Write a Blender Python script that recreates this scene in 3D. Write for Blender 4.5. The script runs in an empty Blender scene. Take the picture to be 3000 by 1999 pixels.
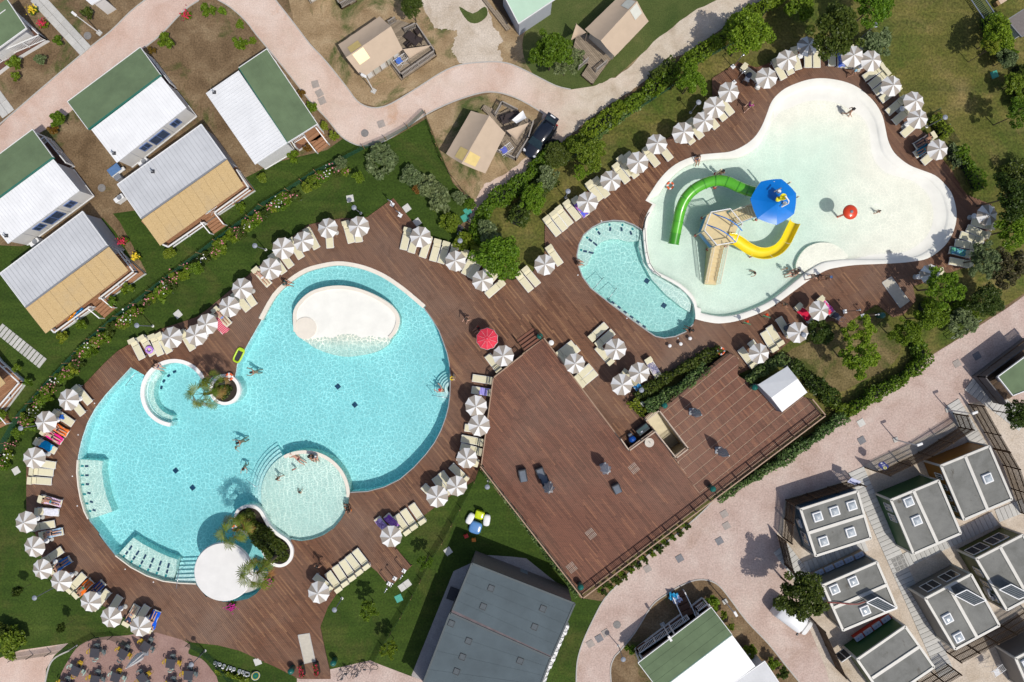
import bpy, bmesh, math, random
import numpy as np
from mathutils import Vector, Matrix
from mathutils.geometry import tessellate_polygon
R = math.radians
random.seed(7)
rng = np.random.default_rng(7)
scene = bpy.context.scene
col = scene.collection

# ------------------------------------------------------------------ camera, sky, sun, exposure
CAMH = 60.0                      # the photograph was taken straight down from about 60 m
PPM = 3000 / 90.0                # photograph pixels per metre on the ground
cam_d = bpy.data.cameras.new('camera'); cam = bpy.data.objects.new('camera', cam_d); col.objects.link(cam)
cam.location = (0, 0, CAMH); cam_d.sensor_width = 36.0; cam_d.lens = 36.0 * CAMH / 90.0
cam_d.clip_end = 3000; cam_d.clip_start = 0.5
scene.camera = cam
SUN_EL = 58.5
SUN_AZ = math.atan2(-0.76, 0.65)   # direction to the sun in the ground plane
world = bpy.data.worlds.new('World'); scene.world = world; world.use_nodes = True
wn = world.node_tree.nodes; wl = world.node_tree.links
sky = wn.new('ShaderNodeTexSky'); sky.sky_type = 'NISHITA'; sky.sun_disc = False
sky.air_density = 0.8; sky.dust_density = 2.0; sky.ozone_density = 1.0; sky.sun_elevation = R(SUN_EL); sky.sun_rotation = math.pi / 2 - SUN_AZ
wn['Background'].inputs[1].default_value = 0.145
wl.new(sky.outputs[0], wn['Background'].inputs[0])
sun_d = bpy.data.lights.new('sun', 'SUN'); sun_d.energy = 3.75; sun_d.angle = R(0.53); sun_d.color = (1.0, 0.955, 0.88)
sun = bpy.data.objects.new('sun', sun_d); col.objects.link(sun)
sdir = Vector((math.cos(SUN_AZ) * math.cos(R(SUN_EL)), math.sin(SUN_AZ) * math.cos(R(SUN_EL)), math.sin(R(SUN_EL))))
sun.rotation_euler = sdir.to_track_quat('Z', 'Y').to_euler(); sun.location = (0, 0, 50)
vs = scene.view_settings
vs.view_transform = 'Standard'; vs.look = 'None'; vs.exposure = -0.22; vs.gamma = 1.0; vs.use_curve_mapping = False
scene.render.engine = 'CYCLES'
cy = scene.cycles
cy.use_denoising = True
cy.max_bounces = 8; cy.transparent_max_bounces = 24; cy.diffuse_bounces = 3; cy.glossy_bounces = 3; cy.transmission_bounces = 4
cy.volume_bounces = 0; cy.sample_clamp_indirect = 6.0; cy.sample_clamp_direct = 0.0; cy.caustics_reflective = True; cy.blur_glossy = 1.0; cy.caustics_refractive = False

# ------------------------------------------------------------------ coordinates
OX = (0, 750, 1500, 2250); OY = (0, 500, 1000, 1499); ZK = 2352 / 750.0
def S(c, x, y):                       # position in one of sixteen survey tiles -> survey pixel
    return (OX[c % 4] + x / ZK, OY[c // 4] + y / ZK)
def SS(c, *v): return [S(c, v[i], v[i + 1]) for i in range(0, len(v), 2)]
def W(p, z=0.0):                      # survey pixel + height -> metres
    s = (CAMH - z) / CAMH / PPM
    return Vector(((p[0] - 1500) * s, (999.5 - p[1]) * s, z))
def WW(ps, z=0.0): return [W(p, z) for p in ps]
def XY(ps, z=0.0): return [tuple(W(p, z)[:2]) for p in ps]
def catmull(pts, n=4, closed=True):
    out = []; m = len(pts)
    for i in range(m if closed else m - 1):
        if closed: p0, p1, p2, p3 = pts[i - 1], pts[i], pts[(i + 1) % m], pts[(i + 2) % m]
        else: p0, p1, p2, p3 = pts[max(i - 1, 0)], pts[i], pts[i + 1], pts[min(i + 2, m - 1)]
        for k in range(n):
            t = k / n
            out.append(tuple(0.5 * (2 * b + (c - a) * t + (2 * a - 5 * b + 4 * c - d) * t * t + (-a + 3 * b - 3 * c + d) * t ** 3)
                             for a, b, c, d in zip(p0, p1, p2, p3)))
    if not closed: out.append(tuple(pts[-1]))
    return out
def area2(p): return sum(p[i - 1][0] * p[i][1] - p[i][0] * p[i - 1][1] for i in range(len(p)))
def ccw(p): return list(p) if area2(p) > 0 else list(p)[::-1]
def offset_poly(p, d):                # p ccw; d > 0 grows
    out = []; m = len(p)
    for i in range(m):
        a, b, c = Vector(p[i - 1]), Vector(p[i]), Vector(p[(i + 1) % m])
        e1 = (b - a); e2 = (c - b)
        if e1.length < 1e-6 or e2.length < 1e-6: out.append(tuple(b)); continue
        n1 = Vector((e1.y, -e1.x)).normalized(); n2 = Vector((e2.y, -e2.x)).normalized()
        nn = n1 + n2
        if nn.length < 1e-4: nn = n1
        nn.normalize(); k = min(1.0 / max(nn.dot(n1), 0.35), 1.8)
        out.append(tuple(b + nn * d * k))
    return out
def inside(pt, poly):
    x, y = pt; r = False
    for i in range(len(poly)):
        x1, y1 = poly[i - 1]; x2, y2 = poly[i]
        if (y1 > y) != (y2 > y) and x < (x2 - x1) * (y - y1) / (y2 - y1) + x1: r = not r
    return r

# ------------------------------------------------------------------ mesh builder
class MB:
    def __init__(s): s.v = []; s.f = []; s.m = []; s.sm = []
    def add(s, vs, fs, mi=0, smooth=False, M=None):
        o = len(s.v)
        s.v += [tuple(M @ Vector(v)) for v in vs] if M is not None else [tuple(v) for v in vs]
        for f in fs: s.f.append(tuple(i + o for i in f)); s.m.append(mi); s.sm.append(smooth)
        return s
    def box(s, c, d, rz=0.0, mi=0, M=None):
        hx, hy, hz = d[0] / 2, d[1] / 2, d[2] / 2
        vs = [(x * hx, y * hy, z * hz) for z in (-1, 1) for x, y in ((-1, -1), (1, -1), (1, 1), (-1, 1))]
        T = Matrix.Translation(c) @ Matrix.Rotation(rz, 4, 'Z')
        if M is not None: T = M @ T
        return s.add(vs, [(3, 2, 1, 0), (4, 5, 6, 7), (0, 1, 5, 4), (1, 2, 6, 5), (2, 3, 7, 6), (3, 0, 4, 7)], mi, False, T)
    def bbox(s, c, d, b, rz=0.0, mi=0, M=None):       # box with chamfered top edge and upright corners
        hx, hy, hz = d[0] / 2, d[1] / 2, d[2] / 2
        def ring(ix, k, z):
            x, y = hx - ix, hy - ix
            return [(-x + k, -y, z), (x - k, -y, z), (x, -y + k, z), (x, y - k, z), (x - k, y, z), (-x + k, y, z), (-x, y - k, z), (-x, -y + k, z)]
        vs = ring(0, b, -hz) + ring(0, b, hz - b) + ring(b, b * .5, hz)
        fs = [tuple(range(7, -1, -1)), tuple(range(16, 24))]
        for r in (0, 8): fs += [(r + i, r + (i + 1) % 8, r + 8 + (i + 1) % 8, r + 8 + i) for i in range(8)]
        T = Matrix.Translation(c) @ Matrix.Rotation(rz, 4, 'Z')
        if M is not None: T = M @ T
        return s.add(vs, fs, mi, False, T)
    def bar(s, a, b, w, h, mi=0):                     # rectangular bar from a to b
        a, b = Vector(a), Vector(b); d = b - a; L = d.length
        if L < 1e-6: return s
        x = d / L; up = Vector((0, 0, 1)) if abs(x.z) < 0.99 else Vector((0, 1, 0))
        y = up.cross(x).normalized(); z = x.cross(y)
        M = Matrix((x, y, z)).transposed().to_4x4(); M.translation = (a + b) / 2
        return s.box((0, 0, 0), (L, w, h), 0, mi, M)
    def tube(s, pts, r, n=8, mi=0, cap=True, smooth=True):
        pts = [Vector(p) for p in pts]; m = len(pts)
        rs = r if isinstance(r, (list, tuple)) else [r] * m
        vs = []; prev = None
        for i in range(m):
            t = (pts[min(i + 1, m - 1)] - pts[max(i - 1, 0)]).normalized()
            if prev is None: prev = Vector((0, 0, 1)).cross(t) if abs(t.z) < 0.95 else Vector((1, 0, 0)).cross(t)
            u = (prev - t * prev.dot(t)).normalized(); prev = u; w = t.cross(u)
            vs += [pts[i] + (u * math.cos(a) + w * math.sin(a)) * rs[i] for a in (2 * math.pi * k / n for k in range(n))]
        fs = [(i * n + k, i * n + (k + 1) % n, (i + 1) * n + (k + 1) % n, (i + 1) * n + k) for i in range(m - 1) for k in range(n)]
        s.add(vs, fs, mi, smooth)
        if cap: s.add(vs[:n], [tuple(range(n - 1, -1, -1))], mi); s.add(vs[-n:], [tuple(range(n))], mi)
        return s
    def lathe(s, prof, n=16, mi=0, c=(0, 0, 0), smooth=True, M=None):
        vs = []; c = Vector(c)
        for r, z in prof: vs += [c + Vector((r * math.cos(2 * math.pi * k / n), r * math.sin(2 * math.pi * k / n), z)) for k in range(n)]
        fs = [(i * n + k, i * n + (k + 1) % n, (i + 1) * n + (k + 1) % n, (i + 1) * n + k) for i in range(len(prof) - 1) for k in range(n)]
        s.add(vs, fs, mi, smooth, M)
        return s
    def cyl(s, c, r, h, n=16, mi=0, r2=None):
        r2 = r if r2 is None else r2
        s.lathe([(r, 0), (r2, h)], n, mi, c)
        for rr, z, rev in ((r, 0, True), (r2, h, False)):
            ring = [(c[0] + rr * math.cos(2 * math.pi * k / n), c[1] + rr * math.sin(2 * math.pi * k / n), c[2] + z) for k in range(n)]
            s.add(ring, [tuple(range(n - 1, -1, -1)) if rev else tuple(range(n))], mi)
        return s
    def poly(s, loops, z=0.0, mi=0, zf=None):         # flat polygon with holes (first loop is the outline)
        loops = [[Vector((p[0], p[1], 0)) for p in l] for l in loops]
        tris = tessellate_polygon(loops)
        flat = [p for l in loops for p in l]
        vs = [(p.x, p.y, z if zf is None else zf(p.x, p.y)) for p in flat]
        fs = []
        for t in tris:
            a, b, c = (flat[i] for i in t)
            cr = (b.x - a.x) * (c.y - a.y) - (b.y - a.y) * (c.x - a.x)
            if abs(cr) < 1e-9: continue
            fs.append(tuple(t) if cr > 0 else (t[0], t[2], t[1]))
        return s.add(vs, fs, mi)
    def walls(s, loop, z0, z1, mi=0, inward=False, smooth=False):
        loop = ccw(loop); m = len(loop)
        vs = [(p[0], p[1], z0) for p in loop] + [(p[0], p[1], z1) for p in loop]
        fs = [(i, (i + 1) % m, m + (i + 1) % m, m + i) for i in range(m)]
        if inward: fs = [f[::-1] for f in fs]
        return s.add(vs, fs, mi, smooth)
    def prism(s, loop, z0, z1, mi=0, mi_side=None, bottom=False):
        s.poly([loop], z1, mi); s.walls(loop, z0, z1, mi if mi_side is None else mi_side)
        if bottom:
            b = MB(); b.poly([loop], z0); s.add(b.v, [f[::-1] for f in b.f], mi)
        return s
    def strip(s, pts, w, z0, z1, mi=0, closed=False):  # raised band of width w along a path
        pts = [Vector((p[0], p[1])) for p in pts]; m = len(pts); L = []; Rr = []
        for i in range(m):
            a = pts[i - 1] if (i > 0 or closed) else pts[i]; b = pts[(i + 1) % m] if (i < m - 1 or closed) else pts[i]
            t = (b - a).normalized(); n = Vector((-t.y, t.x)) * w / 2
            L.append(pts[i] + n); Rr.append(pts[i] - n)
        vs = [(p.x, p.y, z) for z in (z0, z1) for p in L] + [(p.x, p.y, z) for z in (z0, z1) for p in Rr]
        fs = []
        for i in range(m if closed else m - 1):
            j = (i + 1) % m
            fs += [(m + j, m + i, 3 * m + i, 3 * m + j), (i, m + i, m + j, j), (2 * m + j, 3 * m + j, 3 * m + i, 2 * m + i)]
        if not closed: fs += [(0, 2 * m, 3 * m, m), (m - 1, 2 * m - 1, 4 * m - 1, 3 * m - 1)]
        return s.add(vs, fs, mi)
    def quad(s, a, b, c, d, mi=0): return s.add([a, b, c, d], [(0, 1, 2, 3)], mi)
    def mesh(s, name, mats):
        me = bpy.data.meshes.new(name)
        me.from_pydata(s.v, [], s.f)
        mats = mats if isinstance(mats, (list, tuple)) else [mats]
        for m in mats: me.materials.append(m)
        if any(s.m): me.polygons.foreach_set('material_index', s.m)
        if any(s.sm): me.polygons.foreach_set('use_smooth', s.sm)
        me.update(); return me
    def build(s, name, mats, parent=None, loc=None, rz=None, kind=None):
        return link(name, s.mesh(name, mats), parent, loc, rz, kind)
def link(name, me, parent=None, loc=None, rz=None, kind=None):
    o = bpy.data.objects.new(name, me); col.objects.link(o)
    if parent is not None: o.parent = parent
    if loc is not None: o.location = loc
    if rz is not None: o.rotation_euler = (0, 0, rz)
    if kind: o['kind'] = kind
    return o
def tag(o, label=None, cat=None, group=None):
    if label: o['label'] = label
    if cat: o['category'] = cat
    if group: o['group'] = group
    return o
def thing(name, label, cat, loc=(0, 0, 0), rz=0.0, group=None):
    o = bpy.data.objects.new(name, None); col.objects.link(o); o.empty_display_size = 0.2
    o.location = loc; o.rotation_euler = (0, 0, rz)
    return tag(o, label, cat, group)
def copy_tree(o, parent=None):
    c = o.copy(); col.objects.link(c)
    c.parent = parent
    for ch in o.children: copy_tree(ch, c)
    return c
def recolor(o, m, slot=0):
    o.material_slots[slot].link = 'OBJECT'; o.material_slots[slot].material = m

# ------------------------------------------------------------------ materials
MATS = {}
def nn(nt, t, **kw):
    n = nt.nodes.new(t)
    for k, v in kw.items(): setattr(n, k, v)
    return n
def noise(nt, scale, detail=4.0, rough=0.55, dist=0.0, vec=None, coord='Object'):
    n = nn(nt, 'ShaderNodeTexNoise'); n.inputs['Scale'].default_value = scale; n.inputs['Detail'].default_value = detail
    n.inputs['Roughness'].default_value = rough; n.inputs['Distortion'].default_value = dist
    if vec is None:
        tc = nt.nodes.get('TC') or nn(nt, 'ShaderNodeTexCoord', name='TC'); vec = tc.outputs[coord]
    nt.links.new(vec, n.inputs['Vector']); return n.outputs['Fac']
def ramp(nt, fac, stops):
    r = nn(nt, 'ShaderNodeValToRGB'); e = r.color_ramp.elements
    while len(e) > 1: e.remove(e[0])
    e[0].position = stops[0][0]; e[0].color = (*stops[0][1], 1)
    for p, c in stops[1:]:
        x = e.new(p); x.color = (*c, 1)
    nt.links.new(fac, r.inputs[0]); return r.outputs[0]
def mixc(nt, fac, a, b, mode='MIX'):
    m = nn(nt, 'ShaderNodeMix', data_type='RGBA', blend_type=mode)
    for sk, v in ((m.inputs[0], fac), (m.inputs[6], a), (m.inputs[7], b)):
        if isinstance(v, bpy.types.NodeSocket): nt.links.new(v, sk)
        elif isinstance(v, (int, float)): sk.default_value = v
        else: sk.default_value = (*v, 1)
    return m.outputs[2]
def mathn(nt, op, a, b=None, c=None, clamp=False):
    m = nn(nt, 'ShaderNodeMath', operation=op); m.use_clamp = clamp
    for sk, v in zip(m.inputs, (a, b, c)):
        if v is None: continue
        if isinstance(v, bpy.types.NodeSocket): nt.links.new(v, sk)
        else: sk.default_value = v
    return m.outputs[0]
def mapr(nt, v, a, b, c=0.0, d=1.0):
    m = nn(nt, 'ShaderNodeMapRange'); nt.links.new(v, m.inputs[0])
    for i, x in enumerate((a, b, c, d)): m.inputs[1 + i].default_value = x
    return m.outputs[0]
def bump(nt, h, strength, dist=0.02):
    b = nn(nt, 'ShaderNodeBump'); b.inputs['Strength'].default_value = strength; b.inputs['Distance'].default_value = dist
    nt.links.new(h, b.inputs['Height']); return b.outputs[0]
def newmat(name):
    m = bpy.data.materials.new(name); m.use_nodes = True
    return m, m.node_tree, m.node_tree.nodes['Principled BSDF']
def mat(name, c, rough=0.6, var=0.12, scale=6.0, metal=0.0, bmp=0.0, bscale=40.0, spec=0.5, coat=0.0, rand=0.0, sheen=0.0):
    """plain painted / woven / cast surface: base colour with a soft mottling and fine relief"""
    if name in MATS: return MATS[name]
    m, nt, b = newmat(name)
    a = tuple(max(0, x * (1 - var)) for x in c); d = tuple(min(1, x * (1 + var)) for x in c)
    out = ramp(nt, noise(nt, scale, 5.0, 0.6), [(0.3, a), (0.7, d)])
    if rand:
        oi = nn(nt, 'ShaderNodeObjectInfo'); v = mapr(nt, oi.outputs['Random'], 0, 1, 1 - rand, 1 + rand)
        h = nn(nt, 'ShaderNodeHueSaturation'); nt.links.new(v, h.inputs['Value']); nt.links.new(out, h.inputs['Color']); out = h.outputs[0]
    nt.links.new(out, b.inputs['Base Color'])
    b.inputs['Roughness'].default_value = rough; b.inputs['Metallic'].default_value = metal; b.inputs['Specular IOR Level'].default_value = spec
    if coat: b.inputs['Coat Weight'].default_value = coat; b.inputs['Coat Roughness'].default_value = 0.08
    if bmp: nt.links.new(bump(nt, noise(nt, bscale, 3.0), bmp), b.inputs['Normal'])
    MATS[name] = m; return m
def glassy(name, c, rough=0.08):
    if name in MATS: return MATS[name]
    m, nt, b = newmat(name); b.inputs['Base Color'].default_value = (*c, 1); b.inputs['Roughness'].default_value = rough
    b.inputs['Specular IOR Level'].default_value = 0.8; b.inputs['Coat Weight'].default_value = 0.4
    nt.links.new(ramp(nt, noise(nt, 1.5, 3), [(0.35, tuple(x * .75 for x in c)), (0.7, tuple(min(1, x * 1.25) for x in c))]), b.inputs['Base Color'])
    MATS[name] = m; return m

def mat_ground(name, stops, scale, fine=18.0, fstr=0.35, patch=None, pscale=0.12, pr=(0.5, 0.6), rough=0.95, speck=None, streak=0):
    m, nt, b = newmat(name)
    base = ramp(nt, noise(nt, scale, 8.0, 0.62, 0.4), stops)
    if patch:
        base = mixc(nt, mapr(nt, noise(nt, pscale, 7.0, 0.68, 0.6), pr[0], pr[1]), base, ramp(nt, noise(nt, scale * 2.3, 6, 0.7), patch))
    f = noise(nt, fine, 4.0, 0.7)
    base = mixc(nt, 1.0, base, ramp(nt, f, [(0.25, (1 - fstr,) * 3), (0.75, (1 + fstr * .55,) * 3)]), 'MULTIPLY')
    if streak:
        tc = nt.nodes.get('TC'); mp = nn(nt, 'ShaderNodeMapping'); mp.inputs['Rotation'].default_value = (0, 0, R(streak)); mp.inputs['Scale'].default_value = (.08, 1.1, 1); nt.links.new(tc.outputs['Object'], mp.inputs[0])
        base = mixc(nt, 1.0, base, ramp(nt, noise(nt, 1.0, 4, .6, .3, mp.outputs[0]), [(0.3, (.80, .84, .8)), (0.7, (1.25, 1.18, 1.1))]), 'MULTIPLY')
    if speck:
        v = nn(nt, 'ShaderNodeTexVoronoi'); v.inputs['Scale'].default_value = speck[0]
        tc = nt.nodes.get('TC'); nt.links.new(tc.outputs['Object'], v.inputs['Vector'])
        base = mixc(nt, mapr(nt, v.outputs['Distance'], speck[1], speck[1] * .6), base, speck[2])
    nt.links.new(base, b.inputs['Base Color']); b.inputs['Roughness'].default_value = rough; b.inputs['Specular IOR Level'].default_value = 0.2
    nt.links.new(bump(nt, f, 0.5, 0.03), b.inputs['Normal'])
    MATS[name] = m; return m
soil = mat_ground('soil', [(0.3, (0.13, 0.085, 0.045)), (0.5, (0.20, 0.135, 0.075)), (0.72, (0.30, 0.22, 0.13))], 0.5, 7, 0.6,
                  [(0.3, (0.055, 0.075, 0.02)), (0.7, (0.11, 0.11, 0.035))], 0.22, (0.56, 0.66))
tanearth = mat_ground('tan_earth', [(0.3, (0.25, 0.17, 0.09)), (0.55, (0.36, 0.26, 0.15)), (0.75, (0.44, 0.34, 0.21))], 0.6, 8, 0.45,
                      [(0.3, (0.05, 0.085, 0.02)), (0.7, (0.13, 0.13, 0.045))], 0.20, (0.50, 0.60))
lawn_m = mat_ground('watered_lawn', [(0.3, (0.031, 0.060, 0.008)), (0.55, (0.045, 0.081, 0.012)), (0.75, (0.068, 0.102, 0.020))], 0.25, 6, 0.6,
                    [(0.3, (0.055, 0.075, 0.014)), (0.7, (0.10, 0.10, 0.03))], 0.16, (0.52, 0.70), streak=-38)
dry_m = mat_ground('dry_lawn', [(0.3, (0.085, 0.10, 0.018)), (0.5, (0.135, 0.13, 0.034)), (0.72, (0.22, 0.175, 0.07))], 0.3, 5, 0.75,
                   [(0.3, (0.05, 0.085, 0.012)), (0.7, (0.085, 0.12, 0.02))], 0.14, (0.5, 0.64), streak=52)
pink = mat_ground('pink_gravel', [(0.3, (0.51, 0.35, 0.275)), (0.5, (0.59, 0.435, 0.36)), (0.7, (0.65, 0.52, 0.445))], 0.35, 9, 0.26,
                  [(0.3, (0.46, 0.27, 0.175)), (0.7, (0.54, 0.36, 0.26))], 0.16, (0.56, 0.72))
rose = mat_ground('rose_gravel', [(0.3, (0.45, 0.33, 0.28)), (0.5, (0.53, 0.41, 0.355)), (0.7, (0.59, 0.485, 0.425))], 0.4, 7, 0.36,
                  [(0.3, (0.38, 0.26, 0.20)), (0.7, (0.44, 0.32, 0.26))], 0.15, (0.55, 0.72))
cream_g = mat_ground('cream_gravel', [(0.3, (0.46, 0.38, 0.29)), (0.5, (0.55, 0.47, 0.38)), (0.7, (0.64, 0.56, 0.47))], 0.5, 8, 0.35,
                     [(0.3, (0.36, 0.28, 0.19)), (0.7, (0.48, 0.39, 0.29))], 0.22, (0.55, 0.72))
shade_g = mat_ground('grey_gravel', [(0.3, (0.24, 0.23, 0.21)), (0.7, (0.38, 0.36, 0.33))], 0.8, 9, 0.4)

def wood(name, lo, mid, hi, rough=0.75, grey=0.0):
    """boards: each board has its own tone, streaked along its length"""
    m, nt, b = newmat(name)
    g = nn(nt, 'ShaderNodeNewGeometry')
    tone = ramp(nt, g.outputs['Random Per Island'], [(0.0, lo), (0.45, mid), (0.8, mid), (1.0, hi)])
    tc = nn(nt, 'ShaderNodeTexCoord', name='TC'); mp = nn(nt, 'ShaderNodeMapping')
    mp.inputs['Rotation'].default_value = (0, 0, R(51)); mp.inputs['Scale'].default_value = (1.2, 14, 1)
    nt.links.new(tc.outputs['Object'], mp.inputs['Vector'])
    st = noise(nt, 1.0, 5, 0.65, 0.0, mp.outputs[0])
    c = mixc(nt, 1.0, tone, ramp(nt, st, [(0.25, (0.72,) * 3), (0.75, (1.22,) * 3)]), 'MULTIPLY')
    if grey:
        c = mixc(nt, mapr(nt, noise(nt, 0.10, 6, 0.6, 0.3), 0.42, 0.68, 0.0, grey), c, (0.225, 0.155, 0.115))
    if grey: c = mixc(nt, mapr(nt, noise(nt, 0.55, 6, 0.7, 0.8), 0.56, 0.68, 0.0, 0.38), c, (0.075, 0.035, 0.022))
    nt.links.new(c, b.inputs['Base Color']); b.inputs['Roughness'].default_value = rough; b.inputs['Specular IOR Level'].default_value = 0.3
    nt.links.new(bump(nt, st, 0.25, 0.01), b.inputs['Normal'])
    MATS[name] = m; return m
deck_w = wood('deck_boards', (0.108, 0.047, 0.025), (0.164, 0.076, 0.041), (0.26, 0.132, 0.066), 0.7, 0.6)
terr_w = wood('terrace_boards', (0.122, 0.050, 0.030), (0.174, 0.072, 0.044), (0.25, 0.110, 0.060), 0.7, 0.3)
grey_w = wood('weathered_boards', (0.20, 0.16, 0.115), (0.28, 0.225, 0.165), (0.37, 0.30, 0.22), 0.85)
warm_w = wood('warm_boards', (0.25, 0.12, 0.06), (0.33, 0.17, 0.09), (0.42, 0.23, 0.13), 0.7)
dark_w = wood('dark_slats', (0.045, 0.026, 0.014), (0.075, 0.045, 0.024), (0.12, 0.075, 0.04), 0.7)
under = mat('deck_underside', (0.022, 0.014, 0.010), 0.9)
joist_light = mat('terrace_bed', (0.46, 0.34, 0.24), 0.9)
concrete = mat('concrete', (0.46, 0.45, 0.42), 0.85, 0.12, 3.0, bmp=0.15)
slab_m = mat('paving_slab_stone', (0.47, 0.46, 0.43), 0.85, 0.10, 5.0, bmp=0.15, rand=0.10)
coping_m = mat('cream_coping', (0.72, 0.66, 0.56), 0.7, 0.05, 2.0, bmp=0.05)
white_stone = mat('white_coping', (0.80, 0.78, 0.74), 0.7, 0.05, 2.0, bmp=0.05)
beach_m = mat('beach_liner', (0.77, 0.76, 0.69), 0.75, 0.06, 0.8)
liner = mat('pool_liner', (0.76, 0.85, 0.845), 0.7, 0.05, 1.5)
liner_pale = mat('pale_liner', (0.76, 0.80, 0.74), 0.7, 0.04, 1.5)
tile_navy = mat('navy_tile', (0.03, 0.06, 0.13), 0.4, 0.2, 12)
tile_teal = mat('teal_tile', (0.02, 0.28, 0.31), 0.4, 0.2, 12)
white_p = mat('white_paint', (0.74, 0.74, 0.73), 0.5, 0.03, 3)
off_white = mat('off_white', (0.70, 0.69, 0.66), 0.6, 0.05, 3)
steel = mat('brushed_steel', (0.55, 0.56, 0.58), 0.3, 0.1, 20, metal=0.9)
dark_metal = mat('dark_metal', (0.035, 0.035, 0.04), 0.5, 0.2, 10)
grey_metal = mat('grey_metal', (0.20, 0.21, 0.23), 0.5, 0.1, 10)

def water_mat(name, lo, hi, sc=2.4, dens=0.5, acol=(0.06, 0.85, 0.915)):
    """clear water: a net of focused sunlight is painted into the surface tint, the body of the water absorbs red"""
    m, nt, b = newmat(name); nt.nodes.remove(b)
    out = nt.nodes['Material Output']
    tc = nn(nt, 'ShaderNodeTexCoord', name='TC')
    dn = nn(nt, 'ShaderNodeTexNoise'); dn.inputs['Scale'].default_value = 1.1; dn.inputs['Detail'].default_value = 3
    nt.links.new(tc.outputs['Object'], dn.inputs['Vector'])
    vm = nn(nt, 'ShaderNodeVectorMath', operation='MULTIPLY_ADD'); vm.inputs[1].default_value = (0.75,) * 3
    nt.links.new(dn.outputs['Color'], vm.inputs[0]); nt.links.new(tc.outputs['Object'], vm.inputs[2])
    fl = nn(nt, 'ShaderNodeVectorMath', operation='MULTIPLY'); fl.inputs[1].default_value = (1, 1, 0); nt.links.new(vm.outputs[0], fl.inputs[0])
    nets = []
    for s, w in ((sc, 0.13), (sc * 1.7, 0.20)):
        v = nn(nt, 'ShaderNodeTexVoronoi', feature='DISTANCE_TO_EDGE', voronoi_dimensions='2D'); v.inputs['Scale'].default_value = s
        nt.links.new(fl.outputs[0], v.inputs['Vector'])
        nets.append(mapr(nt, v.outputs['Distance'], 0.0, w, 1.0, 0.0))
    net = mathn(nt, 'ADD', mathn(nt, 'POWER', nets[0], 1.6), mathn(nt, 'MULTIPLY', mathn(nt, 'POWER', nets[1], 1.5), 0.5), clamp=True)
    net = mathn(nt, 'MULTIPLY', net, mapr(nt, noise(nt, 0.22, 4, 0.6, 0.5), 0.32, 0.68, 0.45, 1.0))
    tr = nn(nt, 'ShaderNodeBsdfTransparent'); nt.links.new(mixc(nt, net, lo, hi), tr.inputs[0])  # caustic light painted as a bright net in the transparent colour
    gl = nn(nt, 'ShaderNodeBsdfGlossy'); gl.inputs['Roughness'].default_value = 0.12; gl.inputs[0].default_value = (0.9, 0.9, 0.9, 1)
    bp = bump(nt, noise(nt, 3.2, 3, 0.6, 0.5), 0.35, 0.05); nt.links.new(bp, gl.inputs['Normal'])
    fr = nn(nt, 'ShaderNodeFresnel'); fr.inputs[0].default_value = 1.33; nt.links.new(bp, fr.inputs['Normal'])
    ms = nn(nt, 'ShaderNodeMixShader'); nt.links.new(fr.outputs[0], ms.inputs[0]); nt.links.new(tr.outputs[0], ms.inputs[1]); nt.links.new(gl.outputs[0], ms.inputs[2])
    nt.links.new(ms.outputs[0], out.inputs['Surface'])
    va = nn(nt, 'ShaderNodeVolumeAbsorption'); va.inputs['Color'].default_value = (*acol, 1); va.inputs['Density'].default_value = dens
    nt.links.new(va.outputs[0], out.inputs['Volume'])
    MATS[name] = m; return m
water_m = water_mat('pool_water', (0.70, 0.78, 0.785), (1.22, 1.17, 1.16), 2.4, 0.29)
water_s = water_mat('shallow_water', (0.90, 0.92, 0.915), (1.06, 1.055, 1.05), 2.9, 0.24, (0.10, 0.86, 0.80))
# ================================================================== outlines of the place
POOL_L = [(757,930),(798,860),(846,816),(893,787),(941,773),(989,766),(1037,771),(1085,784),(1133,806),(1180,838),(1219,870),(1248,897),
          (1243,903),(1267,937),(1286,969),(1299,1003),(1310,1035),(1316,1064),(1319,1096),(1319,1128),(1318,1159),(1314,1191),(1306,1223),(1292,1261),(1273,1297),(1247,1332),(1212,1370),(1171,1405),(1126,1427),(1078,1440),(1027,1443),
          (1024,1449),(1021,1475),(1011,1502),(999,1523),(978,1548),(948,1568),(914,1581),(880,1586),(850,1580),
          (858,1607),(861,1627),(855,1642),(842,1655),(823,1662),(801,1660),(788,1676),(781,1700),(769,1719),(750,1741),(726,1755),(702,1760),(654,1764),(606,1748),(584,1724),(574,1711),
          (526,1709),(478,1703),(430,1687),(383,1662),(338,1628),(306,1588),(277,1547),(258,1521),(246,1497),(236,1462),(229,1425),(225,1383),(228,1335),(239,1287),(255,1239),(277,1198),(309,1156),(345,1117),(383,1076),
          (427,1102),(443,1083),(459,1069),(485,1057),(517,1053),(548,1059),(574,1073),(593,1092),(607,1120),(615,1112),(628,1100),(651,1096),(673,1097),(688,1107),(691,1088),(695,1064),(705,1045),(730,1000),(766,937)]
R_OUT = [(1891,588),(1911,557),(1930,529),(1957,499),(1991,475),(2042,456),(2090,450),(2138,445),(2176,429),(2208,405),(2230,373),(2246,335),(2257,305),(2272,283),(2298,261),(2330,246),(2368,234),(2403,230),(2441,233),(2480,242),(2515,258),(2543,281),(2566,306),(2585,341),(2594,379),(2601,411),(2614,440),(2633,462),(2665,485),(2703,500),(2738,514),(2763,535),(2786,564),(2798,599),(2802,634),(2795,672),(2776,710),(2747,739),(2716,758),(2680,766),(2633,771),(2569,774),(2505,777),(2454,784),(2419,793),(2378,816),(2333,848),(2291,879),(2250,906),(2202,927),(2154,942),(2106,948),(2068,943),(2037,935)]
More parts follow.
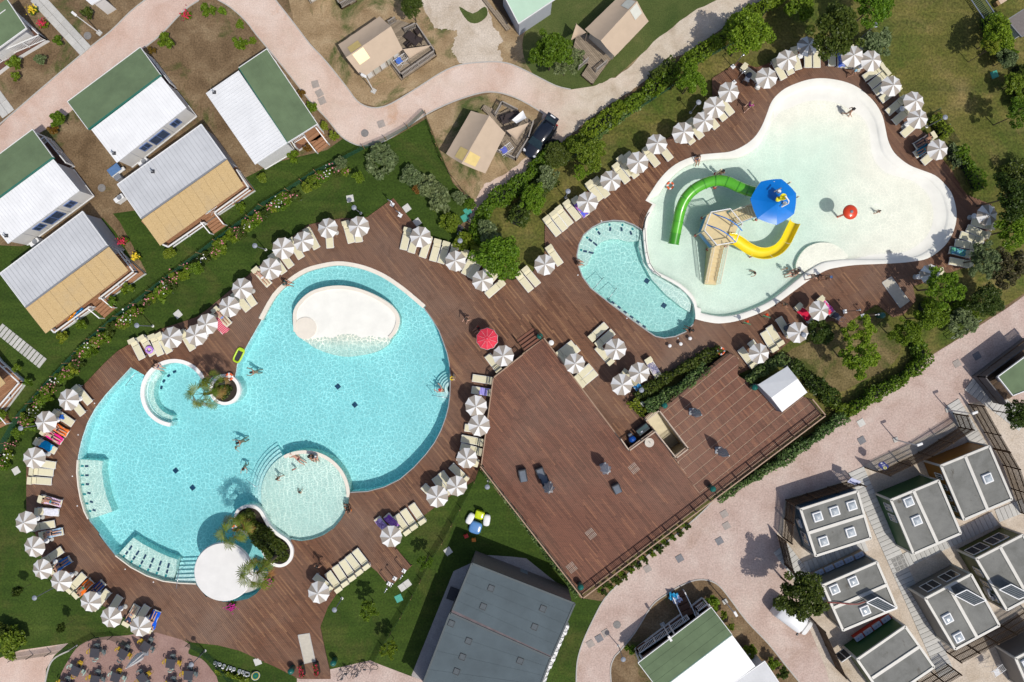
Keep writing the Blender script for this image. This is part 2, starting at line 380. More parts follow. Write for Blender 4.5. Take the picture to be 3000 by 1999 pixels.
R_DIV = [(2037,922),(2032,892),(2017,867),(1985,838),(1946,816),(1911,797),(1895,771),(1887,723),(1884,680)]
R_NOTCH = [(1889,640),(1899,618),(1911,599)]
SPA = [(2031,950),(2010,972),(1978,986),(1946,991),(1921,986),(1899,972),(1851,937),(1787,889),(1730,844),(1707,812),(1695,781),(1690,749),(1696,717),(1710,688),(1736,666),(1765,651),(1797,646),(1828,648),(1857,659),(1881,674)]
DECK = [(1152,581),(1214,659),(1267,698),(1356,736),(1407,765),(1451,806),(1500,822),(1560,800),(1596,740),(1596,659),(1640,620),(1690,585),(1740,545),(1793,497),(1883,448),(1978,392),(2042,348),(2088,300),(2086,230),(2163,182),(2217,198),
        (2266,180),(2346,148),(2429,141),(2524,172),(2569,200),(2601,221),(2629,262),(2645,315),(2672,370),(2703,383),(2728,411),(2760,462),(2788,500),(2830,570),(2905,600),(2904,662),(2888,707),(2825,785),(2779,800),(2740,822),(2674,838),(2684,880),(2649,921),(2616,930),(2569,892),(2499,937),(2473,962),(2440,940),(2371,950),(2314,1000),(2270,1040),(2200,1080),(2160,1099),(2131,1026),
        (1975,1105),(1880,1160),(1850,1180),(1889,1223),(1914,1260),(1838,1316),(1594,991),(1535,1030),(1446,1098),(1408,1360),(1391,1408),(1365,1424),(1324,1450),(1256,1500),(1174,1563),(1158,1607),(1206,1658),(1145,1719),(1088,1658),(1021,1706),(986,1741),(960,1780),(938,1837),(954,1914),(966,1963),(968,1990),(876,1990),(814,1958),(750,1929),(702,1907),(638,1891),(558,1882),(478,1859),(440,1848),(367,1811),(303,1776),(223,1735),(204,1722),(137,1681),(121,1633),(105,1569),(77,1499),(77,1367),(105,1303),(179,1198),(249,1124),(306,1064),(344,1029),(389,1003),(478,962),(574,930),(606,908),(750,787),(807,742),(855,695),(903,659),(941,650),(999,640),(1021,640),(1075,637)]
TERR = [(1446,1104),(1535,1035),(1594,991),(1838,1316),(1914,1260),(1889,1223),(1921,1199),(1959,1172),(2131,1032),(2165,1050),(2160,1099),(2200,1125),(2368,1166),(2406,1214),(1704,1743),(1410,1360)]
TZ = 0.85
STAIR = [(1925,1200),(2009,1310),(1974,1337),(1888,1228)]
def rough(p, amp=2.2, n=5, seed=3):
    r = random.Random(seed); return [(x + r.gauss(0, amp), y + r.gauss(0, amp)) for x, y in catmull(p, n, False)]
poolL = ccw(XY(POOL_L, 0.1)); poolR = ccw(XY(catmull(R_OUT, 3, False) + catmull(R_DIV, 2, False) + R_NOTCH, 0.1)); spa_full = ccw(XY(SPA + R_DIV[::-1][0:], 0.1))
unionR = ccw(XY(catmull(R_OUT, 3, False) + SPA + R_NOTCH, 0.1))
deck_o = ccw(XY(DECK, 0.12)); terr_o = ccw(XY(TERR, TZ)); stair_h = ccw(XY(STAIR, TZ))
holeL = offset_poly(poolL, 0.10); holeR = offset_poly(unionR, 0.10)

# ------------------------------------------------------------------ ground sheets
def sheet(name, loops, z, m, kind='structure', label=None):
    o = MB().poly(loops, z).build(name, m, kind=kind)
    return o
BIG = [(-400, -400), (400, -400), (400, 400), (-400, 400)]
sheet('ground', [BIG, holeL, holeR, stair_h], 0.0, soil)
TAN2 = [(1249,340),(1330,300),(1450,271),(1550,306),(1600,345),(1640,420),(1500,540),(1400,600),(1388,590),(1326,530)]
sheet('earth', [ccw(XY([(800,-200),(862,70),(954,179),(1047,297),(1110,316),(1340,193),(1500,190),(1672,263),(1835,204),(2106,-3),(2200,-200)]))], 0.004, tanearth)
sheet('earth', [ccw(XY(TAN2))], 0.005, tanearth)
LAWN = [(-400,700),(60,722),(190,690),(325,627),(430,612),(520,640),(640,560),(753,504),(800,478),(958,440),(1007,405),(1069,430),(1150,405),(1249,348),(1326,535),(1390,605),(1350,660),(1420,715),(1480,800),(1560,830),(1590,985),(1440,1085),(1400,1365),(1500,1500),(1700,1752),(1765,1762),(1735,1820),(1700,1900),(1690,2200),(-400,2200)]
lawn = sheet('lawn', [ccw(XY(LAWN)), holeL], 0.008, lawn_m)
DRY = [(1404,612),(1480,560),(1560,500),(1640,440),(1700,385),(1800,310),(1900,240),(2060,130),(2180,50),(2240,-200),(3400,-200),(3400,640),(3000,860),(2808,990),(2693,1062),(2569,1157),(2409,1269),(2250,1368),(2096,1457),(2058,1497),(1978,1567),(1771,1752),(1702,1745),(1405,1362),(1442,1090),(1592,988),(1562,832),(1480,812),(1400,722),(1372,655)]
sheet('dry_lawn', [ccw(XY(DRY)), holeR, stair_h], 0.006, dry_m)
sheet('soil_path', [ccw(XY(SS(4, 990,340, 1100,470, 1220,690, 1345,930, 1310,975, 1180,760, 1060,560, 940,430)))], 0.011, soil)
sheet('dry_patch', [ccw(XY(catmull([(2300,1040),(2400,990),(2480,955),(2560,915),(2610,960),(2640,1020),(2600,1080),(2520,1120),(2450,1150),(2380,1100)], 3)))], .010, mat_ground('parched_grass', [(0.3, (0.12, 0.095, 0.035)), (0.5, (0.18, 0.14, 0.06)), (0.72, (0.25, 0.19, 0.09))], 0.5, 6, 0.7, [(0.3, (0.06, 0.08, 0.015)), (0.7, (0.10, 0.11, 0.03))], 0.25, (0.52, 0.64)))
grass_m = mat_ground('tent_grass', [(0.3, (0.055, 0.085, 0.02)), (0.55, (0.085, 0.11, 0.03)), (0.75, (0.14, 0.14, 0.05))], 0.3, 10, 0.5)
sheet('tent_lawn', [ccw(XY(catmull([(1665,265),(1740,257),(1790,235),(1850,185),(1925,120),(2010,50),(2100,-5),(2130,-120),(1900,-120),(1640,-10),(1560,60),(1530,130),(1560,215)], 3)))], 0.009, grass_m)

# ------------------------------------------------------------------ roads
ROAD_A = [(-300,620),(0,370),(41,330),(128,255),(265,139),(325,92),(383,35),(427,0),(600,-160),(760,-160),(583,2),(539,32),(472,102),(424,140),(217,319),(163,364),(0,453),(-300,700)]
rA_l = [(560,-120),(600,-20),(638,0),(679,25),(720,62),(750,101),(785,143),(846,217),(909,297),(960,351),(999,399),(1037,422),(1069,428),(1117,418),(1164,392),(1247,337),(1324,300),(1404,274),(1452,271),(1500,283),(1548,306),(1591,333)]
rA_r = [(700,-140),(807,0),(862,70),(909,131),(954,179),(1015,255),(1047,297),(1078,314),(1110,316),(1149,303),(1228,255),(1292,214),(1340,193),(1388,185),(1452,182),(1500,190),(1564,220),(1628,252),(1672,263)]
rB_top = [(1736,255),(1787,236),(1835,204),(1915,128),(2010,51),(2106,-3),(2240,-90)]
rB_low = [(2400,-90),(2227,0),(2138,67),(2042,134),(1946,191),(1883,242),(1819,287),(1755,328),(1698,373),(1655,410),(1600,452),(1545,505),(1480,555),(1440,585),(1407,612),(1385,655),(1372,640),(1390,590),(1420,545),(1470,515),(1530,475),(1570,440),(1560,400),(1580,370)]
sheet('road', [ccw(XY(ROAD_A))], 0.012, pink)
m, nt, b = newmat('road_gravel'); MATS['road_gravel'] = m
tc = nn(nt, 'ShaderNodeTexCoord', name='TC'); sx = nn(nt, 'ShaderNodeSeparateXYZ'); nt.links.new(tc.outputs['Object'], sx.inputs[0])
mk = mathn(nt, 'ADD', mapr(nt, sx.outputs[0], 0.0, 7.0), mathn(nt, 'MULTIPLY', mathn(nt, 'SUBTRACT', noise(nt, 0.5, 5), 0.5), 1.4), clamp=True)
pk = ramp(nt, noise(nt, 0.35, 8, 0.62, 0.4), [(0.3, (0.54, 0.385, 0.305)), (0.5, (0.62, 0.48, 0.40)), (0.7, (0.68, 0.555, 0.48))])
pk = mixc(nt, mapr(nt, noise(nt, 0.16, 7, 0.65, 0.6), 0.58, 0.72), pk, (0.50, 0.29, 0.18))
cr = ramp(nt, noise(nt, 0.6, 8, 0.65, 0.3), [(0.3, (0.43, 0.35, 0.26)), (0.5, (0.55, 0.47, 0.37)), (0.7, (0.63, 0.555, 0.46))])
f = noise(nt, 9, 4, 0.7)
c = mixc(nt, 1.0, mixc(nt, mk, pk, cr), ramp(nt, f, [(0.25, (0.76,) * 3), (0.75, (1.14,) * 3)]), 'MULTIPLY')
nt.links.new(c, b.inputs['Base Color']); b.inputs['Roughness'].default_value = 0.95; b.inputs['Specular IOR Level'].default_value = 0.2
nt.links.new(bump(nt, f, 0.5, 0.03), b.inputs['Normal'])
sheet('road', [ccw(XY(rA_l + rough(rB_low[::-1]) + rough(rB_top[::-1]) + rA_r[::-1]))], 0.016, m)
DRIVE = catmull([(1232,-60),(1262,64),(1300,88),(1340,96),(1324,140),(1335,165),(1362,188),(1467,184),(1458,140),(1474,115),(1445,75),(1425,0),(1415,-60)], 4)
sheet('driveway', [ccw(XY(rough(DRIVE, 2.0, 3)))], 0.013, cream_g)
sheet('driveway_grass', [ccw(XY(catmull([(1345,20),(1385,40),(1420,20),(1428,45),(1400,68),(1370,62)], 3)))], 0.017, grass_m)
rC_up = [(3400,600),(3000,867),(2952,902),(2872,953),(2808,993),(2693,1064),(2661,1096),(2569,1159),(2473,1223),(2409,1271),(2346,1319),(2250,1370),(2170,1420),(2096,1459),(2058,1499),(1978,1569),(1883,1639),(1819,1703),(1771,1754),(1736,1818),(1707,1882),(1691,1939),(1688,1999),(1690,2250)]
rC_in = [(1790,2250),(1790,1999),(1789,1955),(1800,1925),(1816,1907),(1860,1853),(1908,1776),(1946,1745),(1994,1716),(2036,1700),(2074,1700),(2106,1716),(2138,1754),(2186,1818),(2250,1885),(2298,1945),(2342,1999),(2560,2250)]
sheet('road', [ccw(XY(rC_up + rC_in + [(3400, 2250)]))], 0.012, rose)
COMP = [(2276,1566),(2302,1462),(2486,1405),(2560,1345),(2780,1250),(2830,1185),(2960,1160),(3100,1500),(3100,2200),(2480,2200),(2420,1960),(2330,1740)]
sheet('compound_gravel', [ccw(XY(COMP))], 0.016, cream_g)
sheet('gravel_path', [ccw(XY([(-200,1935),(0,1928),(60,1905),(130,1895),(200,1885),(160,1920),(135,1960),(128,2100),(-200,2100)]))], 0.012, pink)
PATIO = catmull([(172,1999),(200,1935),(235,1890),(290,1868),(370,1862),(440,1852),(500,1862),(556,1888),(552,1915),(590,1930),(618,1960),(640,2000),(640,2100),(172,2100)], 3)
sheet('patio', [ccw(XY(PATIO))], 0.014, mat_ground('patio_gravel', [(0.3, (0.27, 0.165, 0.14)), (0.7, (0.36, 0.24, 0.205))], 0.6, 9, 0.3))
sheet('gravel_path', [ccw(XY([(870,1985),(964,1962),(1085,1935),(1100,1942),(1200,1980),(1260,2000),(1300,2100),(870,2100)]))], 0.013, rose)
sheet('bed_soil', [ccw(XY([(1704,1748),(2058,1499),(1978,1569),(1883,1639),(1819,1703),(1771,1754)]))], 0.010, soil)
kerb_m = mat('kerb_stone', (0.42, 0.40, 0.37), 0.9, 0.1, 4)
def kerb(pts, w=0.10, h=0.06): return MB().strip(XY(catmull(pts, 3, False)), w, 0.0, h).build('kerb', kerb_m, kind='structure')
kerb(rA_l[1:]); kerb(rA_r[1:]); kerb(rC_up[13:-1]); kerb(rC_in[1:-1]); kerb([(427,0),(383,35),(325,92),(265,139),(128,255),(41,330),(-40,398)])
kerb([(583,2),(539,32),(472,102),(424,140)]); kerb([(228,1890),(205,1905),(165,1925),(145,1950),(133,1999)], 0.12)

# ------------------------------------------------------------------ boarded decks
def boards(outer, holes, ang, w, gap, L, z0, z1, aligned=None, seed=1):
    r = random.Random(seed); ca, sa = math.cos(-ang), math.sin(-ang)
    rot = lambda p: (p[0] * ca - p[1] * sa, p[0] * sa + p[1] * ca)
    loops = [[rot(p) for p in l] for l in [outer] + holes]
    def cuts(y):
        xs = []
        for l in loops:
            for i in range(len(l)):
                (x1, y1), (x2, y2) = l[i - 1], l[i]
                if (y1 > y) != (y2 > y): xs.append(x1 + (x2 - x1) * (y - y1) / (y2 - y1))
        xs.sort(); return xs
    ys = [p[1] for p in loops[0]]; xs_ = [p[0] for p in loops[0]]
    y = min(ys); V = []; F = []
    cb, sb = math.cos(ang), math.sin(ang); row = 0
    while y < max(ys):
        a, b2, mid = cuts(y + gap / 2), cuts(y + w - gap / 2), cuts(y + w / 2)
        if len(a) != len(b2) or len(a) % 2 or any(abs(p - q) > 0.9 for p, q in zip(a, b2)): a = b2 = mid
        off = 0.0 if aligned else r.uniform(0, L)
        for i in range(0, len(a) - 1, 2):
            lo, hi = min(a[i], b2[i]), max(a[i + 1], b2[i + 1])
            k = math.floor((lo - off) / L)
            while off + k * L < hi:
                c0, c1 = off + k * L + 0.006, off + (k + 1) * L - 0.006 - (aligned or 0)
                q = [(max(a[i], c0), y + gap / 2), (min(a[i + 1], c1), y + gap / 2), (min(b2[i + 1], c1), y + w - gap / 2), (max(b2[i], c0), y + w - gap / 2)]
                k += 1
                if q[1][0] - q[0][0] < 0.02 and q[2][0] - q[3][0] < 0.02: continue
                if q[1][0] < q[0][0]: q[1] = q[0] = (min(max(q[0][0], c0), c1), q[0][1])
                if q[2][0] < q[3][0]: q[2] = q[3] = (min(max(q[3][0], c0), c1), q[3][1])
                o = len(V); dz = r.uniform(-0.003, 0.003)
                w4 = [(x * cb - yy * sb, x * sb + yy * cb) for x, yy in q]
                V += [(*p, z0) for p in w4] + [(*p, z1 + dz) for p in w4]
                F += [(o + 4, o + 5, o + 6, o + 7)] + [(o + j, o + (j + 1) % 4, o + 4 + (j + 1) % 4, o + 4 + j) for j in range(4)]
        y += w; row += 1
    m = MB(); m.v = V; m.f = F; m.m = [0] * len(F); m.sm = [False] * len(F); return m
PA = R(-51)
deck = MB().poly([deck_o, holeL, holeR], 0.05); deck.walls(deck_o, 0.0, 0.05)
deck = deck.build('pool_deck', under, kind='structure')
boards(deck_o, [poolL, unionR], PA, 0.145, 0.014, 2.15, 0.055, 0.12, None, 3).build('planks', deck_w, deck, kind='stuff')
terr = MB().poly([terr_o, stair_h], TZ - 0.03).walls(terr_o, 0.0, TZ - 0.03, 1)
terr = terr.build('terrace', [joist_light, under], kind='structure')
# the terrace is laid in two fields: plain long boards, and squares whose joints line up
fieldB = ccw(XY([(1921,1199),(1959,1172),(2131,1032),(2165,1050),(2160,1099),(2200,1125),(2368,1166),(2406,1214),(2065,1471),(1978,1345),(2012,1311),(1925,1196)], TZ))
fieldA = ccw(XY([(1446,1104),(1535,1035),(1594,991),(1838,1316),(1914,1260),(1889,1223),(1974,1341),(1978,1345),(2065,1471),(1704,1743),(1410,1360)], TZ))
MB().poly([fieldA], TZ - 0.027).build('sub_bed', under, terr)
boards(fieldA, [], PA, 0.145, 0.018, 1.9, TZ - 0.055, TZ, None, 5).build('planks', terr_w, terr, kind='stuff')
boards(fieldB, [], PA, 0.148, 0.008, 0.82, TZ - 0.055, TZ, 0.045, 6).build('planks', terr_w, terr, kind='stuff')
edge_w = mat('terrace_edging', (0.30, 0.20, 0.13), 0.7, 0.12, 4)
MB().strip(XY([(1446,1104),(1535,1035),(1594,991),(1838,1316),(1914,1260),(1889,1223),(1921,1199)], TZ), 0.10, TZ - 0.15, TZ + 0.03).build('edging', edge_w, terr)

# ------------------------------------------------------------------ swimming pools
WL = -0.03                                              # water level
def water_body(name, loop, m, bottom):
    lp = offset_poly(ccw(loop), 0.06)
    w = MB().poly([lp], WL); w.walls(lp, bottom, WL); b = MB().poly([lp], bottom); w.add(b.v, [f[::-1] for f in b.f])
    bm = bmesh.new(); me = w.mesh(name, m); bm.from_mesh(me); bmesh.ops.remove_doubles(bm, verts=bm.verts, dist=1e-5); bmesh.ops.recalc_face_normals(bm, faces=bm.faces); bm.to_mesh(me); bm.free()
    return link(name, me, kind='structure')
LD = -1.28
lag = MB().poly([poolL], LD).walls(poolL, LD - .02, 0.10, 0, True).build('lagoon_pool', liner, kind='structure')
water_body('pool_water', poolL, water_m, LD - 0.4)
def ring_xy(c, r, n=48, a0=0, a1=360):
    return [(c[0] + r * math.cos(R(a0 + (a1 - a0) * k / n)), c[1] + r * math.sin(R(a0 + (a1 - a0) * k / n))) for k in range(n + (0 if a1 - a0 == 360 else 1))]
# coping of the upper lobe and slim edge round the rest
top_outer = XY(POOL_L[:12], 0.1)
MB().strip([(lambda v: (v[0], v[1]))(Vector(p)) for p in XY(catmull([(764,936),(803,866),(849,822),(895,793),(942,779),(989,772),(1036,777),(1083,790),(1130,812),(1177,844),(1215,875),(1243,899)], 3, False), 0.1)], 0.36, -0.25, 0.145).build('coping', coping_m, lag)
MB().strip(XY([(1243,903),(1267,937),(1286,969),(1299,1003),(1310,1035),(1316,1064),(1319,1096),(1319,1128),(1318,1159),(1314,1191),(1306,1223),(1292,1261),(1273,1297),(1247,1332),(1212,1370),(1171,1405),(1126,1427),(1078,1440),(1027,1443)], .1), 0.07, -0.2, 0.125).build('edge_trim', mat('edge_trim', (.30, .31, .31), .6), lag)
MB().strip(XY([(574,1711),(526,1709),(478,1703),(430,1687),(383,1662),(338,1628)], .1), 0.09, -0.2, 0.13).build('edge_trim', coping_m, lag)
MB().strip(XY([(258,1521),(246,1497),(236,1462),(229,1425),(225,1383),(227,1348)], .1), 0.10, -0.2, 0.13).build('edge_trim', coping_m, lag)
# egg-shaped shallow island with a raised rim and a beach that runs into the pool
EGG = catmull([(858,940),(860,908),(878,879),(909,854),(948,841),(992,836),(1037,841),(1078,854),(1117,873),(1149,895),(1168,921),(1171,946),(1161,975),(1145,991),(1135,1010),(1101,1031),(1053,1042),(1005,1046),(957,1036),(919,1020),(900,1005),(884,994),(865,972)], 3)
egg = ccw(XY(EGG, 0.0)); cx, cyy = W((1010, 925))[:2]
def eggz(x, y, t):
    px, py = x * PPM + 1500, 999.5 - y * PPM
    k = min(max((py - 985) / 60.0, 0), 1); k = k * k * (3 - 2 * k)
    return -0.015 - 0.56 * k
isl = MB(); rings = []
for t in (1.0, 0.93, 0.85, 0.75, 0.6, 0.4, 0.2): rings.append([(cx + (p[0] - cx) * t, cyy + (p[1] - cyy) * t) for p in egg])
vs_ = []; n_ = len(egg)
for rg, t in zip(rings, (1.0, 0.93, 0.85, 0.75, 0.6, 0.4, 0.2)): vs_ += [(x, y, eggz(x, y, t)) for x, y in rg]
fs_ = [(i * n_ + k, i * n_ + (k + 1) % n_, (i + 1) * n_ + (k + 1) % n_, (i + 1) * n_ + k) for i in range(6) for k in range(n_)] + [tuple(range(6 * n_, 7 * n_))]
isl.add(vs_, fs_, 0, True)
isl.add([(x, y, eggz(x, y, 1)) for x, y in egg] + [(x, y, LD) for x, y in egg], [(n_ + k, n_ + (k + 1) % n_, (k + 1) % n_, k) for k in range(n_)], 0)
isl.build('shallow_island', beach_m, lag)
MB().strip(XY(catmull([(866,972),(864,940),(866,911),(883,884),(912,860),(949,847),(992,842),(1036,847),(1076,860),(1114,879),(1145,900),(1163,924),(1165,946),(1155,973),(1141,990)], 3, False)), 0.30, LD, 0.09).build('island_rim', coping_m, lag)
MB().prism(ring_xy(W((895, 962))[:2], 0.97, 40), LD, 0.06).build('island_seat', coping_m, lag)
# round children's pool
kc = W((893, 1452)); kid = ring_xy(kc[:2], 3.98, 64)
MB().prism(kid, LD, -0.33).build('wading_floor', liner_pale, lag)
MB().strip(ring_xy(kc[:2], 3.83, 40, -2, 118), 0.30, LD, 0.09).build('wading_rim', coping_m, lag)
for k in range(4): MB().strip(ring_xy(kc[:2], 4.15 + 0.33 * k, 30, 122, 196), 0.34, LD, -0.33 - 0.2 * (k + 1)).build('step', liner, lag)
# whirlpool corner: ring wall, seat and navy tiles
jc = W((513, 1151.5)); JR = 99.5 / PPM
MB().strip(ring_xy(jc[:2], JR - .17, 60, 16, 262), 0.34, LD, 0.15).build('whirlpool_rim', white_stone, lag)
MB().strip(ring_xy(jc[:2], JR - .62, 40, 130, 258), 0.52, LD, -0.45).build('whirlpool_seat', liner_pale, lag)
MB().strip(ring_xy(jc[:2], JR - .38, 40, 125, 262), 0.14, LD, -0.30).build('whirlpool_seat', liner, lag)
for x, y in ((1570,283),(1515,320),(1470,370),(1447,430)):
    p = W(S(8, x, y), -0.6); MB().box((p.x, p.y, LD + 0.01), (0.30, 0.2, 0.04), math.atan2(p.y - jc.y, p.x - jc.x) + math.pi / 2).build('tile', tile_navy, lag)
# underwater loungers: two pale shelves with rows of tiles
SH1 = SS(8, 712,1092, 815,1098, 922,1106, 914,1200, 932,1330, 962,1450, 1012,1575, 900,1580, 775,1578, 738,1450, 714,1330, 707,1200) ; SH1 = SH1[:7] + SS(12, 880,55, 812,72, 776,0) + SH1[9:]
SH2 = SS(12, 1064,404, 1206,250, 1300,312, 1430,382, 1545,432, 1610,452, 1600,540, 1575,642, 1500,632, 1350,586, 1200,508)
MB().prism(ccw(XY(SH1, 0)), LD, -0.34).build('shelf', liner_pale, lag)
MB().prism(ccw(XY(SH2, 0)), LD, -0.34).build('shelf', liner_pale, lag)
def tiles(c, rows, z, sizes):
    for pts, (m_, w_, h_) in zip(rows, sizes):
        for x, y, a in pts:
            p = W(S(c, x, y), z); MB().box((p.x, p.y, z + 0.008), (w_, h_, 0.016), R(a)).build('tile', m_, lag)
tiles(8, [[(757,1147,0),(757,1233,0),(762,1317,-5),(777,1405,-8),(800,1490,-15),(827,1560,-18)], [(797,1148,0),(799,1232,0),(803,1313,-5),(818,1395,-8),(840,1476,-15),(865,1552,-18)]], -0.34, [(tile_teal, .26, .16), (tile_navy, .30, .17)])
tiles(12, [[(1140,410,58),(1210,460,58),(1286,500,62),(1362,536,66),(1442,566,70),(1524,590,74)], [(1165,380,58),(1233,426,58),(1305,466,62),(1381,500,66),(1457,528,70),(1536,550,74)], [(1200,333,58),(1264,380,58),(1331,415,62),(1403,447,66),(1474,474,70),(1548,497,74)]], -0.34, [(tile_teal, .24, .18), (tile_navy, .34, .17), (tile_navy, .46, .17)])
for c, x, y in ((9,752,416),(9,908,584),(8,1615,1188),(8,1770,1345)):
    p = W(S(c, x, y), LD); MB().box((p.x, p.y, LD + 0.012), (0.42, 0.42, 0.024), R(40)).build('drain_cover', tile_navy, lag)
# steps beside the round roof, steps on the far side
for k in range(6):
    y0 = 462 + k * 32; q = SS(12, 1612 - k * 2,y0 + 2, 1796,y0 - 4, 1796,y0 + 30, 1606 - k * 3,y0 + 34)
    MB().prism(ccw(XY(q, 0)), LD, LD + 0.19 * (k + 1)).build('step', liner, lag)
c0 = W(S(9, 1800, 440))
for k in range(5):
    MB().strip(ring_xy(c0[:2], 0.55 + 0.24 * k, 24, 95, 265), 0.25, LD, -0.22 - 0.2 * k).build('step', liner, lag)
def handrail(a, b, z=0.75, name='handrail', label=None):
    A, B = W(a, 0.1), W(b, -0.5)
    m = MB(); m.tube([(A.x, A.y, 0.1), (A.x, A.y, z), (B.x, B.y, z - 0.35), (B.x, B.y, -1.0)], 0.025, 8)
    return m
for i, (a, b) in enumerate(((S(9, 1765, 512), S(9, 1625, 490)), (S(12, 1652, 685), S(12, 1692, 505)), (S(8, 1280, 292), S(8, 1205, 400)), (S(9, 25, 1325), S(9, -60, 1250)))):
    handrail(a, b).build('handrail', steel, lag)
def rg2(x, y): return (560 + x / 4.75, 1440 + y / 4.75)      # detail survey of the planted bank
KID = catmull([rg2(*p) for p in ((600,420),(600,330),(640,250),(720,200),(810,185),(900,200),(980,260),(1040,360),(1110,480),(1220,580),(1340,660),(1410,760),(1425,850),(1400,950),(1340,1020),(1250,1055),(1150,1040),(1075,990),(1035,950),(990,860),(940,760),(850,660),(760,600),(660,560),(615,500))], 3)
kido = ccw(XY(KID, 0.3)); kidi = offset_poly(kido, -0.27)
plm = MB().poly([kido, kidi], 0.34); plm.walls(kido, LD, 0.34); plm.walls(kidi, 0.1, 0.34, 0, True)
planter_bed = thing('planter', 'kidney shaped white walled bed of dark shrubs between the round pools', 'planter')
plm.build('planter_wall', white_stone, planter_bed); MB().poly([kidi], 0.2).build('planter_soil', mat('bed_earth', (.03, .022, .015), .95), planter_bed)
pc = W((658.5, 1142), 0.3); po_, pi_ = ring_xy(pc[:2], 1.36, 48), ring_xy(pc[:2], 1.08, 48)
plm = MB().poly([po_, pi_[::-1]], 0.32); plm.walls(po_, LD, 0.32); plm.walls(pi_, 0.05, 0.32, 0, True)
planter_round = thing('planter', 'small round white walled bed with palms at the whirlpool', 'planter')
plm.build('planter_wall', white_stone, planter_round); MB().poly([pi_], 0.2).build('planter_soil', MATS['bed_earth'], planter_round)
# round white roof standing in the pool
rc = W((654, 1676), 2.35)
roof = thing('round_canopy', 'big round flat white roof standing over the lagoon pool edge', 'canopy', (rc.x, rc.y, 0))
MB().cyl((0, 0, 2.12), 2.42, .25, 72).build('roof_disc', mat('roof_membrane', (.70, .685, .65), .7, .05, 1.2), roof)
MB().lathe([(2.43, 2.27), (2.50, 2.25), (2.50, 2.19), (2.43, 2.17)], 72).build('rim', off_white, roof)
MB().cyl((0, 0, LD), 0.35, 2.12 - LD, 24).build('column', white_p, roof)
sc_ = W((690, 1690))
for k in range(4): MB().strip(ring_xy((rc.x + 0.55, rc.y - 0.0), 2.5 - 0.27 * k, 30, -88, -18), 0.27, -0.1, 0.12 + 0.13 * k).build('step', concrete, lag)

# slide pool: wide pale coping that rolls into a beach
Rp = [tuple(p) for p in poolR]; rcx, rcy = W((2320, 620))[:2]
n_ = len(Rp); divset = set()
nd = len(catmull(R_OUT, 3, False))
def beachiness(x, y):
    px, py = x * PPM + 1500, 999.5 - y * PPM
    t = min(max((px - 2330) / 230.0, 0), 1); u = min(max((470 - py) / 120.0, 0), 1) * min(max((px - 2210) / 60, 0), 1)
    t = max(t, u); return t * t * (3 - 2 * t)
def is_div(x, y):
    px, py = x * PPM + 1500, 999.5 - y * PPM
    return (px < 1912 and py > 570) or (px < 2040 and 640 < py < 925 and px < 2036)
prof = [(0, .135, .135), (.10, .145, .14), (.62, .125, .115), (.74, .09, .07), (.80, -.12, .02), (.86, -.36, -.01), (1.5, -.40, -.022), (3.0, -.45, -.05), (5.5, -.47, -.075), (9.0, -.48, -.12)]
vs_ = []
for d, zw, zb in prof:
    for x, y in Rp:
        v = Vector((rcx - x, rcy - y)); L = v.length; dd = d
        if is_div(x, y): dd = d * 0.45 if d < .8 else d - .44
        dd = min(dd, L * (0.25 + 0.07 * d)); q = Vector((x, y)) + v / L * dd
        bb = beachiness(x, y) if d < 1.2 else beachiness(q.x, q.y); vs_.append((q.x, q.y, zw * (1 - bb) + zb * bb))
vs_.append((rcx, rcy, -0.48))
K = len(prof)
fs_ = [(i * n_ + k, i * n_ + (k + 1) % n_, (i + 1) * n_ + (k + 1) % n_, (i + 1) * n_ + k) for i in range(K - 1) for k in range(n_)] + [((K - 1) * n_ + k, (K - 1) * n_ + (k + 1) % n_, K * n_) for k in range(n_)]
slide_pool = MB().add(vs_, fs_, 0, True).walls(Rp, -.6, .135, 0).build('slide_pool', beach_m, kind='structure')
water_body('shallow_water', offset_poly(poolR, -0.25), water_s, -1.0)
PLAT = catmull(SS(7, 262,905, 262,850, 300,770, 360,705, 430,672, 500,660, 580,668, 650,700, 720,760, 735,800, 640,830, 520,850, 400,890, 300,950), 3)
MB().prism(ccw(XY(PLAT, 0)), -0.6, -0.05).build('beach_platform', beach_m, slide_pool)
# spa pool beside it
spa_loop = ccw(XY(catmull(SPA, 2, False) + [(1887,723),(1895,771),(1911,797),(1946,816),(1985,838),(2017,867),(2032,892),(2037,922)][0:], 0.1))
spa_pool = MB().poly([spa_loop], -0.95).walls(spa_loop, -0.97, 0.12, 0, True).build('spa_pool', liner_pale, kind='structure')
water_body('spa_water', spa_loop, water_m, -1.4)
MB().strip(XY(SPA, .1), 0.09, -0.2, 0.128).build('edge_trim', MATS['edge_trim'], spa_pool)
SHS = SS(6, 1190,560, 1165,700, 1210,850, 1290,1000, 1420,1140, 1560,1250, 1640,1300, 1660,1200, 1600,1120, 1500,1060, 1400,1000, 1290,940, 1230,830, 1205,700)
MB().prism(ccw(XY(SHS, 0)), -0.97, -0.28).build('shelf', liner_pale, spa_pool)
def spa_tile(x, y, a, m_, w_, h_, z=-.45):
    p = W(S(6, x, y), z); MB().box((p.x, p.y, z + .008), (w_, h_, .016), R(a)).build('tile', m_, spa_pool)
SH6 = SS(6, 612,900, 598,780, 616,680, 662,592, 742,524, 832,480, 930,462, 1030,470, 1118,504, 1190,548, 1170,640, 1080,650, 990,625, 905,625, 830,650, 775,700, 735,780, 700,860)
MB().prism(ccw(XY(SH6, 0)), -0.97, -0.45).build('shelf', liner_pale, spa_pool)
for x, y, a in ((896,497,82),(1014,500,100),(1108,538,112),(779,541,128),(691,617,146),(636,730,-10)): spa_tile(x, y, a, tile_teal, .20, .17)
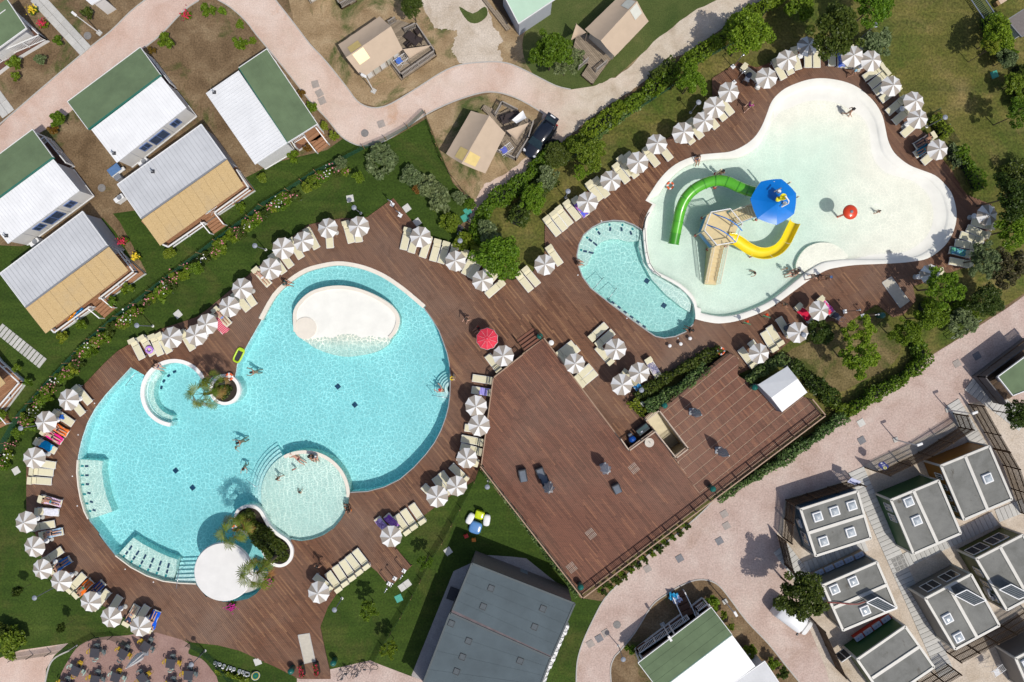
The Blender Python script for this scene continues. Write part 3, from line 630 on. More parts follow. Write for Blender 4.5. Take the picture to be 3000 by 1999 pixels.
for x, y, a in ((902,538,82),(1006,539,98),(1092,574,110),(799,574,126),(720,641,142),(672,742,-10)): spa_tile(x, y, a, tile_navy, .34, .18)
for x, y, a in ((927,1213,-36),(984,1257,-36),(1040,1301,-36),(1099,1345,-36),(1157,1390,-36),(1215,1433,-36)): spa_tile(x, y, a, tile_navy, .32, .18, -.2)
for x, y, a in ((727,755,-14),(765,675,-38)): spa_tile(x, y, a, tile_navy, .46, .16)
MB().prism(ccw(XY(SS(6, 905,1228, 1235,1478, 1255,1455, 925,1203), 0)), -0.97, -0.22).build('shelf', liner_pale, spa_pool)
for x, y in ((1238,1014),(1395,1240)):
    p = W(S(6, x, y), -.95); MB().box((p.x, p.y, -.94), (0.42, 0.42, 0.024), R(55)).build('drain_cover', tile_navy, spa_pool)
for a, b in ((S(6, 748,1085), S(6, 828,990)), (S(6, 880,1180), S(6, 948,1085))): handrail(a, b).build('handrail', steel, spa_pool)
m_ = MB()
pts = [W(S(6, *p), .13) for p in ((1205,545),(1210,650),(1225,760),(1250,860),(1295,935),(1350,980))]
for i in range(len(pts)): m_.tube([pts[i], pts[i] + Vector((0, 0, .8))], .02, 6)
m_.tube([p + Vector((0, 0, .8)) for p in pts], .025, 6)
pts = [W(S(6, *p), .13) for p in ((1200,540),(1205,490),(1222,435),(1245,400))]
for p in pts: m_.tube([p, p + Vector((0, 0, .8))], .02, 6)
for h in (.3, .55, .8): m_.tube([p + Vector((0, 0, h)) for p in pts], .022, 6)
m_.build('handrail', dark_metal, spa_pool)
# ================================================================== poolside furniture
fab = mat('cream_sling', (0.66, 0.61, 0.42), 0.8, 0.05, 8, bmp=0.2, bscale=220, rand=0.04)
alu = mat('white_aluminium', (0.72, 0.72, 0.70), 0.4, 0.04, 8)
taupe = mat('taupe_canvas', (0.345, 0.30, 0.25), 0.85, 0.06, 5, bmp=0.1, bscale=150, rand=0.06)
ecru = mat('white_canvas', (0.73, 0.715, 0.69), 0.85, 0.05, 5, bmp=0.1, bscale=150, rand=0.05)
redcan = mat('red_canvas', (0.62, 0.03, 0.06), 0.8, 0.08, 4, bmp=0.1, bscale=150)
def area(p):
    x, y = p
    if x > 2740 and y > 500: return 'under the trees at the shady end of the slide pool'
    if x > 2250 and y < 520: return 'round the beach end of the slide pool'
    if y < 830 and x > 1560: return 'in the row along the hedge by the spa pool'
    if x > 2140 and y > 850: return 'on the deck near the white gazebo'
    if 1560 < x < 2060 and y > 930: return 'between the terrace and the spa pool'
    if 1140 < x < 1560 and y < 900: return 'between the lagoon pool and the olive shrubs'
    if 1290 < x < 1560 and y < 1480: return 'against the terrace edge beside the lagoon pool'
    if y > 1460 and x > 850: return 'at the lawn with three small trees'
    if y > 1700: return 'at the corner by the bistro patio'
    if x < 520 and y > 1080: return 'between the lagoon pool and the dark lawn'
    return 'below the flowering rose row'
# --- sun lounger
def make_lounger():
    t = thing('sun_lounger', 'x', 'sun lounger', (0, 0, 0))
    f = MB()
    for s in (-1, 1): f.bar((-.93, s * .31, .34), (.95, s * .31, .34), .035, .05)
    for x in (-.93, -.30, .40, .95): f.bar((x, -.31, .335), (x, .31, .335), .03, .04)
    f.build('frame', alu, t)
    for sx in (-.78, .82):
        for s in (-1, 1): MB().bar((sx, s * .31, 0), (sx, s * .31, .32), .04, .03).build('leg', alu, t)
    MB().bbox((.30, 0, .375), (1.27, .585, .03), .012).build('sling', fab, t)
    M = Matrix.Translation((-.36, 0, .37)) @ Matrix.Rotation(R(12), 4, 'Y')
    b = MB(); b.bbox((-.25, 0, .015), (.50, .585, .03), .012, 0, 0, M); b.build('backrest', fab, t)
    M = Matrix.Translation((-.80, 0, .66)) @ Matrix.Rotation(R(-6), 4, 'Y')
    s_ = MB(); s_.bbox((0, 0, 0), (.40, .66, .03), .012, 0, 0, M); so = s_.build('sunshade', fab, t)
    for s in (-1, 1): MB().bar((-.62, s * .325, .36), (-.66, s * .325, .66), .025, .025).build('bracket', alu, so)
    return t
LO = make_lounger(); lounger_used = [False]
def place_lounger(hd, ft, label=None, group=None):
    a, b = W(hd, .4), W(ft, .4); v = b - a; c = (a + b) / 2
    o = LO if not lounger_used[0] else copy_tree(LO); lounger_used[0] = True
    o.location = (c.x, c.y, .12); o.rotation_euler = (0, 0, math.atan2(v.y, v.x))
    px = ((hd[0] + ft[0]) / 2, (hd[1] + ft[1]) / 2)
    o['label'] = label or ('empty cream sling sun lounger ' + area(px)); o['group'] = group or 'cream sun loungers'
    return o
def LC(c, x, y, dx, dy):                # from the middle and a direction
    L = math.hypot(dx, dy); k = 97
    return (S(c, x - dx / L * k, y - dy / L * k), S(c, x + dx / L * k, y + dy / L * k))
towels = {}
def towel_mat(name, c, stripe=None, pat=0):
    if name in MATS: return MATS[name]
    m, nt, b = newmat(name); tc = nn(nt, 'ShaderNodeTexCoord', name='TC')
    if pat:
        cl = ramp(nt, noise(nt, 5.0, 2, 0.4, 1.2), [(0.38, c), (0.45, stripe), (0.55, c), (0.62, tuple(min(1, x * 1.6) for x in c))])
    elif stripe:
        w = nn(nt, 'ShaderNodeTexWave'); w.inputs['Scale'].default_value = 2.2; nt.links.new(tc.outputs['Object'], w.inputs['Vector'])
        cl = ramp(nt, w.outputs['Fac'], [(0.45, c), (0.55, stripe)])
    else: cl = ramp(nt, noise(nt, 6, 4), [(0.3, tuple(x * .85 for x in c)), (0.7, tuple(min(1, x * 1.12) for x in c))])
    nt.links.new(cl, b.inputs['Base Color']); b.inputs['Roughness'].default_value = 0.95; b.inputs['Specular IOR Level'].default_value = 0.1
    nt.links.new(bump(nt, noise(nt, 120, 2), 0.3, .01), b.inputs['Normal']); MATS[name] = m; return m
def cloth_mesh(L, Wd, seed, drape=0.06, fold=0.018):
    r = np.random.default_rng(seed); nx, ny = 16, 12; m = MB(); ph = r.uniform(0, 6, 6); sk = r.uniform(-.10, .10)
    vs_ = []
    for i in range(nx + 1):
        for j in range(ny + 1):
            u, v = i / nx - .5, j / ny - .5
            z = fold * (math.sin(u * 17 + ph[0] + v * 5) + .7 * math.sin(v * 13 + ph[1] + u * 6)) * .5 + .012
            e = abs(v * Wd) - .30
            if e > 0: z -= min(e * 1.5, drape * 3)
            vs_.append((u * L + sk * v + .03 * math.sin(v * 9 + ph[2]), v * Wd * (1 - max(e, 0) * .4) + .03 * math.sin(u * 8 + ph[3]), z))
    fs_ = [(i * (ny + 1) + j, (i + 1) * (ny + 1) + j, (i + 1) * (ny + 1) + j + 1, i * (ny + 1) + j + 1) for i in range(nx) for j in range(ny)]
    return m.add(vs_, fs_, 0, True)
def towel_on(lg, m, label, L=1.5, Wd=.64, x=.15, seed=1):
    mb = cloth_mesh(L, Wd, seed); o = mb.build('towel', m)
    o.location = lg.matrix_basis @ Vector((x, 0, .41)); o.rotation_euler = (0, 0, lg.rotation_euler[2] + .04)
    return tag(o, label, 'towel')

PL = []
for v in ((6,367,513),(6,427,467),(6,478,420),(6,550,370),(6,755,192),(6,815,160),(6,1000,30),(6,1082,-18),
          (2,1040,1530),(2,1110,1500),(2,1275,1445),(2,1395,1390),(2,1600,1240),(2,1680,1190),(2,1820,1100),(2,1895,1025),(2,1958,975)):
    PL.append((*LC(v[0], v[1], v[2], .62, .79), None))
for h in ((2,2140,640,2235,715),(6,340,715,435,850),(6,125,915,225,1035),(6,60,960,165,1090)): PL.append((S(h[0], h[1], h[2]), S(h[0], h[3], h[4]), None))
for v in ((3,55,562,140,722),(3,130,510,210,680),(3,225,460,275,635),(3,362,430,365,620),(3,440,430,445,620),(3,580,420,585,600),(3,735,440,735,622),(3,820,450,815,640),
          (3,1040,620,885,720),(3,1085,670,940,790),(3,1130,740,985,850),(3,1185,810,1040,920),(3,1240,915,1100,1035),(3,1300,1000,1158,1125),(3,1375,1120,1238,1240),(3,1560,1380,1428,1490),
          (7,2055,520,1870,470),(7,2000,600,1835,530),(7,1950,650,1765,590),(7,1900,700,1725,665),(7,1850,865,1670,830),(7,1560,930,1420,960),
          (5,672,560,680,668),(5,832,490,875,648),(5,925,480,947,640),(5,1395,550,1358,712),(5,1480,580,1430,742),(5,1590,620,1533,788),(5,1672,655,1628,818),(5,1752,672,1700,842),(5,1830,705,1780,860),(5,1925,745,1850,900),(5,2000,785,1918,948),(5,2055,825,1978,978),(5,2140,885,2050,1030),(5,2200,950,2090,1080),(5,2262,1030,2132,1140),
          (5,228,748,310,862),(5,325,648,412,792),(5,480,560,552,698),(4,2170,1140,2275,1272),(4,2240,1090,2330,1225),
          (8,1232,5,1300,140),(8,1415,-30,1470,102),(8,1480,-40,1545,75),(8,1700,-50,1750,35),(8,715,430,820,555),(8,660,540,748,648),(8,325,1112,508,1140),(8,300,1190,490,1208),(8,283,1273,473,1288),
          (12,318,142,500,112),(12,415,455,570,350),(12,645,720,775,580),(12,885,870,990,740),(12,1010,930,1098,790),(12,1268,1010,1342,888),
          (13,1392,180,1298,48),(13,1455,135,1362,-2),(13,1528,80,1440,-48),(13,678,700,560,605),(13,765,705,670,572),(13,825,650,738,515),(13,890,598,802,465),(13,955,545,858,418),(13,1020,495,922,368),
          (9,2235,270,2140,145),(9,2165,362,2012,340),(9,2100,815,1935,795),(9,2065,925,1905,895),(9,2052,1010,1900,970),(9,2010,1110,1880,1070),(9,1918,1260,1812,1160),(9,1800,1345,1712,1225),(9,1745,1395,1655,1268),(9,1660,1450,1555,1345),
          (6,732,1535,848,1432),(6,800,1590,905,1500),(10,420,130,548,30),(10,470,170,590,75),(10,590,350,712,240),(10,635,395,752,300),(10,905,195,790,60),(10,1030,290,1150,380),
          (10,2200,210,2110,90),(10,2290,150,2200,20),(11,40,60,-30,-60),(11,95,10,20,-110),(7,175,1490,115,1390)):
    PL.append((S(v[0], v[1], v[2]), S(v[0], v[3], v[4]), None))
for a, b, lb in PL: place_lounger(a, b, lb)
# loungers with towels or bathers
def sl(c, hx, hy, fx, fy, label): return place_lounger(S(c, hx, hy), S(c, fx, fy), label)
TW = []
o = sl(6, 570,262, 680,415, 'cream sun lounger under the blue and pink patterned towel by the spa pool'); towel_on(o, towel_mat('towel_swirl', (.08, .10, .48), (.75, .20, .30), 1), 'blue and pink swirl patterned towel on a sun lounger', seed=2)
o = sl(8, 522,655, 662,752, 'cream sun lounger with a blue bundle on its middle'); 
MBb = cloth_mesh(.42, .40, 5, fold=.12).build('towel', towel_mat('towel_royal', (.03, .13, .48))); MBb.location = o.matrix_basis @ Vector((-.15, 0, .45)); tag(MBb, 'crumpled royal blue cloth on a cream sun lounger', 'towel')
oA = sl(8, 480,768, 598,838, 'sun lounger under an orange towel beside the pink one'); towel_on(oA, towel_mat('towel_orange', (.85, .20, .04)), 'orange towel with red edge under a sunbather', 1.5, .72, .2, 3)
oB = sl(8, 425,828, 555,912, 'sun lounger under a hot pink towel'); towel_on(oB, towel_mat('towel_pink', (.80, .03, .28)), 'hot pink towel under a sunbather', 1.5, .68, .2, 4)
o = sl(8, 350,912, 512,1008, 'cream sun lounger under a plain bright blue towel'); towel_on(o, towel_mat('towel_sky', (.01, .36, .72)), 'plain bright blue towel spread over a sun lounger', 1.15, .74, .0, 6)
oC = sl(8, 385,1440, 562,1490, 'sun lounger with a pink and white striped towel and bather'); towel_on(oC, towel_mat('towel_stripe', (.72, .70, .74), (.55, .25, .50)), 'pink and white striped towel under a bather', 1.6, .62, .1, 7)
o = sl(8, 340,1556, 552,1575, 'sun lounger under a plain white towel'); towel_on(o, towel_mat('towel_white', (.70, .70, .76)), 'plain white towel on a sun lounger', 1.3, .66, .3, 8)
oD = sl(12, 383,215, 588,180, 'sun lounger with a pale blue towel and a bather on her back'); towel_on(oD, towel_mat('towel_pale', (.25, .42, .62), (.45, .58, .70)), 'pale blue towel under a bather in dark swimwear', 1.7, .62, 0, 9)
oE = sl(12, 495,535, 640,440, 'sun lounger with a denim blue towel in parasol shade'); towel_on(oE, towel_mat('towel_denim', (.04, .19, .55)), 'denim blue towel half in parasol shade', 1.7, .7, 0, 10)
oF = sl(12, 708,762, 842,638, 'sun lounger with an orange towel and a bather in green shorts'); towel_on(oF, towel_mat('towel_tangerine', (.80, .17, .02)), 'tangerine towel under a bather in green shorts', 1.7, .68, .05, 11)
oG = sl(12, 838,770, 935,668, 'sun lounger with a navy towel in deep parasol shade'); towel_on(oG, towel_mat('towel_navy', (.04, .09, .30)), 'navy towel in deep parasol shade', 1.5, .66, .1, 12)
oH = sl(12, 1170,1030, 1262,865, 'shaded sun lounger carrying a person in a dark shirt')
oI = sl(12, 1375,1085, 1445,915, 'sun lounger with a deep blue towel at the patio corner'); towel_on(oI, towel_mat('towel_deep', (.01, .10, .62)), 'deep blue towel under a bather at the patio corner', 1.6, .74, .1, 13)
o = sl(13, 1315,165, 1212,48, 'sun lounger under a purple floral towel'); towel_on(o, towel_mat('towel_floral', (.17, .05, .30), (.45, .25, .55), 1), 'purple floral towel on a sun lounger', 1.5, .66, .1, 14)
o = sl(13, 1215,190, 1132,85, 'sun lounger under a lilac towel half below a parasol'); towel_on(o, towel_mat('towel_lilac', (.42, .30, .52), (.2, .1, .3), 1), 'lilac towel half below a parasol', 1.2, .6, .2, 15)
o = sl(9, 2158,472, 2003,448, 'grey shaded sun lounger with a violet towel at the terrace edge'); towel_on(o, towel_mat('towel_violet', (.25, .22, .62), (.40, .36, .72)), 'violet towel on a sun lounger at the terrace edge', .9, .64, -.2, 16)
o = sl(7, 255,1235, 395,1385, 'sun lounger under a red towel near the white gazebo'); towel_on(o, towel_mat('towel_red', (.60, .02, .06)), 'red towel on a sun lounger near the white gazebo', 1.2, .68, .1, 17)
o = sl(7, 450,1160, 600,1330, 'sun lounger with a red and a violet patterned cloth'); towel_on(o, towel_mat('towel_mix', (.62, .05, .08), (.5, .2, .7), 1), 'red and violet patterned cloth on a sun lounger', 1.2, .66, .2, 18)
o = sl(10, 1250,175, 1335,310, 'sun lounger with clothes and a navy cushion by the hedge'); towel_on(o, towel_mat('towel_grey', (.35, .32, .36), (.06, .08, .22), 1), 'grey and navy clothes spread on a sun lounger', 1.2, .6, .0, 19)
o = sl(7, 1830,770, 1690,735, 'sun lounger with a green and blue towel under the trees'); towel_on(o, towel_mat('towel_green', (.10, .32, .20), (.10, .22, .55), 1), 'green and blue towel on a sun lounger under trees', 1.4, .6, .2, 20)
o = sl(3, 665,430, 670,612, 'sun lounger with a blue patterned towel under the big tree'); towel_on(o, towel_mat('towel_bluepat', (.05, .10, .40), (.4, .45, .7), 1), 'blue patterned towel under the big tree', 1.3, .6, .3, 21)
o = sl(4, 1960,1340, 2060,1470, 'sun lounger under a peach, blue and crimson towel'); towel_on(o, towel_mat('towel_peach', (.75, .32, .28), (.55, .02, .14)), 'peach and crimson towel hanging over a sun lounger', 1.7, .85, .2, 22)
o = sl(8, 1320,-20, 1395,105, 'cream sun lounger carrying a swim ring')
oJ = sl(4, 1992,1282, 2098,1405, 'cream sun lounger with a bather below the rose row'); oK = sl(5, 5,915, 115,1042, 'cream sun lounger with a dark haired bather below the rose row')
oL = sl(3, 1520,1240, 1340,1352, 'sun lounger with a tanned bather on a dark towel'); towel_on(oL, towel_mat('towel_brown', (.08, .07, .07), (.3, .25, .25), 1), 'dark patterned towel under a tanned bather', 1.6, .6, .1, 23)
oM = sl(3, 1500,1330, 1360,1420, 'sun lounger with a bather and turquoise cloth'); towel_on(oM, towel_mat('towel_teal', (.02, .20, .32)), 'turquoise cloth under a bather', 1.2, .6, .1, 24)
oN = sl(5, 165,800, 245,920, 'sun lounger hidden by a parasol with a coloured cloth end'); oO = sl(10, 1085,330, 1150,415, 'sun lounger with a blue seat cloth below a parasol'); towel_on(oO, towel_mat('towel_seat', (.04, .22, .48)), 'blue cloth on a sun lounger below a parasol', .5, .6, .6, 25)

# --- parasols
def make_parasol(main, alt, rim=None):
    t = thing('beach_parasol', 'x', 'parasol')
    Rr, zr, za, n = .93, 2.06, 2.40, 10
    def panel():
        m = MB(); da = 2 * math.pi / n; rows = 5; cols = 4; vs_ = []
        for i in range(rows + 1):
            u = i / rows
            for j in range(cols + 1):
                v = j / cols; a = da * v; sag = 4 * v * (1 - v)
                r_ = Rr * u * (1 - .055 * sag * u); chord = math.cos(da / 2) / math.cos(a - da / 2); r_ *= (1 - sag * .4) + sag * .4 * chord
                z = za + (zr - za) * (u ** 1.12) - .035 * sag * u
                vs_.append((r_ * math.cos(a), r_ * math.sin(a), z))
        fs_ = [(i * (cols + 1) + j, (i + 1) * (cols + 1) + j, (i + 1) * (cols + 1) + j + 1, i * (cols + 1) + j + 1) for i in range(rows) for j in range(cols)]
        return m.add(vs_, fs_, 0, True)
    me = [panel().mesh('canopy_panel', main), panel().mesh('canopy_panel', alt)]
    for k in range(n): link('canopy_panel', me[k % 2], t, None, 2 * math.pi * k / n)
    rb = MB()
    for k in range(n):
        a = 2 * math.pi * k / n; rb.tube([(0, 0, za - .02), (.5 * Rr * math.cos(a), .5 * Rr * math.sin(a), za - .13), (Rr * math.cos(a), Rr * math.sin(a), zr - .012)], .006, 4)
    rb.build('ribs', alu, t)
    MB().tube([(0, 0, 0), (0, 0, za + .05)], .019, 8).build('pole', alu, t)
    MB().lathe([(.0, .09), (.03, .06), (.035, 0), (0, -.02)], 8, 0, (0, 0, za)).build('finial', alu, t)
    MB().lathe([(0, .07), (.05, .07), (.20, .05), (.23, 0), (0, 0)], 16).build('base', concrete, t)
    if rim:
        r2 = MB()
        for k in range(n):
            a0, a1 = 2 * math.pi * k / n, 2 * math.pi * (k + 1) / n
            p = [(Rr * math.cos(a0), Rr * math.sin(a0)), (Rr * .93 * math.cos((a0 + a1) / 2), Rr * .93 * math.sin((a0 + a1) / 2)), (Rr * math.cos(a1), Rr * math.sin(a1))]
            for q0, q1 in ((p[0], p[1]), (p[1], p[2])):
                r2.add([(*q0, zr), (*q1, zr - .01), (q1[0] * 1.03, q1[1] * 1.03, zr - .10), (q0[0] * 1.03, q0[1] * 1.03, zr - .09)], [(0, 1, 2, 3)], 0)
        r2.build('valance', rim, t)
    return t
PRS = make_parasol(taupe, ecru); first = True
PAR = {2: ((2000,843),(1865,972),(1757,1118),(1573,1220),(1347,1332),(1155,1478),(2345,715)), 3: ((180,540),(368,440),(797,508),(950,545),(1145,777),(1338,937),(1383,1093),(1567,1365)),
       4: ((2232,1090),(2100,1247),(1897,1397),(1785,1510),(1587,1552)), 5: ((130,893),(238,690),(437,650),(678,533),(947,510),(1505,608),(1828,830),(2087,1010)),
       6: ((885,113),(705,287),(292,866)), 7: ((2015,388),(1495,955),(463,1300),(287,1477)), 8: ((632,545),(415,745),(280,1075)),
       9: ((2280,145),(2028,585),(2050,772),(1937,1080),(1840,1320),(1655,1440)), 10: ((578,205),(958,75),(1185,290),(1015,408),(2275,125)),
       12: ((223,113),(310,322),(392,527),(543,650),(813,832),(1012,967),(1262,1060)), 13: ((1232,232),(580,765))}
rp = random.Random(4)
for c, lst in PAR.items():
    for x, y in lst:
        o = PRS if first else copy_tree(PRS); first = False
        p = W(S(c, x, y), 2.36); o.location = (p.x, p.y, .12)
        o.rotation_euler = (R(rp.gauss(0, 2.5)), R(rp.gauss(0, 2.5)), rp.uniform(0, 6.28)); k_ = rp.uniform(.96, 1.04); o.scale = (k_, k_, 1)
        o['label'] = 'open taupe and white segmented parasol ' + area(S(c, x, y)); o['group'] = 'taupe and white parasols'
red = make_parasol(redcan, redcan, ecru); p = W((1427, 993), 2.36); red.location = (p.x, p.y, .12); red.rotation_euler = (0, 0, .3)
tag(red, 'bright red parasol with white edging near the terrace steps', 'parasol')
# --- round white side tables
def make_table():
    t = thing('side_table', 'x', 'side table')
    MB().lathe([(0, .46), (.22, .46), (.235, .45), (.235, .435), (0, .435)], 24).build('table_top', white_p, t)
    MB().tube([(0, 0, .01), (0, 0, .44)], .025, 8).build('pedestal', alu, t)
    MB().lathe([(0, .025), (.14, .02), (.15, 0), (0, 0)], 20).build('base', alu, t)
    return t
TB = make_table(); first = True
for c, x, y in ((8,741,526),(8,535,720),(8,405,1040),(12,352,60),(12,436,265),(12,517,460),(12,660,580),(12,1115,888),(12,916,755),(2,2258,790),(3,293,520),(3,112,608),(3,848,615),(3,1042,843),(3,1228,1003),(3,1270,1143),(7,1888,420),(7,1375,977),(10,360,15),(7,410,1495),(4,1880,1510),(4,2185,1245),(7,1955,655),(10,1195,580),(12,1345,985),(5,1590,650)):
    o = TB if first else copy_tree(TB); first = False
    p = W(S(c, x, y), .46); o.location = (p.x, p.y, .12)
    o['label'] = 'small round white side table ' + area(S(c, x, y)); o['group'] = 'round white side tables'
# --- lifebuoys
def make_buoy():
    t = thing('lifebuoy', 'x', 'lifebuoy'); orange = mat('buoy_orange', (.75, .13, .03), .5, .06)
    def seg(a0, a1, r_, name, m_):
        mb = MB(); mb.tube([(.27 * math.cos(R(a)), .27 * math.sin(R(a)), .08) for a in np.linspace(a0, a1, 9)], r_, 10); mb.build(name, m_, t)
    for k in range(4): seg(90 * k + 14, 90 * k + 76, .085, 'ring_section', orange); seg(90 * k - 14, 90 * k + 14, .088, 'band', white_p)
    return t
LB = make_buoy(); first = True
for (c, x, y, z, lb) in ((6,1452,140,-.02,'orange lifebuoy floating near the green slide'),(8,2110,325,.36,'orange lifebuoy lying on the round planter wall'),(10,1918,90,1.0,'orange lifebuoy on the dark railing by the hedge'),(12,2170,150,.36,'orange lifebuoy under the palm on the kidney planter')):
    o = LB if first else copy_tree(LB); first = False
    p = W(S(c, x, y), z); o.location = p; o['label'] = lb; o['group'] = 'lifebuoys'
# --- swim ring, inflatables, lilo
mb = MB(); mb.tube([(.26 * math.cos(a), .26 * math.sin(a), .1) for a in np.linspace(0, 2 * math.pi, 25)], .10, 10, cap=False)
o = mb.build('swim_ring', towel_mat('ring_print', (.30, .12, .50), (.75, .55, .75), 1)); o.location = W(S(8, 1376, 78), .55); tag(o, 'purple patterned swim ring on a sun lounger', 'swim ring')
mb = MB(); mb.tube([(.14 * math.cos(a), .14 * math.sin(a), .05) for a in np.linspace(0, 2 * math.pi, 17)], .05, 8, cap=False)
o = mb.build('swim_ring', mat('yellow_vinyl', (.75, .55, .02), .3)); o.location = W(S(9, 1800, 340), .15); tag(o, 'small yellow swim ring at the pool edge', 'swim ring')
lime = mat('lime_vinyl', (.42, .62, .02), .35)
t = thing('lilo', 'lime green air mattress with black bed at the pool edge', 'air mattress', W(S(8, 2198, 128), .15), R(64))
loop = [(.62 * math.copysign(abs(math.cos(a)) ** .5, math.cos(a)), .30 * math.copysign(abs(math.sin(a)) ** .5, math.sin(a)), .09) for a in np.linspace(0, 2 * math.pi, 41)]
MB().tube(loop, .085, 8, cap=False).build('tube_rim', lime, t); MB().bbox((0, 0, .07), (1.06, .46, .06), .02).build('mattress', dark_metal, t); MB().bbox((.5, 0, .12), (.22, .4, .1), .04).build('pillow', lime, t)

# ================================================================== slide tower in the shallow pool
def A1(x, y): return (1950 + x / 4.2375, 480 + y / 4.2375)
sand = mat('sand_fibreglass', (.62, .50, .27), .6, .06, 3); sandr = mat('sand_rail', (.70, .60, .44), .55, .05, 4)
blue_p = mat('blue_panel', (.05, .24, .50), .4, .08, 4); blue_b = mat('blue_bright', (.0, .17, .58), .35, .05, 3, coat=.2)
green_g = mat('green_fibreglass', (.10, .42, .025), .25, .06, 1.5, coat=.3); green_d = mat('green_fibreglass_dark', (.05, .28, .015), .3, .06, 2, coat=.2)
yellow_g = mat('yellow_fibreglass', (.80, .62, .015), .25, .05, 1.5, coat=.3); redcap = mat('red_cap', (.45, .05, .04), .5)
tw = thing('slide_tower', 'water play tower with sand coloured deck, stairs, bridge and blue roof', 'play tower')
hc = W(A1(668, 812), 1.75); HR = 1.62; hx = [hc + Vector((HR * math.cos(R(a)), HR * math.sin(R(a)), 0)) for a in (10, 70, 130, 190, 250, 310)]
MB().prism([(p.x, p.y) for p in hx], 1.62, 1.75, bottom=True).build('platform', sand, tw)
for p in hx:
    q = MB(); q.tube([(p.x, p.y, -.5), (p.x, p.y, 2.9)], .055, 8); po = q.build('post', sandr, tw)
    MB().lathe([(0, .08), (.10, .07), (.13, 0), (.13, -.06), (0, -.06)], 12, 0, (p.x, p.y, .18)).build('post_cap', redcap, po)
def railing(a, b, h, n, m_, parent, pw=.028, gap=.10):
    a, b = Vector(a), Vector(b); r_ = MB(); up = Vector((0, 0, h))
    r_.bar(a + up, b + up, .05, .05); MB().bar(a + Vector((0, 0, gap)), b + Vector((0, 0, gap)), .04, .04).build('rail', m_, parent); rl = r_.build('rail', m_, parent)
    q = MB()
    for k in range(n):
        t_ = (k + .5) / n; p = a.lerp(b, t_); q.bar(p + Vector((0, 0, gap)), p + up, pw, pw)
    q.build('balusters', m_, rl, kind='stuff'); return rl
for i, j in ((1, 2), (2, 3), (3, 4)):
    railing(hx[i], hx[j], .95, 11, sandr, tw)
    a, b2 = hx[i], hx[j]; MB().bar(a + Vector((0, 0, -.5)), b2 + Vector((0, 0, -.5)), .03, .75).build('side_panel', blue_p, tw)
for i in range(6): MB().tube([hx[i] + Vector((0, 0, 1.15)), hx[(i + 1) % 6] + Vector((0, 0, 1.15))], .045, 8).build('top_rail', white_p, tw)
for a, b2 in ((A1(595, 622), A1(950, 832)), (A1(515, 758), A1(868, 972))):
    P, Q = W(a, 2.9), W(b2, 2.9); pts = [P.lerp(Q, t_) + Vector((0, 0, .75 * math.sin(math.pi * t_))) for t_ in np.linspace(0, 1, 13)]
    MB().tube(pts, .045, 8).build('arch', blue_b, tw)
s0, s1 = W(A1(662, 1005), 1.7), W(A1(560, 1498), .05); sv = (s1 - s0); sn = Vector((-sv.y, sv.x, 0)).normalized()
NS = 9
for k in range(NS):
    a, b2 = s0 + sv * (k / NS), s0 + sv * ((k + 1) / NS); z = 1.65 * (1 - (k + .5) / NS)
    c = (a + b2) / 2; MB().box((c.x, c.y, z / 2 - .2), (Vector((sv.x, sv.y)).length / NS + .01, .98, z + .4), math.atan2(sv.y, sv.x)).build('tread', sand, tw)
for s in (-1, 1):
    railing(s0 + sn * s * .56 + Vector((0, 0, .0)), Vector((s1.x, s1.y, .05)) + sn * s * .56, .95, 24, sandr, tw)
# bridge and the second tower under the blue roof
tc2 = W(A1(1330, 470), 2.2); b0, b1 = W(A1(800, 690), 1.75), W(A1(1150, 560), 2.2); bv = b1 - b0; bn = Vector((-bv.y, bv.x, 0)).normalized()
mb = MB()
for k in range(12):
    p = b0 + bv * ((k + .5) / 12); mb.box((p.x, p.y, p.z), (bv.length / 12 - .02, 1.0, .06), math.atan2(bv.y, bv.x))
mb.build('bridge_boards', sand, tw, kind='stuff')
for s in (-1, 1): railing(b0 + bn * s * .55, b1 + bn * s * .55, .9, 14, sandr, tw); MB().bar(b0 + bn * s * .58 - Vector((0, 0, .2)), b1 + bn * s * .58 - Vector((0, 0, .2)), .03, .5).build('side_panel', blue_p, tw)
px6 = [tc2 + Vector((1.35 * math.cos(R(a)), 1.35 * math.sin(R(a)), 0)) for a in (0, 60, 120, 180, 240, 300)]
MB().prism([(p.x, p.y) for p in px6], 2.1, 2.2, bottom=True).build('platform', sand, tw)
for p in px6:
    q = MB(); q.tube([(p.x, p.y, -.5), (p.x, p.y, 4.3)], .06, 8); po = q.build('post', sandr, tw); MB().lathe([(0, .08), (.10, .07), (.13, 0), (0, -.06)], 12, 0, (p.x, p.y, .18)).build('post_cap', redcap, po)
for i in (0, 2, 4, 5): railing(px6[i], px6[(i + 1) % 6], .95, 10, sandr, tw)
rc8 = W(A1(1345, 468), 4.25); apx = W(A1(1405, 482), 5.2)
rim = [Vector((rc8.x + 1.93 * math.cos(R(a)), rc8.y + 1.93 * math.sin(R(a)), 4.25)) for a in np.linspace(20, 380, 8)[:7]]
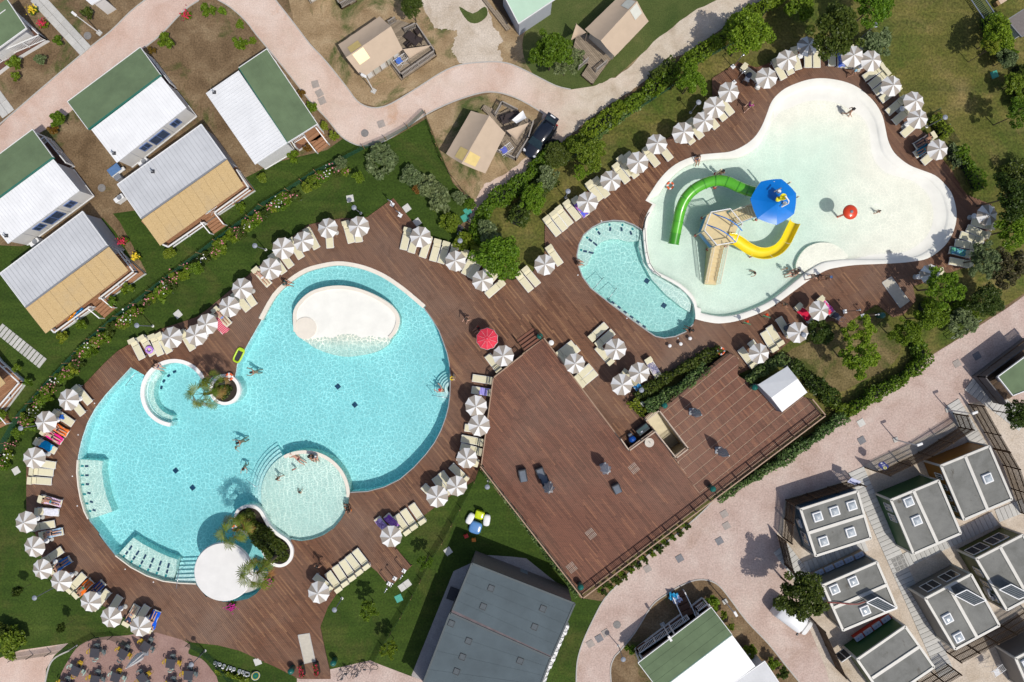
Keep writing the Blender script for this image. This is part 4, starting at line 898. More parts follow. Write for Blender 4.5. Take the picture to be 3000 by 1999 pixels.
for k in range(7):
    a, b2 = rim[k], rim[(k + 1) % 7]; mb = MB(); rows = 5; vs_ = []
    for i in range(rows + 1):
        for j in range(5):
            u, v = i / rows, j / 4; e = a.lerp(b2, v); mid = (e - Vector((rc8.x, rc8.y, 4.25))) ; e = Vector((rc8.x, rc8.y, 4.25)) + mid * (1 + .035 * 4 * v * (1 - v))
            p = Vector((apx.x, apx.y, 5.2)).lerp(e, u); p.z -= .16 * math.sin(math.pi * u) ; vs_.append(p)
    mb.add(vs_, [(i * 5 + j, (i + 1) * 5 + j, (i + 1) * 5 + j + 1, i * 5 + j + 1) for i in range(rows) for j in range(4)], 0, True)
    mb.add([a, b2, b2 - Vector((0, 0, .12)), a - Vector((0, 0, .12))], [(0, 1, 2, 3)]); mb.build('roof_panel', blue_b, tw)
bk = W(A1(1462, 412), 5.75)
bko = MB().lathe([(.20, 0), (.27, .45), (.25, .45), (.19, .03), (0, .03)], 20, 0, (bk.x, bk.y, 5.35)).build('bucket', mat('bucket_yellow', (.72, .66, .03), .35), tw)
MB().lathe([(.16, 0), (.2, .3), (.0, .1)], 16, 0, (bk.x - .28, bk.y - .12, 5.2)).build('bucket', MATS['bucket_yellow'], tw)
pp = [W(A1(1440, 535), 5.15), W(A1(1525, 490), 5.5), W(A1(1530, 460), 5.8), W(A1(1485, 400), 6.0)]; MB().tube(pp, .06, 8).build('pipe', white_p, tw)
MB().tube([W(A1(1345, 348), 5.2), W(A1(1440, 300), 5.45)], .05, 8).build('pipe', grey_metal, tw)
for x, y in ((1410, 345), (1478, 490)): p = W(A1(x, y), 5.1); MB().cyl((p.x, p.y, 4.9), .13, .3, 12).build('pipe_bracket', white_p, tw)
# green closed slide
gs = thing('tube_slide', 'curved green closed tube slide bolted in sections', 'water slide')
gp = catmull([(1090,350,2.75),(1010,330,2.72),(900,285,2.6),(760,222,2.4),(620,208,2.2),(480,248,1.95),(345,325,1.7),(245,435,1.45),(185,570,1.15),(152,720,.9),(122,870,.68),(97,1000,.52)], 6, False)
gpw = [W(A1(x, y), z) for x, y, z in gp]; n_ = len(gpw); sec = 6
for k in range(0, n_ - 1, sec):
    seg = gpw[k:min(k + sec, n_ - 1) + 1]; so = MB().tube(seg, .46, 22).build('tube_section', green_d if k + sec >= n_ - 1 else green_g, gs)
    MB().tube([seg[-1] + (seg[-2] - seg[-1]).normalized() * .05, seg[-1]], .50, 22).build('flange', green_d, so)
for x, y, z in ((610, 290, 1.7), (620, 130, 1.9)):
    p = W(A1(x, y), .2); MB().tube([(p.x, p.y, -.5), (p.x, p.y, z)], .07, 8).build('support', sandr, gs); MB().lathe([(0, .1), (.16, .06), (.16, -.06), (0, -.06)], 12, 0, (p.x, p.y, .18)).build('post_cap', redcap, gs)
# yellow open slide
ys = thing('open_slide', 'curved yellow open chute slide', 'water slide')
yp = catmull([(770,935,1.75),(850,950,1.7),(930,1000,1.5),(1020,1062,1.25),(1130,1110,1.0),(1250,1118,.8),(1370,1075,.6),(1460,985,.42),(1520,870,.28),(1590,725,.16)], 5, False)
ypw = [W(A1(x, y), z) for x, y, z in yp]
def chute(pts, r_):
    mb = MB(); vs_ = []; n = 12
    prof_ = [(math.cos(a) * r_, math.sin(a) * r_) for a in np.linspace(math.pi * 1.0, math.pi * 2.0, n)]
    prof_ = [(prof_[0][0] - .07, prof_[0][1] + .04)] + [(prof_[0][0], prof_[0][1] + .05)] + prof_ + [(prof_[-1][0], prof_[-1][1] + .05), (prof_[-1][0] + .07, prof_[-1][1] + .04)]
    for i, p in enumerate(pts):
        t_ = (pts[min(i + 1, len(pts) - 1)] - pts[max(i - 1, 0)]); t_.z = 0; t_.normalize(); side = Vector((t_.y, -t_.x, 0))
        vs_ += [p + side * a + Vector((0, 0, b_ + r_ * .75)) for a, b_ in prof_]
    q = len(prof_); mb.add(vs_, [(i * q + k, i * q + k + 1, (i + 1) * q + k + 1, (i + 1) * q + k) for i in range(len(pts) - 1) for k in range(q - 1)], 0, True); return mb
for k in range(0, len(ypw) - 1, 9): chute(ypw[k:k + 10], .43).build('chute_section', yellow_g, ys)
for x, y in ((1075, 1150),): p = W(A1(x, y), .2); MB().tube([(p.x, p.y, -.5), (p.x, p.y, .75)], .06, 8).build('support', redcap, ys)
# red mushroom fountain
p = W(S(7, 766, 378), 2.2); t = thing('water_mushroom', 'red domed mushroom fountain standing in the shallow water', 'fountain', (p.x, p.y, 0)); rd = mat('red_fibreglass', (.66, .055, .012), .3, .06, 2, coat=.3)
MB().lathe([(.0, .22), (.10, .215), (.35, .17), (.55, .07), (.63, -.04), (.62, -.08), (0, -.05)], 40, 0, (0, 0, 2.05)).build('cap', rd, t)
MB().tube([(0, 0, -.5), (0, 0, 2.02)], .09, 12).build('stem', rd, t); MB().lathe([(0, .05), (.13, .03), (.14, 0), (0, 0)], 14, 0, (0, 0, 2.26)).build('nozzle', grey_metal, t)
# ================================================================== buildings
green_roof = mat('green_felt', (.115, .165, .085), .9, .15, .8, bmp=.25, bscale=60); teal_fascia = mat('teal_fascia', (.012, .13, .095), .5)
sheet_w = mat('white_sheeting', (.71, .715, .715), .45, .07, .7); sheet_g = mat('pale_grey_sheeting', (.52, .53, .54), .5, .09, .6); seam_w = mat('white_seam', (.60, .61, .62), .5); seam_g = mat('grey_seam', (.38, .395, .41), .5)
wall_w = mat('pale_cladding', (.62, .61, .59), .6, .04, 2); wall_g = mat('grey_cladding', (.40, .42, .46), .6, .05, 2)
win_blue = glassy('window_glass', (.05, .075, .13)); win_dark = glassy('dark_glass', (.012, .014, .018))
frame_blue = mat('blue_frame', (.12, .19, .40), .5)
reed = None
m, nt, b = newmat('reed_matting'); MATS['reed_matting'] = m; reed = m
tc = nn(nt, 'ShaderNodeTexCoord', name='TC'); mp = nn(nt, 'ShaderNodeMapping'); mp.inputs['Rotation'].default_value = (0, 0, R(-37)); mp.inputs['Scale'].default_value = (2.2, 22, 1); nt.links.new(tc.outputs['Object'], mp.inputs[0])
st = noise(nt, 1.4, 6, .75, 0, mp.outputs[0]); f = noise(nt, 14, 4, .75)
c = mixc(nt, .55, ramp(nt, st, [(.3, (.33, .22, .09)), (.5, (.50, .35, .16)), (.72, (.62, .46, .24))]), ramp(nt, f, [(.3, (.36, .24, .10)), (.7, (.66, .49, .26))]))
c = mixc(nt, mapr(nt, noise(nt, .6, 5, .6), .5, .75, 0, .5), c, (.40, .31, .19))
nt.links.new(c, b.inputs['Base Color']); b.inputs['Roughness'].default_value = .9; nt.links.new(bump(nt, st, .6, .02), b.inputs['Normal'])

def slab3(q, th, mi=0):
    q = [Vector(p) for p in q]; lo = [p - Vector((0, 0, th)) for p in q]
    n = (q[1] - q[0]).cross(q[2] - q[0])
    mb = MB(); f = [(0, 1, 2, 3), (7, 6, 5, 4)] + [(j, j + 4, (j + 1) % 4 + 4, (j + 1) % 4) for j in range(4)]
    if n.z < 0: f = [x[::-1] for x in f]
    return mb.add(q + lo, f, mi)
def ribs(q, n, w=.03, h=.02, along=True):
    """n raised seams running from edge q0-q1 to edge q3-q2"""
    q = [Vector(p) for p in q]; mb = MB()
    for k in range(n):
        t_ = (k + .5) / n; a, b2 = q[0].lerp(q[1], t_), q[3].lerp(q[2], t_)
        mb.bar(a + Vector((0, 0, h / 2)), b2 + Vector((0, 0, h / 2)), w, h)
    return mb
def qpx(ps, zs): return [W(p, z) for p, z in zip(ps, zs)]
def inset2(q, d):
    c = sum((Vector(p) for p in q), Vector()) / 4; out = []
    for i in range(4):
        a, b2, c2 = Vector(q[i - 1]), Vector(q[i]), Vector(q[(i + 1) % 4]); u, v = (a - b2), (c2 - b2); u.z = v.z = 0
        out.append(Vector(q[i]) + u.normalized() * d + v.normalized() * d)
    return out
def wall_block(q, z0=0.0, dz=.06):
    """walls under a four-cornered roof"""
    q = [Vector(p) for p in q]; mb = MB(); n = 4
    if (q[1] - q[0]).cross(q[2] - q[0]).z < 0: q = q[::-1]
    vs_ = [(p.x, p.y, z0) for p in q] + [(p.x, p.y, p.z - dz) for p in q]
    return mb.add(vs_, [(i, (i + 1) % n, n + (i + 1) % n, n + i) for i in range(n)] + [(4, 5, 6, 7)])
def window(parent, a, b2, t0, t1, z0, z1, glass=None, fr=None, out=.04, name='window', cen=None):
    """window set in the wall that runs from a to b2 (outside on the right-hand side when walking a -> b2)"""
    a, b2 = Vector((a[0], a[1], 0)), Vector((b2[0], b2[1], 0)); d = (b2 - a); n = Vector((d.y, -d.x, 0)).normalized()
    if cen is not None and n.dot(Vector((cen[0], cen[1], 0)) - a) > 0: n = -n
    p, q = a + d * t0 + n * out, a + d * t1 + n * out
    fm = MB(); ww = .06
    for u, v in (((p, z0), (q, z0)), ((p, z1), (q, z1)), ((p, z0), (p, z1)), ((q, z0), (q, z1)), (((p + q) / 2, z0), ((p + q) / 2, z1))):
        fm.bar(u[0] + Vector((0, 0, u[1])), v[0] + Vector((0, 0, v[1])), ww, ww)
    fo = fm.build(name, fr or frame_blue, parent)
    MB().quad((p.x, p.y, z0), (q.x, q.y, z0), (q.x, q.y, z1), (p.x, p.y, z1)).build('pane', glass or win_blue, fo)
def railing_w(pts, z, h, parent, m_=white_p, sp=.14, pw=.05, fancy=True, name='railing', close=False):
    """timber balustrade: posts, hand rail, bottom rail, balusters"""
    r_ = MB(); pts = [Vector((p[0], p[1], z)) for p in pts]
    for a, b2 in zip(pts[:-1], pts[1:]):
        L = (b2 - a).length; k = max(1, round(L / 1.5))
        for i in range(k + 1): p = a.lerp(b2, i / k); r_.box((p.x, p.y, z + h / 2 + .02), (.09, .09, h + .08))
        r_.bar(a + Vector((0, 0, h)), b2 + Vector((0, 0, h)), .09, .05); r_.bar(a + Vector((0, 0, .12)), b2 + Vector((0, 0, .12)), .06, .05)
    ro = r_.build(name, m_, parent)
    q = MB()
    for a, b2 in zip(pts[:-1], pts[1:]):
        L = (b2 - a).length; k = max(1, round(L / sp))
        for i in range(1, k): p = a.lerp(b2, i / k); q.box((p.x, p.y, z + h / 2 + .04), (pw, pw * .5, h - .2), math.atan2(b2.y - a.y, b2.x - a.x))
    q.build('balusters', m_, ro, kind='stuff'); return ro
def vent(parent, c, x, y, z):
    p = W(S(c, x, y), z); v = MB().box((0, 0, .03), (.28, .28, .06)).build('roof_vent', dark_metal, parent, (p.x, p.y, z)); MB().tube([(0, 0, .05), (0, 0, .3), (-.12, .12, .4)], .05, 8).build('vent_pipe', steel, v)
def green_house(label, G, Q, wins=(), porch=True, zg=(2.75, 2.75, 3.15, 3.15), zq=(3.0, 3.0, 2.6, 2.6), rail_edges=((0, 1), (1, 2)), nrib=26):
    """holiday home: white sheeted half over the rooms, green felt half over the porch"""
    t = thing('holiday_home', label, 'house', group='green and white holiday homes')
    g = qpx(G, zg); q = qpx(Q, zq)
    slab3(g, .10).build('green_roof', green_roof, t)
    for k in range(1, 4):                         # laps of the felt strips
        a, b2 = g[0].lerp(g[3], k / 4), g[1].lerp(g[2], k / 4); MB().bar(a + Vector((0, 0, .006)), b2 + Vector((0, 0, .006)), .04, .014).build('felt_lap', green_roof, t)
    e = MB()
    for i, j in ((0, 1), (1, 2), (3, 0)): e.bar(g[i] - Vector((0, 0, .05)), g[j] - Vector((0, 0, .05)), .05, .16)
    e.build('roof_edge', white_p, t)
    MB().bar(g[3] - Vector((0, 0, .12)), g[2] - Vector((0, 0, .12)), .06, .26).build('fascia', teal_fascia, t)
    slab3(q, .08).build('white_roof', sheet_w, t); ribs(q, nrib).build('roof_seams', seam_w, t, kind='stuff')
    w = inset2(q, .14); wall_block(w, .25).build('wall', wall_w, t)
    wb = MB()
    for i in range(4): wb.bar((w[i].x, w[i].y, .3), (w[(i + 1) % 4].x, w[(i + 1) % 4].y, .3), .08, .12)
    wb.build('base_rail', white_p, t); wall_block(inset2(q, .3), 0, 2.4).build('plinth', dark_metal, t)
    a, b2 = w[2], w[3]
    for i in range(1, 6): p = a.lerp(b2, i / 6); d = (b2 - a).normalized(); n = Vector((d.y, -d.x, 0)); n = n if n.dot(sum(w, Vector()) / 4 - p) < 0 else -n; MB().bar((p.x + n.x * .01, p.y + n.y * .01, .35), (p.x + n.x * .01, p.y + n.y * .01, 2.45), .03, .02).build('cladding_joint', wall_g, t)
    cen = sum(w, Vector()) / 4
    for t0, t1, z0, z1 in wins:
        d = b2 - a; n = Vector((d.y, -d.x, 0))
        if n.dot(cen - a) < 0: window(t, a, b2, t0, t1, z0, z1)
        else: window(t, b2, a, 1 - t1, 1 - t0, z0, z1)
    if porch:
        pg = inset2(g, .12); fl = [Vector((p.x, p.y, .42)) for p in pg]; slab3(fl, .08).build('porch_floor', mat('porch_boards', (.12, .055, .035), .7, .1, 3), t)
        sk = wall_block([Vector((p.x, p.y, .36)) for p in pg], 0, .0); sk.build('porch_skirt', white_p, t)
        for i in (0, 1): MB().box((fl[i].x, fl[i].y, 1.55), (.10, .10, 2.3)).build('post', white_p, t)
        m_ = fl[0].lerp(fl[1], .5); MB().box((m_.x, m_.y, 1.55), (.10, .10, 2.3)).build('post', white_p, t)
        for i, j in rail_edges: railing_w([fl[i], fl[j]], .42, .85, t)
    return t
h1 = green_house('holiday home with three blue windows in its long wall, green half to the road', SS(0, 620,935, 1290,435, 1475,688, 808,1188), SS(0, 838,1192, 1480,704, 1712,990, 1072,1496), ((.165, .27, 1.1, 2.0), (.375, .585, .75, 2.0), (.62, .73, 1.1, 2.0)))
vent(h1, 0, 1050, 1410, 2.7)
h2 = green_house('holiday home between the pink road and the cabin beside the stepping slabs, three windows', SS(4, -355,110, 300,-378, 488,-123, -170,362), SS(4, -165,380, 490,-105, 730,185, 72,672), ((.165, .27, 1.1, 2.0), (.375, .585, .75, 2.0), (.62, .73, 1.1, 2.0)))
vent(h2, 4, 60, 600, 2.7)
h5 = green_house('holiday home by the road bend, green roof half along the road', [S(1, 565,1140), S(1, 100,450), S(0, 2192,625), S(1, 290,1312)], [S(1, 290,1314), S(0, 2192,650), S(0, 1890,858), S(1, -10,1512)], (), True, rail_edges=((0, 1),))
vent(h5, 0, 1970, 850, 2.7)
h7 = green_house('holiday home inside the gravel road loop, railed porch and blue beach things', SS(14, 1158,1390, 1830,878, 2022,1130, 1350,1642), SS(14, 1352,1648, 2024,1136, 2236,1422, 1566,1932), (), True, rail_edges=())
def porch_steps(t, a, b2, w, n, z1, m_=warm_w, sides=True):
    """flight from a (top, against the porch) to b2 (bottom); each tread a board"""
    a, b2 = W(a, z1), W(b2, .1); v = b2 - a; ang = math.atan2(v.y, v.x); L = math.hypot(v.x, v.y)
    for k in range(n):
        p = a.lerp(b2, (k + .5) / n); z = z1 * (1 - k / n); MB().box((p.x, p.y, z / 2), (L / n - .035, w, z), ang).build('tread', m_, t)
    if sides:
        s = Vector((-v.y, v.x, 0)).normalized() * (w / 2 + .06)
        for q in (s, -s): MB().bar(a + q + Vector((0, 0, .75)), Vector((b2.x, b2.y, .75)) + q, .08, .06).build('handrail', white_p, t); MB().bar(a + q, a + q + Vector((0, 0, .8)), .08, .08).build('post', white_p, t); MB().bar(Vector((b2.x, b2.y, 0)) + q, Vector((b2.x, b2.y, .8)) + q, .08, .08).build('post', white_p, t)
# porch extension of the loop house
fl = XY(SS(14, 1145,1262, 1600,948, 1650,1010, 1190,1330), .45); MB().prism(ccw(fl), .1, .42).build('porch_floor', MATS['porch_boards'], h7)
railing_w([fl[3], fl[0], fl[1]], .42, .95, h7); porch_steps(h7, S(14, 1620,960), S(14, 1520,745), 1.0, 4, .5, MATS['porch_boards'])
f2 = XY(SS(14, 1690,925, 1680,880, 1775,808, 1815,868), .45); railing_w(f2, .42, .95, h7)
MB().prism(ccw(XY(SS(14, 1600,980, 1700,900, 1830,878, 1680,1010), .45)), .1, .42).build('porch_floor', MATS['porch_boards'], h7)
# porch and steps of the road bend house
fl = XY(SS(1, 330,1310, 480,1205, 565,1150, 660,1305, 560,1385, 500,1330, 380,1365), .45)
MB().prism(ccw(XY(SS(1, 330,1300, 560,1150, 640,1260, 420,1330), .45)), .1, .44).build('porch_floor', warm_w, h5); porch_steps(h5, S(1, 520,1240), S(1, 620,1370), 1.15, 5, .55)
railing_w(XY(SS(1, 385,1372, 350,1318, 455,1255), .5), .44, .8, h5)
def thatch_home(label, G, B, D_, steps):
    t = thing('thatched_cabin', label, 'cabin', group='reed roofed cabins')
    q = qpx(G, (2.75, 2.75, 2.95, 2.95)); slab3(q, .1).build('sheet_roof', sheet_g, t); ribs(q, 24).build('roof_seams', seam_g, t, kind='stuff')
    e = MB()
    for i, j in ((0, 1), (1, 2), (3, 0)): e.bar(q[i] - Vector((0, 0, .04)), q[j] - Vector((0, 0, .04)), .06, .15)
    e.build('roof_edge', white_p, t); MB().bar(q[3] - Vector((0, 0, .02)), q[2] - Vector((0, 0, .02)), .12, .1).build('gutter', grey_metal, t)
    w = inset2(q, .12); wall_block(w, .1).build('wall', wall_g, t)
    bq = qpx(B, (2.78, 2.78, 2.45, 2.45)); n = 14
    for k in range(n):                        # the matting is laid in strips
        a, b2 = bq[0].lerp(bq[1], k / n + .0006), bq[0].lerp(bq[1], (k + 1) / n - .0006); c, d = bq[3].lerp(bq[2], (k + 1) / n - .0006), bq[3].lerp(bq[2], k / n + .0006)
        up = Vector((0, 0, .012 * (k % 2))); slab3([a + up, b2 + up, c + up, d + up], .05).build('reed_strip', reed, t)
    dp = XY(D_, .45); slab_ = boards(ccw(dp), [], math.atan2(dp[1][1] - dp[0][1], dp[1][0] - dp[0][0]), .14, .012, 3.0, .3, .44, None, 9).build('deck_boards', warm_w, t, kind='stuff')
    MB().walls(ccw(offset_poly(ccw(dp), .03)), .0, .36).build('deck_skirt', white_p, t)
    return t, dp
t3, dp = thatch_home('reed roofed cabin between two holiday homes, pale grey sheet roof', SS(4, 1078,128, 1850,-425, 2078,-108, 1298,442), SS(4, 1300,455, 2088,-100, 2240,140, 1470,690), SS(4, 1300,470, 2110,-110, 2330,178, 1540,708), None)
T3P = lambda *v: XY(SS(4, *v), .5)
def beams(t, pts, z=1.15):
    """white open-frame balustrade: flat top rail, posts, panels"""
    p = [Vector((a[0], a[1], .44)) for a in pts]
    for a, b2 in zip(p[:-1], p[1:]):
        L = (b2 - a).length; k = max(1, round(L / 1.7)); MB().bar(a + Vector((0, 0, z - .44)), b2 + Vector((0, 0, z - .44)), .12, .06).build('top_rail', white_p, t); MB().bar(a + Vector((0, 0, .1)), b2 + Vector((0, 0, .1)), .08, .10).build('bottom_rail', white_p, t)
        for i in range(k + 1): q = a.lerp(b2, i / k); MB().box((q.x, q.y, .75), (.11, .11, .72)).build('post', white_p, t)
beams(t3, T3P(1530,690, 1580,712, 1900,490)); beams(t3, T3P(2000,400, 2310,175, 2200,10)); porch_steps(t3, S(4, 1945,450), S(4, 2020,545), 1.3, 4, .45)
vent(t3, 4, 1405, 10, 2.9)
t4, dp = thatch_home('reed roofed cabin nearest the stepping slabs, reed mat over its deck', SS(4, 0,945, 760,375, 990,690, 235,1256), SS(4, 235,1266, 1002,700, 1180,916, 418,1497), SS(4, 250,1280, 1030,690, 1320,945, 520,1492), None)
beams(t4, T3P(505,1450, 545,1490, 865,1255)); beams(t4, T3P(950,1180, 1265,935, 1100,720)); porch_steps(t4, S(4, 915,1225), S(4, 1010,1310), 1.3, 4, .45)
for i, (x, y, l, cc) in enumerate(((680,1345,'orange inflatable boat', (.80, .30, .01)), (735,1310,'blue inflatable mat', (.02, .25, .60)))):
    p = W(S(4, x, y), .6); mb = cloth_mesh(1.0, .34, 31 + i, fold=.05); o = mb.build('air_mattress', mat('vinyl_%d' % i, cc, .35)); o.location = (p.x, p.y, .75); o.rotation_euler = (0, R(25), R(62)); tag(o, l + ' leaning on the cabin deck rail', 'inflatable')
# cabin at the picture edge by the stepping slabs
t9 = thing('thatched_cabin', 'cabin showing only its white framed deck beside the stepping slabs', 'cabin', group='reed roofed cabins')
d9 = XY(SS(8, -300,560, -200,-60, 0,190, 225,380, 30,640, -120,800), .45); boards(ccw(d9), [], R(37), .14, .012, 3.0, .3, .44, None, 10).build('deck_boards', warm_w, t9, kind='stuff'); MB().walls(ccw(d9), 0, .36).build('deck_skirt', white_p, t9)
beams(t9, XY(SS(8, -90,90, 225,378, -10,650), .5)); slab3(qpx(SS(8, -420,300, -110,190, 50,385, -260,640), (2.5,) * 4), .05).build('reed_strip', reed, t9); porch_steps(t9, S(8, -30,690), S(8, 40,780), 1.2, 3, .45)
# grey sheeted porch home, top corner
t6 = thing('holiday_home', 'green roofed home with white slatted porch rail across the pink road', 'house', group='green and white holiday homes')
g = qpx(SS(0, -345,285, 62,-12, 246,262, -160,556), (3.0, 3.0, 2.7, 2.7)); slab3(g, .1).build('green_roof', green_roof, t6); e = MB()
for i, j in ((1, 2), (2, 3)): e.bar(g[i], g[j], .05, .16)
e.build('roof_edge', white_p, t6)
f6 = XY(SS(0, -300,330, 60,60, 420,360, 150,520, -200,790), .5); MB().prism(ccw(f6), .0, .44).build('porch_floor', MATS['porch_boards'], t6); MB().walls(offset_poly(ccw(f6), .02), 0, .4).build('porch_skirt', white_p, t6)
railing_w(XY(SS(0, 110,75, 425,365, 110,500), .5), .44, .95, t6); railing_w(XY(SS(0, 70,535, -100,650), .5), .44, .95, t6); wall_block(inset2(g, .6), .44).build('wall', wall_w, t6)
# grey roof beyond the loop house, pale green roof at the top edge, white corner roof
def plain_home(name, label, cat, Q, z, roof_m, wall_m, rib=0, edge=white_p):
    t = thing(name, label, cat); q = qpx(Q, z); slab3(q, .1).build('roof', roof_m, t); wall_block(inset2(q, .2), 0).build('wall', wall_m, t)
    if rib: ribs(q, rib).build('roof_seams', roof_m, t, kind='stuff')
    e = MB()
    for i in range(4): e.bar(q[i] - Vector((0, 0, .05)), q[(i + 1) % 4] - Vector((0, 0, .05)), .06, .14)
    e.build('roof_edge', edge, t); return t, q
plain_home('grey_roof_home', 'grey roofed home just behind the loop house', 'house', SS(14, 2040,1570, 2322,1375, 2500,1640, 2215,1840), (2.6, 2.6, 2.9, 2.9), sheet_g, wall_w, 10)
mint = mat('mint_sheeting', (.42, .58, .44), .5, .04, 1.2)
tm, q = plain_home('mint_roof_home', 'mint green roofed building with plank deck by the cream driveway', 'house', SS(2, 60,218, 400,-10, 250,-330, -115,-120), (2.9, 2.9, 3.2, 3.2), mint, wall_g)
dm = XY([(1418,-40),(1494,88),(1478,90),(1400,-40)], .3); boards(ccw(XY(SS(1, 2060,-80, 2345,255, 2300,280, 2080,-10), .3)), [], R(-52), .16, .015, 3.5, .1, .3, None, 4).build('deck_boards', grey_w, tm, kind='stuff')
MB().poly([ccw(XY(SS(1, 2130,-60, 2352,235, 2400,180, 2230,-90), .3))], .12).build('side_deck', dark_w, tm)
plain_home('corner_cabin', 'small white cornered cabin beside the slab footpath', 'cabin', SS(0, 780,-10, 840,42, 960,-30, 900,-90), (2.3,) * 4, sheet_w, wall_w)
plain_home('shed', 'small dark roofed shed in the shade by the barred frame', 'shed', [S(3, 2195,185), S(3, 2352,85), S(3, 2480,260), S(3, 2330,340)], (2.2,) * 4, mat('shed_felt', (.16, .14, .13), .9), wall_g, 0, grey_metal)
# green roofed home with grey timber deck beside the right picture edge
t10 = thing('holiday_home', 'green roofed home ringed by a dark grey timber balustrade', 'house', group='green and white holiday homes')
g = qpx(SS(11, 2108,326, 2480,50, 2700,330, 2245,500), (2.9, 2.9, 2.9, 2.9)); slab3(g, .12).build('green_roof', green_roof, t10); e = MB()
for i in range(4): e.bar(g[i], g[(i + 1) % 4], .07, .16)
e.build('roof_edge', white_p, t10); wall_block(inset2(g, .9), .4).build('wall', wall_w, t10)
d10 = XY(SS(11, 1925,325, 2400,-30, 2650,280, 2125,575), .8); boards(ccw(d10), [], R(37), .14, .012, 3, .6, .78, None, 12).build('deck_boards', dark_w, t10, kind='stuff'); MB().walls(ccw(d10), 0, .7).build('deck_skirt', mat('grey_timber', (.14, .13, .13), .8), t10)
railing_w([d10[3], d10[0], d10[1]], .78, 1.0, t10, MATS['grey_timber'], .09, .07)

# ------------------------------------------------------------------ safari tents
canvas_l = mat('sand_canvas', (.47, .365, .265), .9, .05, 1.5, bmp=.3, bscale=8); canvas_y = mat('clear_window_vinyl', (.62, .47, .17), .35, .08, 3); canvas_w = mat('milky_vinyl', (.55, .55, .48), .3, .06, 3)
canvas_d = canvas_l
wall_c = mat('beige_canvas', (.50, .46, .40), .9, .06, 2)
def tent(label, E1, Rg, E2, zs, sky_t, sky_m, lip=.0):
    """E1, E2: eave ends; Rg: ridge ends; a small clear panel straddles the ridge"""
    t = thing('safari_tent', label, 'tent', group='sand coloured safari tents')
    e1, r_, e2 = [W(p, zs[0]) for p in E1], [W(p, zs[1]) for p in Rg], [W(p, zs[0]) for p in E2]
    for a, nm in ((e1, 'roof_canvas'), (e2, 'roof_canvas')):
        mb = MB(); n = 10; vs_ = []
        for i in range(n + 1):
            for j in range(9):
                u, v = i / n, j / 8; p = r_[0].lerp(r_[1], u).lerp(a[0].lerp(a[1], u), v); p.z -= .10 * math.sin(math.pi * v) + .02 * math.sin(u * 23 + v * 4) * v + .035 * math.sin(math.pi * ((u * 3) % 1)) * v
                vs_.append(p)
        fs_ = [(i * 9 + j, (i + 1) * 9 + j, (i + 1) * 9 + j + 1, i * 9 + j + 1) for i in range(n) for j in range(8)]
        if (vs_[9] - vs_[0]).cross(vs_[1] - vs_[0]).z < 0: fs_ = [f[::-1] for f in fs_]
        mb.add(vs_, fs_, 0, True).build(nm, canvas_l, t)
        q = MB(); u0, u1 = sky_t; pts = []
        for u, v in ((u0, .05), (u1, .05), (u1, .52), (u0, .52)): p = r_[0].lerp(r_[1], u).lerp(a[0].lerp(a[1], u), v); p.z += .03 - .10 * math.sin(math.pi * v); pts.append(p)
        if (pts[1] - pts[0]).cross(pts[2] - pts[0]).z < 0: pts = pts[::-1]
        q.quad(*pts).build('roof_light', sky_m, t)
    q = [e1[0], e1[1], e2[1], e2[0]]; w = inset2(q, .35)
    wall_block(w, .25, .0).build('canvas_wall', wall_c, t)
    for k in (0, 1):
        a, b2, c = w[0 if k == 0 else 1], w[3 if k == 0 else 2], r_[k]; MB().add([(a.x, a.y, zs[0] - .1), (b2.x, b2.y, zs[0] - .1), ((a.x + b2.x) / 2, (a.y + b2.y) / 2, zs[1] - .25)], [(0, 1, 2)]).build('gable', wall_c, t)
    a, b2 = w[3], w[2]
    for k in range(5):
        d = b2 - a; n = Vector((d.y, -d.x, 0)).normalized(); cen = sum(w, Vector()) / 4
        if n.dot(cen - a) > 0: n = -n
        p, q2 = a.lerp(b2, k / 5 + .03) + n * .03, a.lerp(b2, (k + 1) / 5 - .03) + n * .03
        MB().quad((p.x, p.y, .5), (q2.x, q2.y, .5), (q2.x, q2.y, 1.7), (p.x, p.y, 1.7)).build('roll_window', canvas_w if k % 2 else off_white, t)
        MB().bar((p.x, p.y, .3), (p.x, p.y, 1.85), .07, .07).build('pole', grey_w, t)
    return t
def tent_deck(t, loop, rails, ang):
    d = ccw(XY(loop, .35)); boards(d, [], ang, .15, .015, 3.2, .15, .35, None, 8).build('deck_boards', grey_w, t, kind='stuff'); MB().walls(d, 0, .25).build('deck_frame', dark_w, t)
    for r_ in rails: railing_w(XY(r_, .4), .35, .85, t, MATS['grey_rail'], .13, .06)
mat('grey_rail', (.30, .27, .24), .85, .1, 3)
tn1 = tent('safari tent with amber roof window, table and chairs on its deck', SS(1, 755,410, 1135,150), SS(1, 828,528, 1240,242), SS(1, 978,716, 1348,456), (2.1, 3.0), (.12, .36), canvas_y)
tent_deck(tn1, SS(1, 1210,225, 1300,180, 1500,245, 1660,505, 1330,730, 1230,590), [SS(1, 1230,235, 1285,200), SS(1, 1375,300, 1480,250, 1650,500, 1345,715, 1240,580)], R(35))
tn2 = tent('safari tent beside the parked black car, amber roof window', SS(1, 1745,1415, 1975,1018), SS(1, 1888,1505, 2145,1063), SS(1, 2108,1595, 2292,1222), (2.1, 3.0), (.05, .27), canvas_y)
tent_deck(tn2, SS(1, 2070,1000, 2100,960, 2240,1040, 2350,980, 2560,1130, 2500,1290, 2390,1470, 2215,1390, 2290,1220, 2140,1060), [SS(1, 2200,1070, 2260,960, 2400,1030), SS(1, 2545,1140, 2500,1290, 2385,1475, 2215,1395)], R(-60))
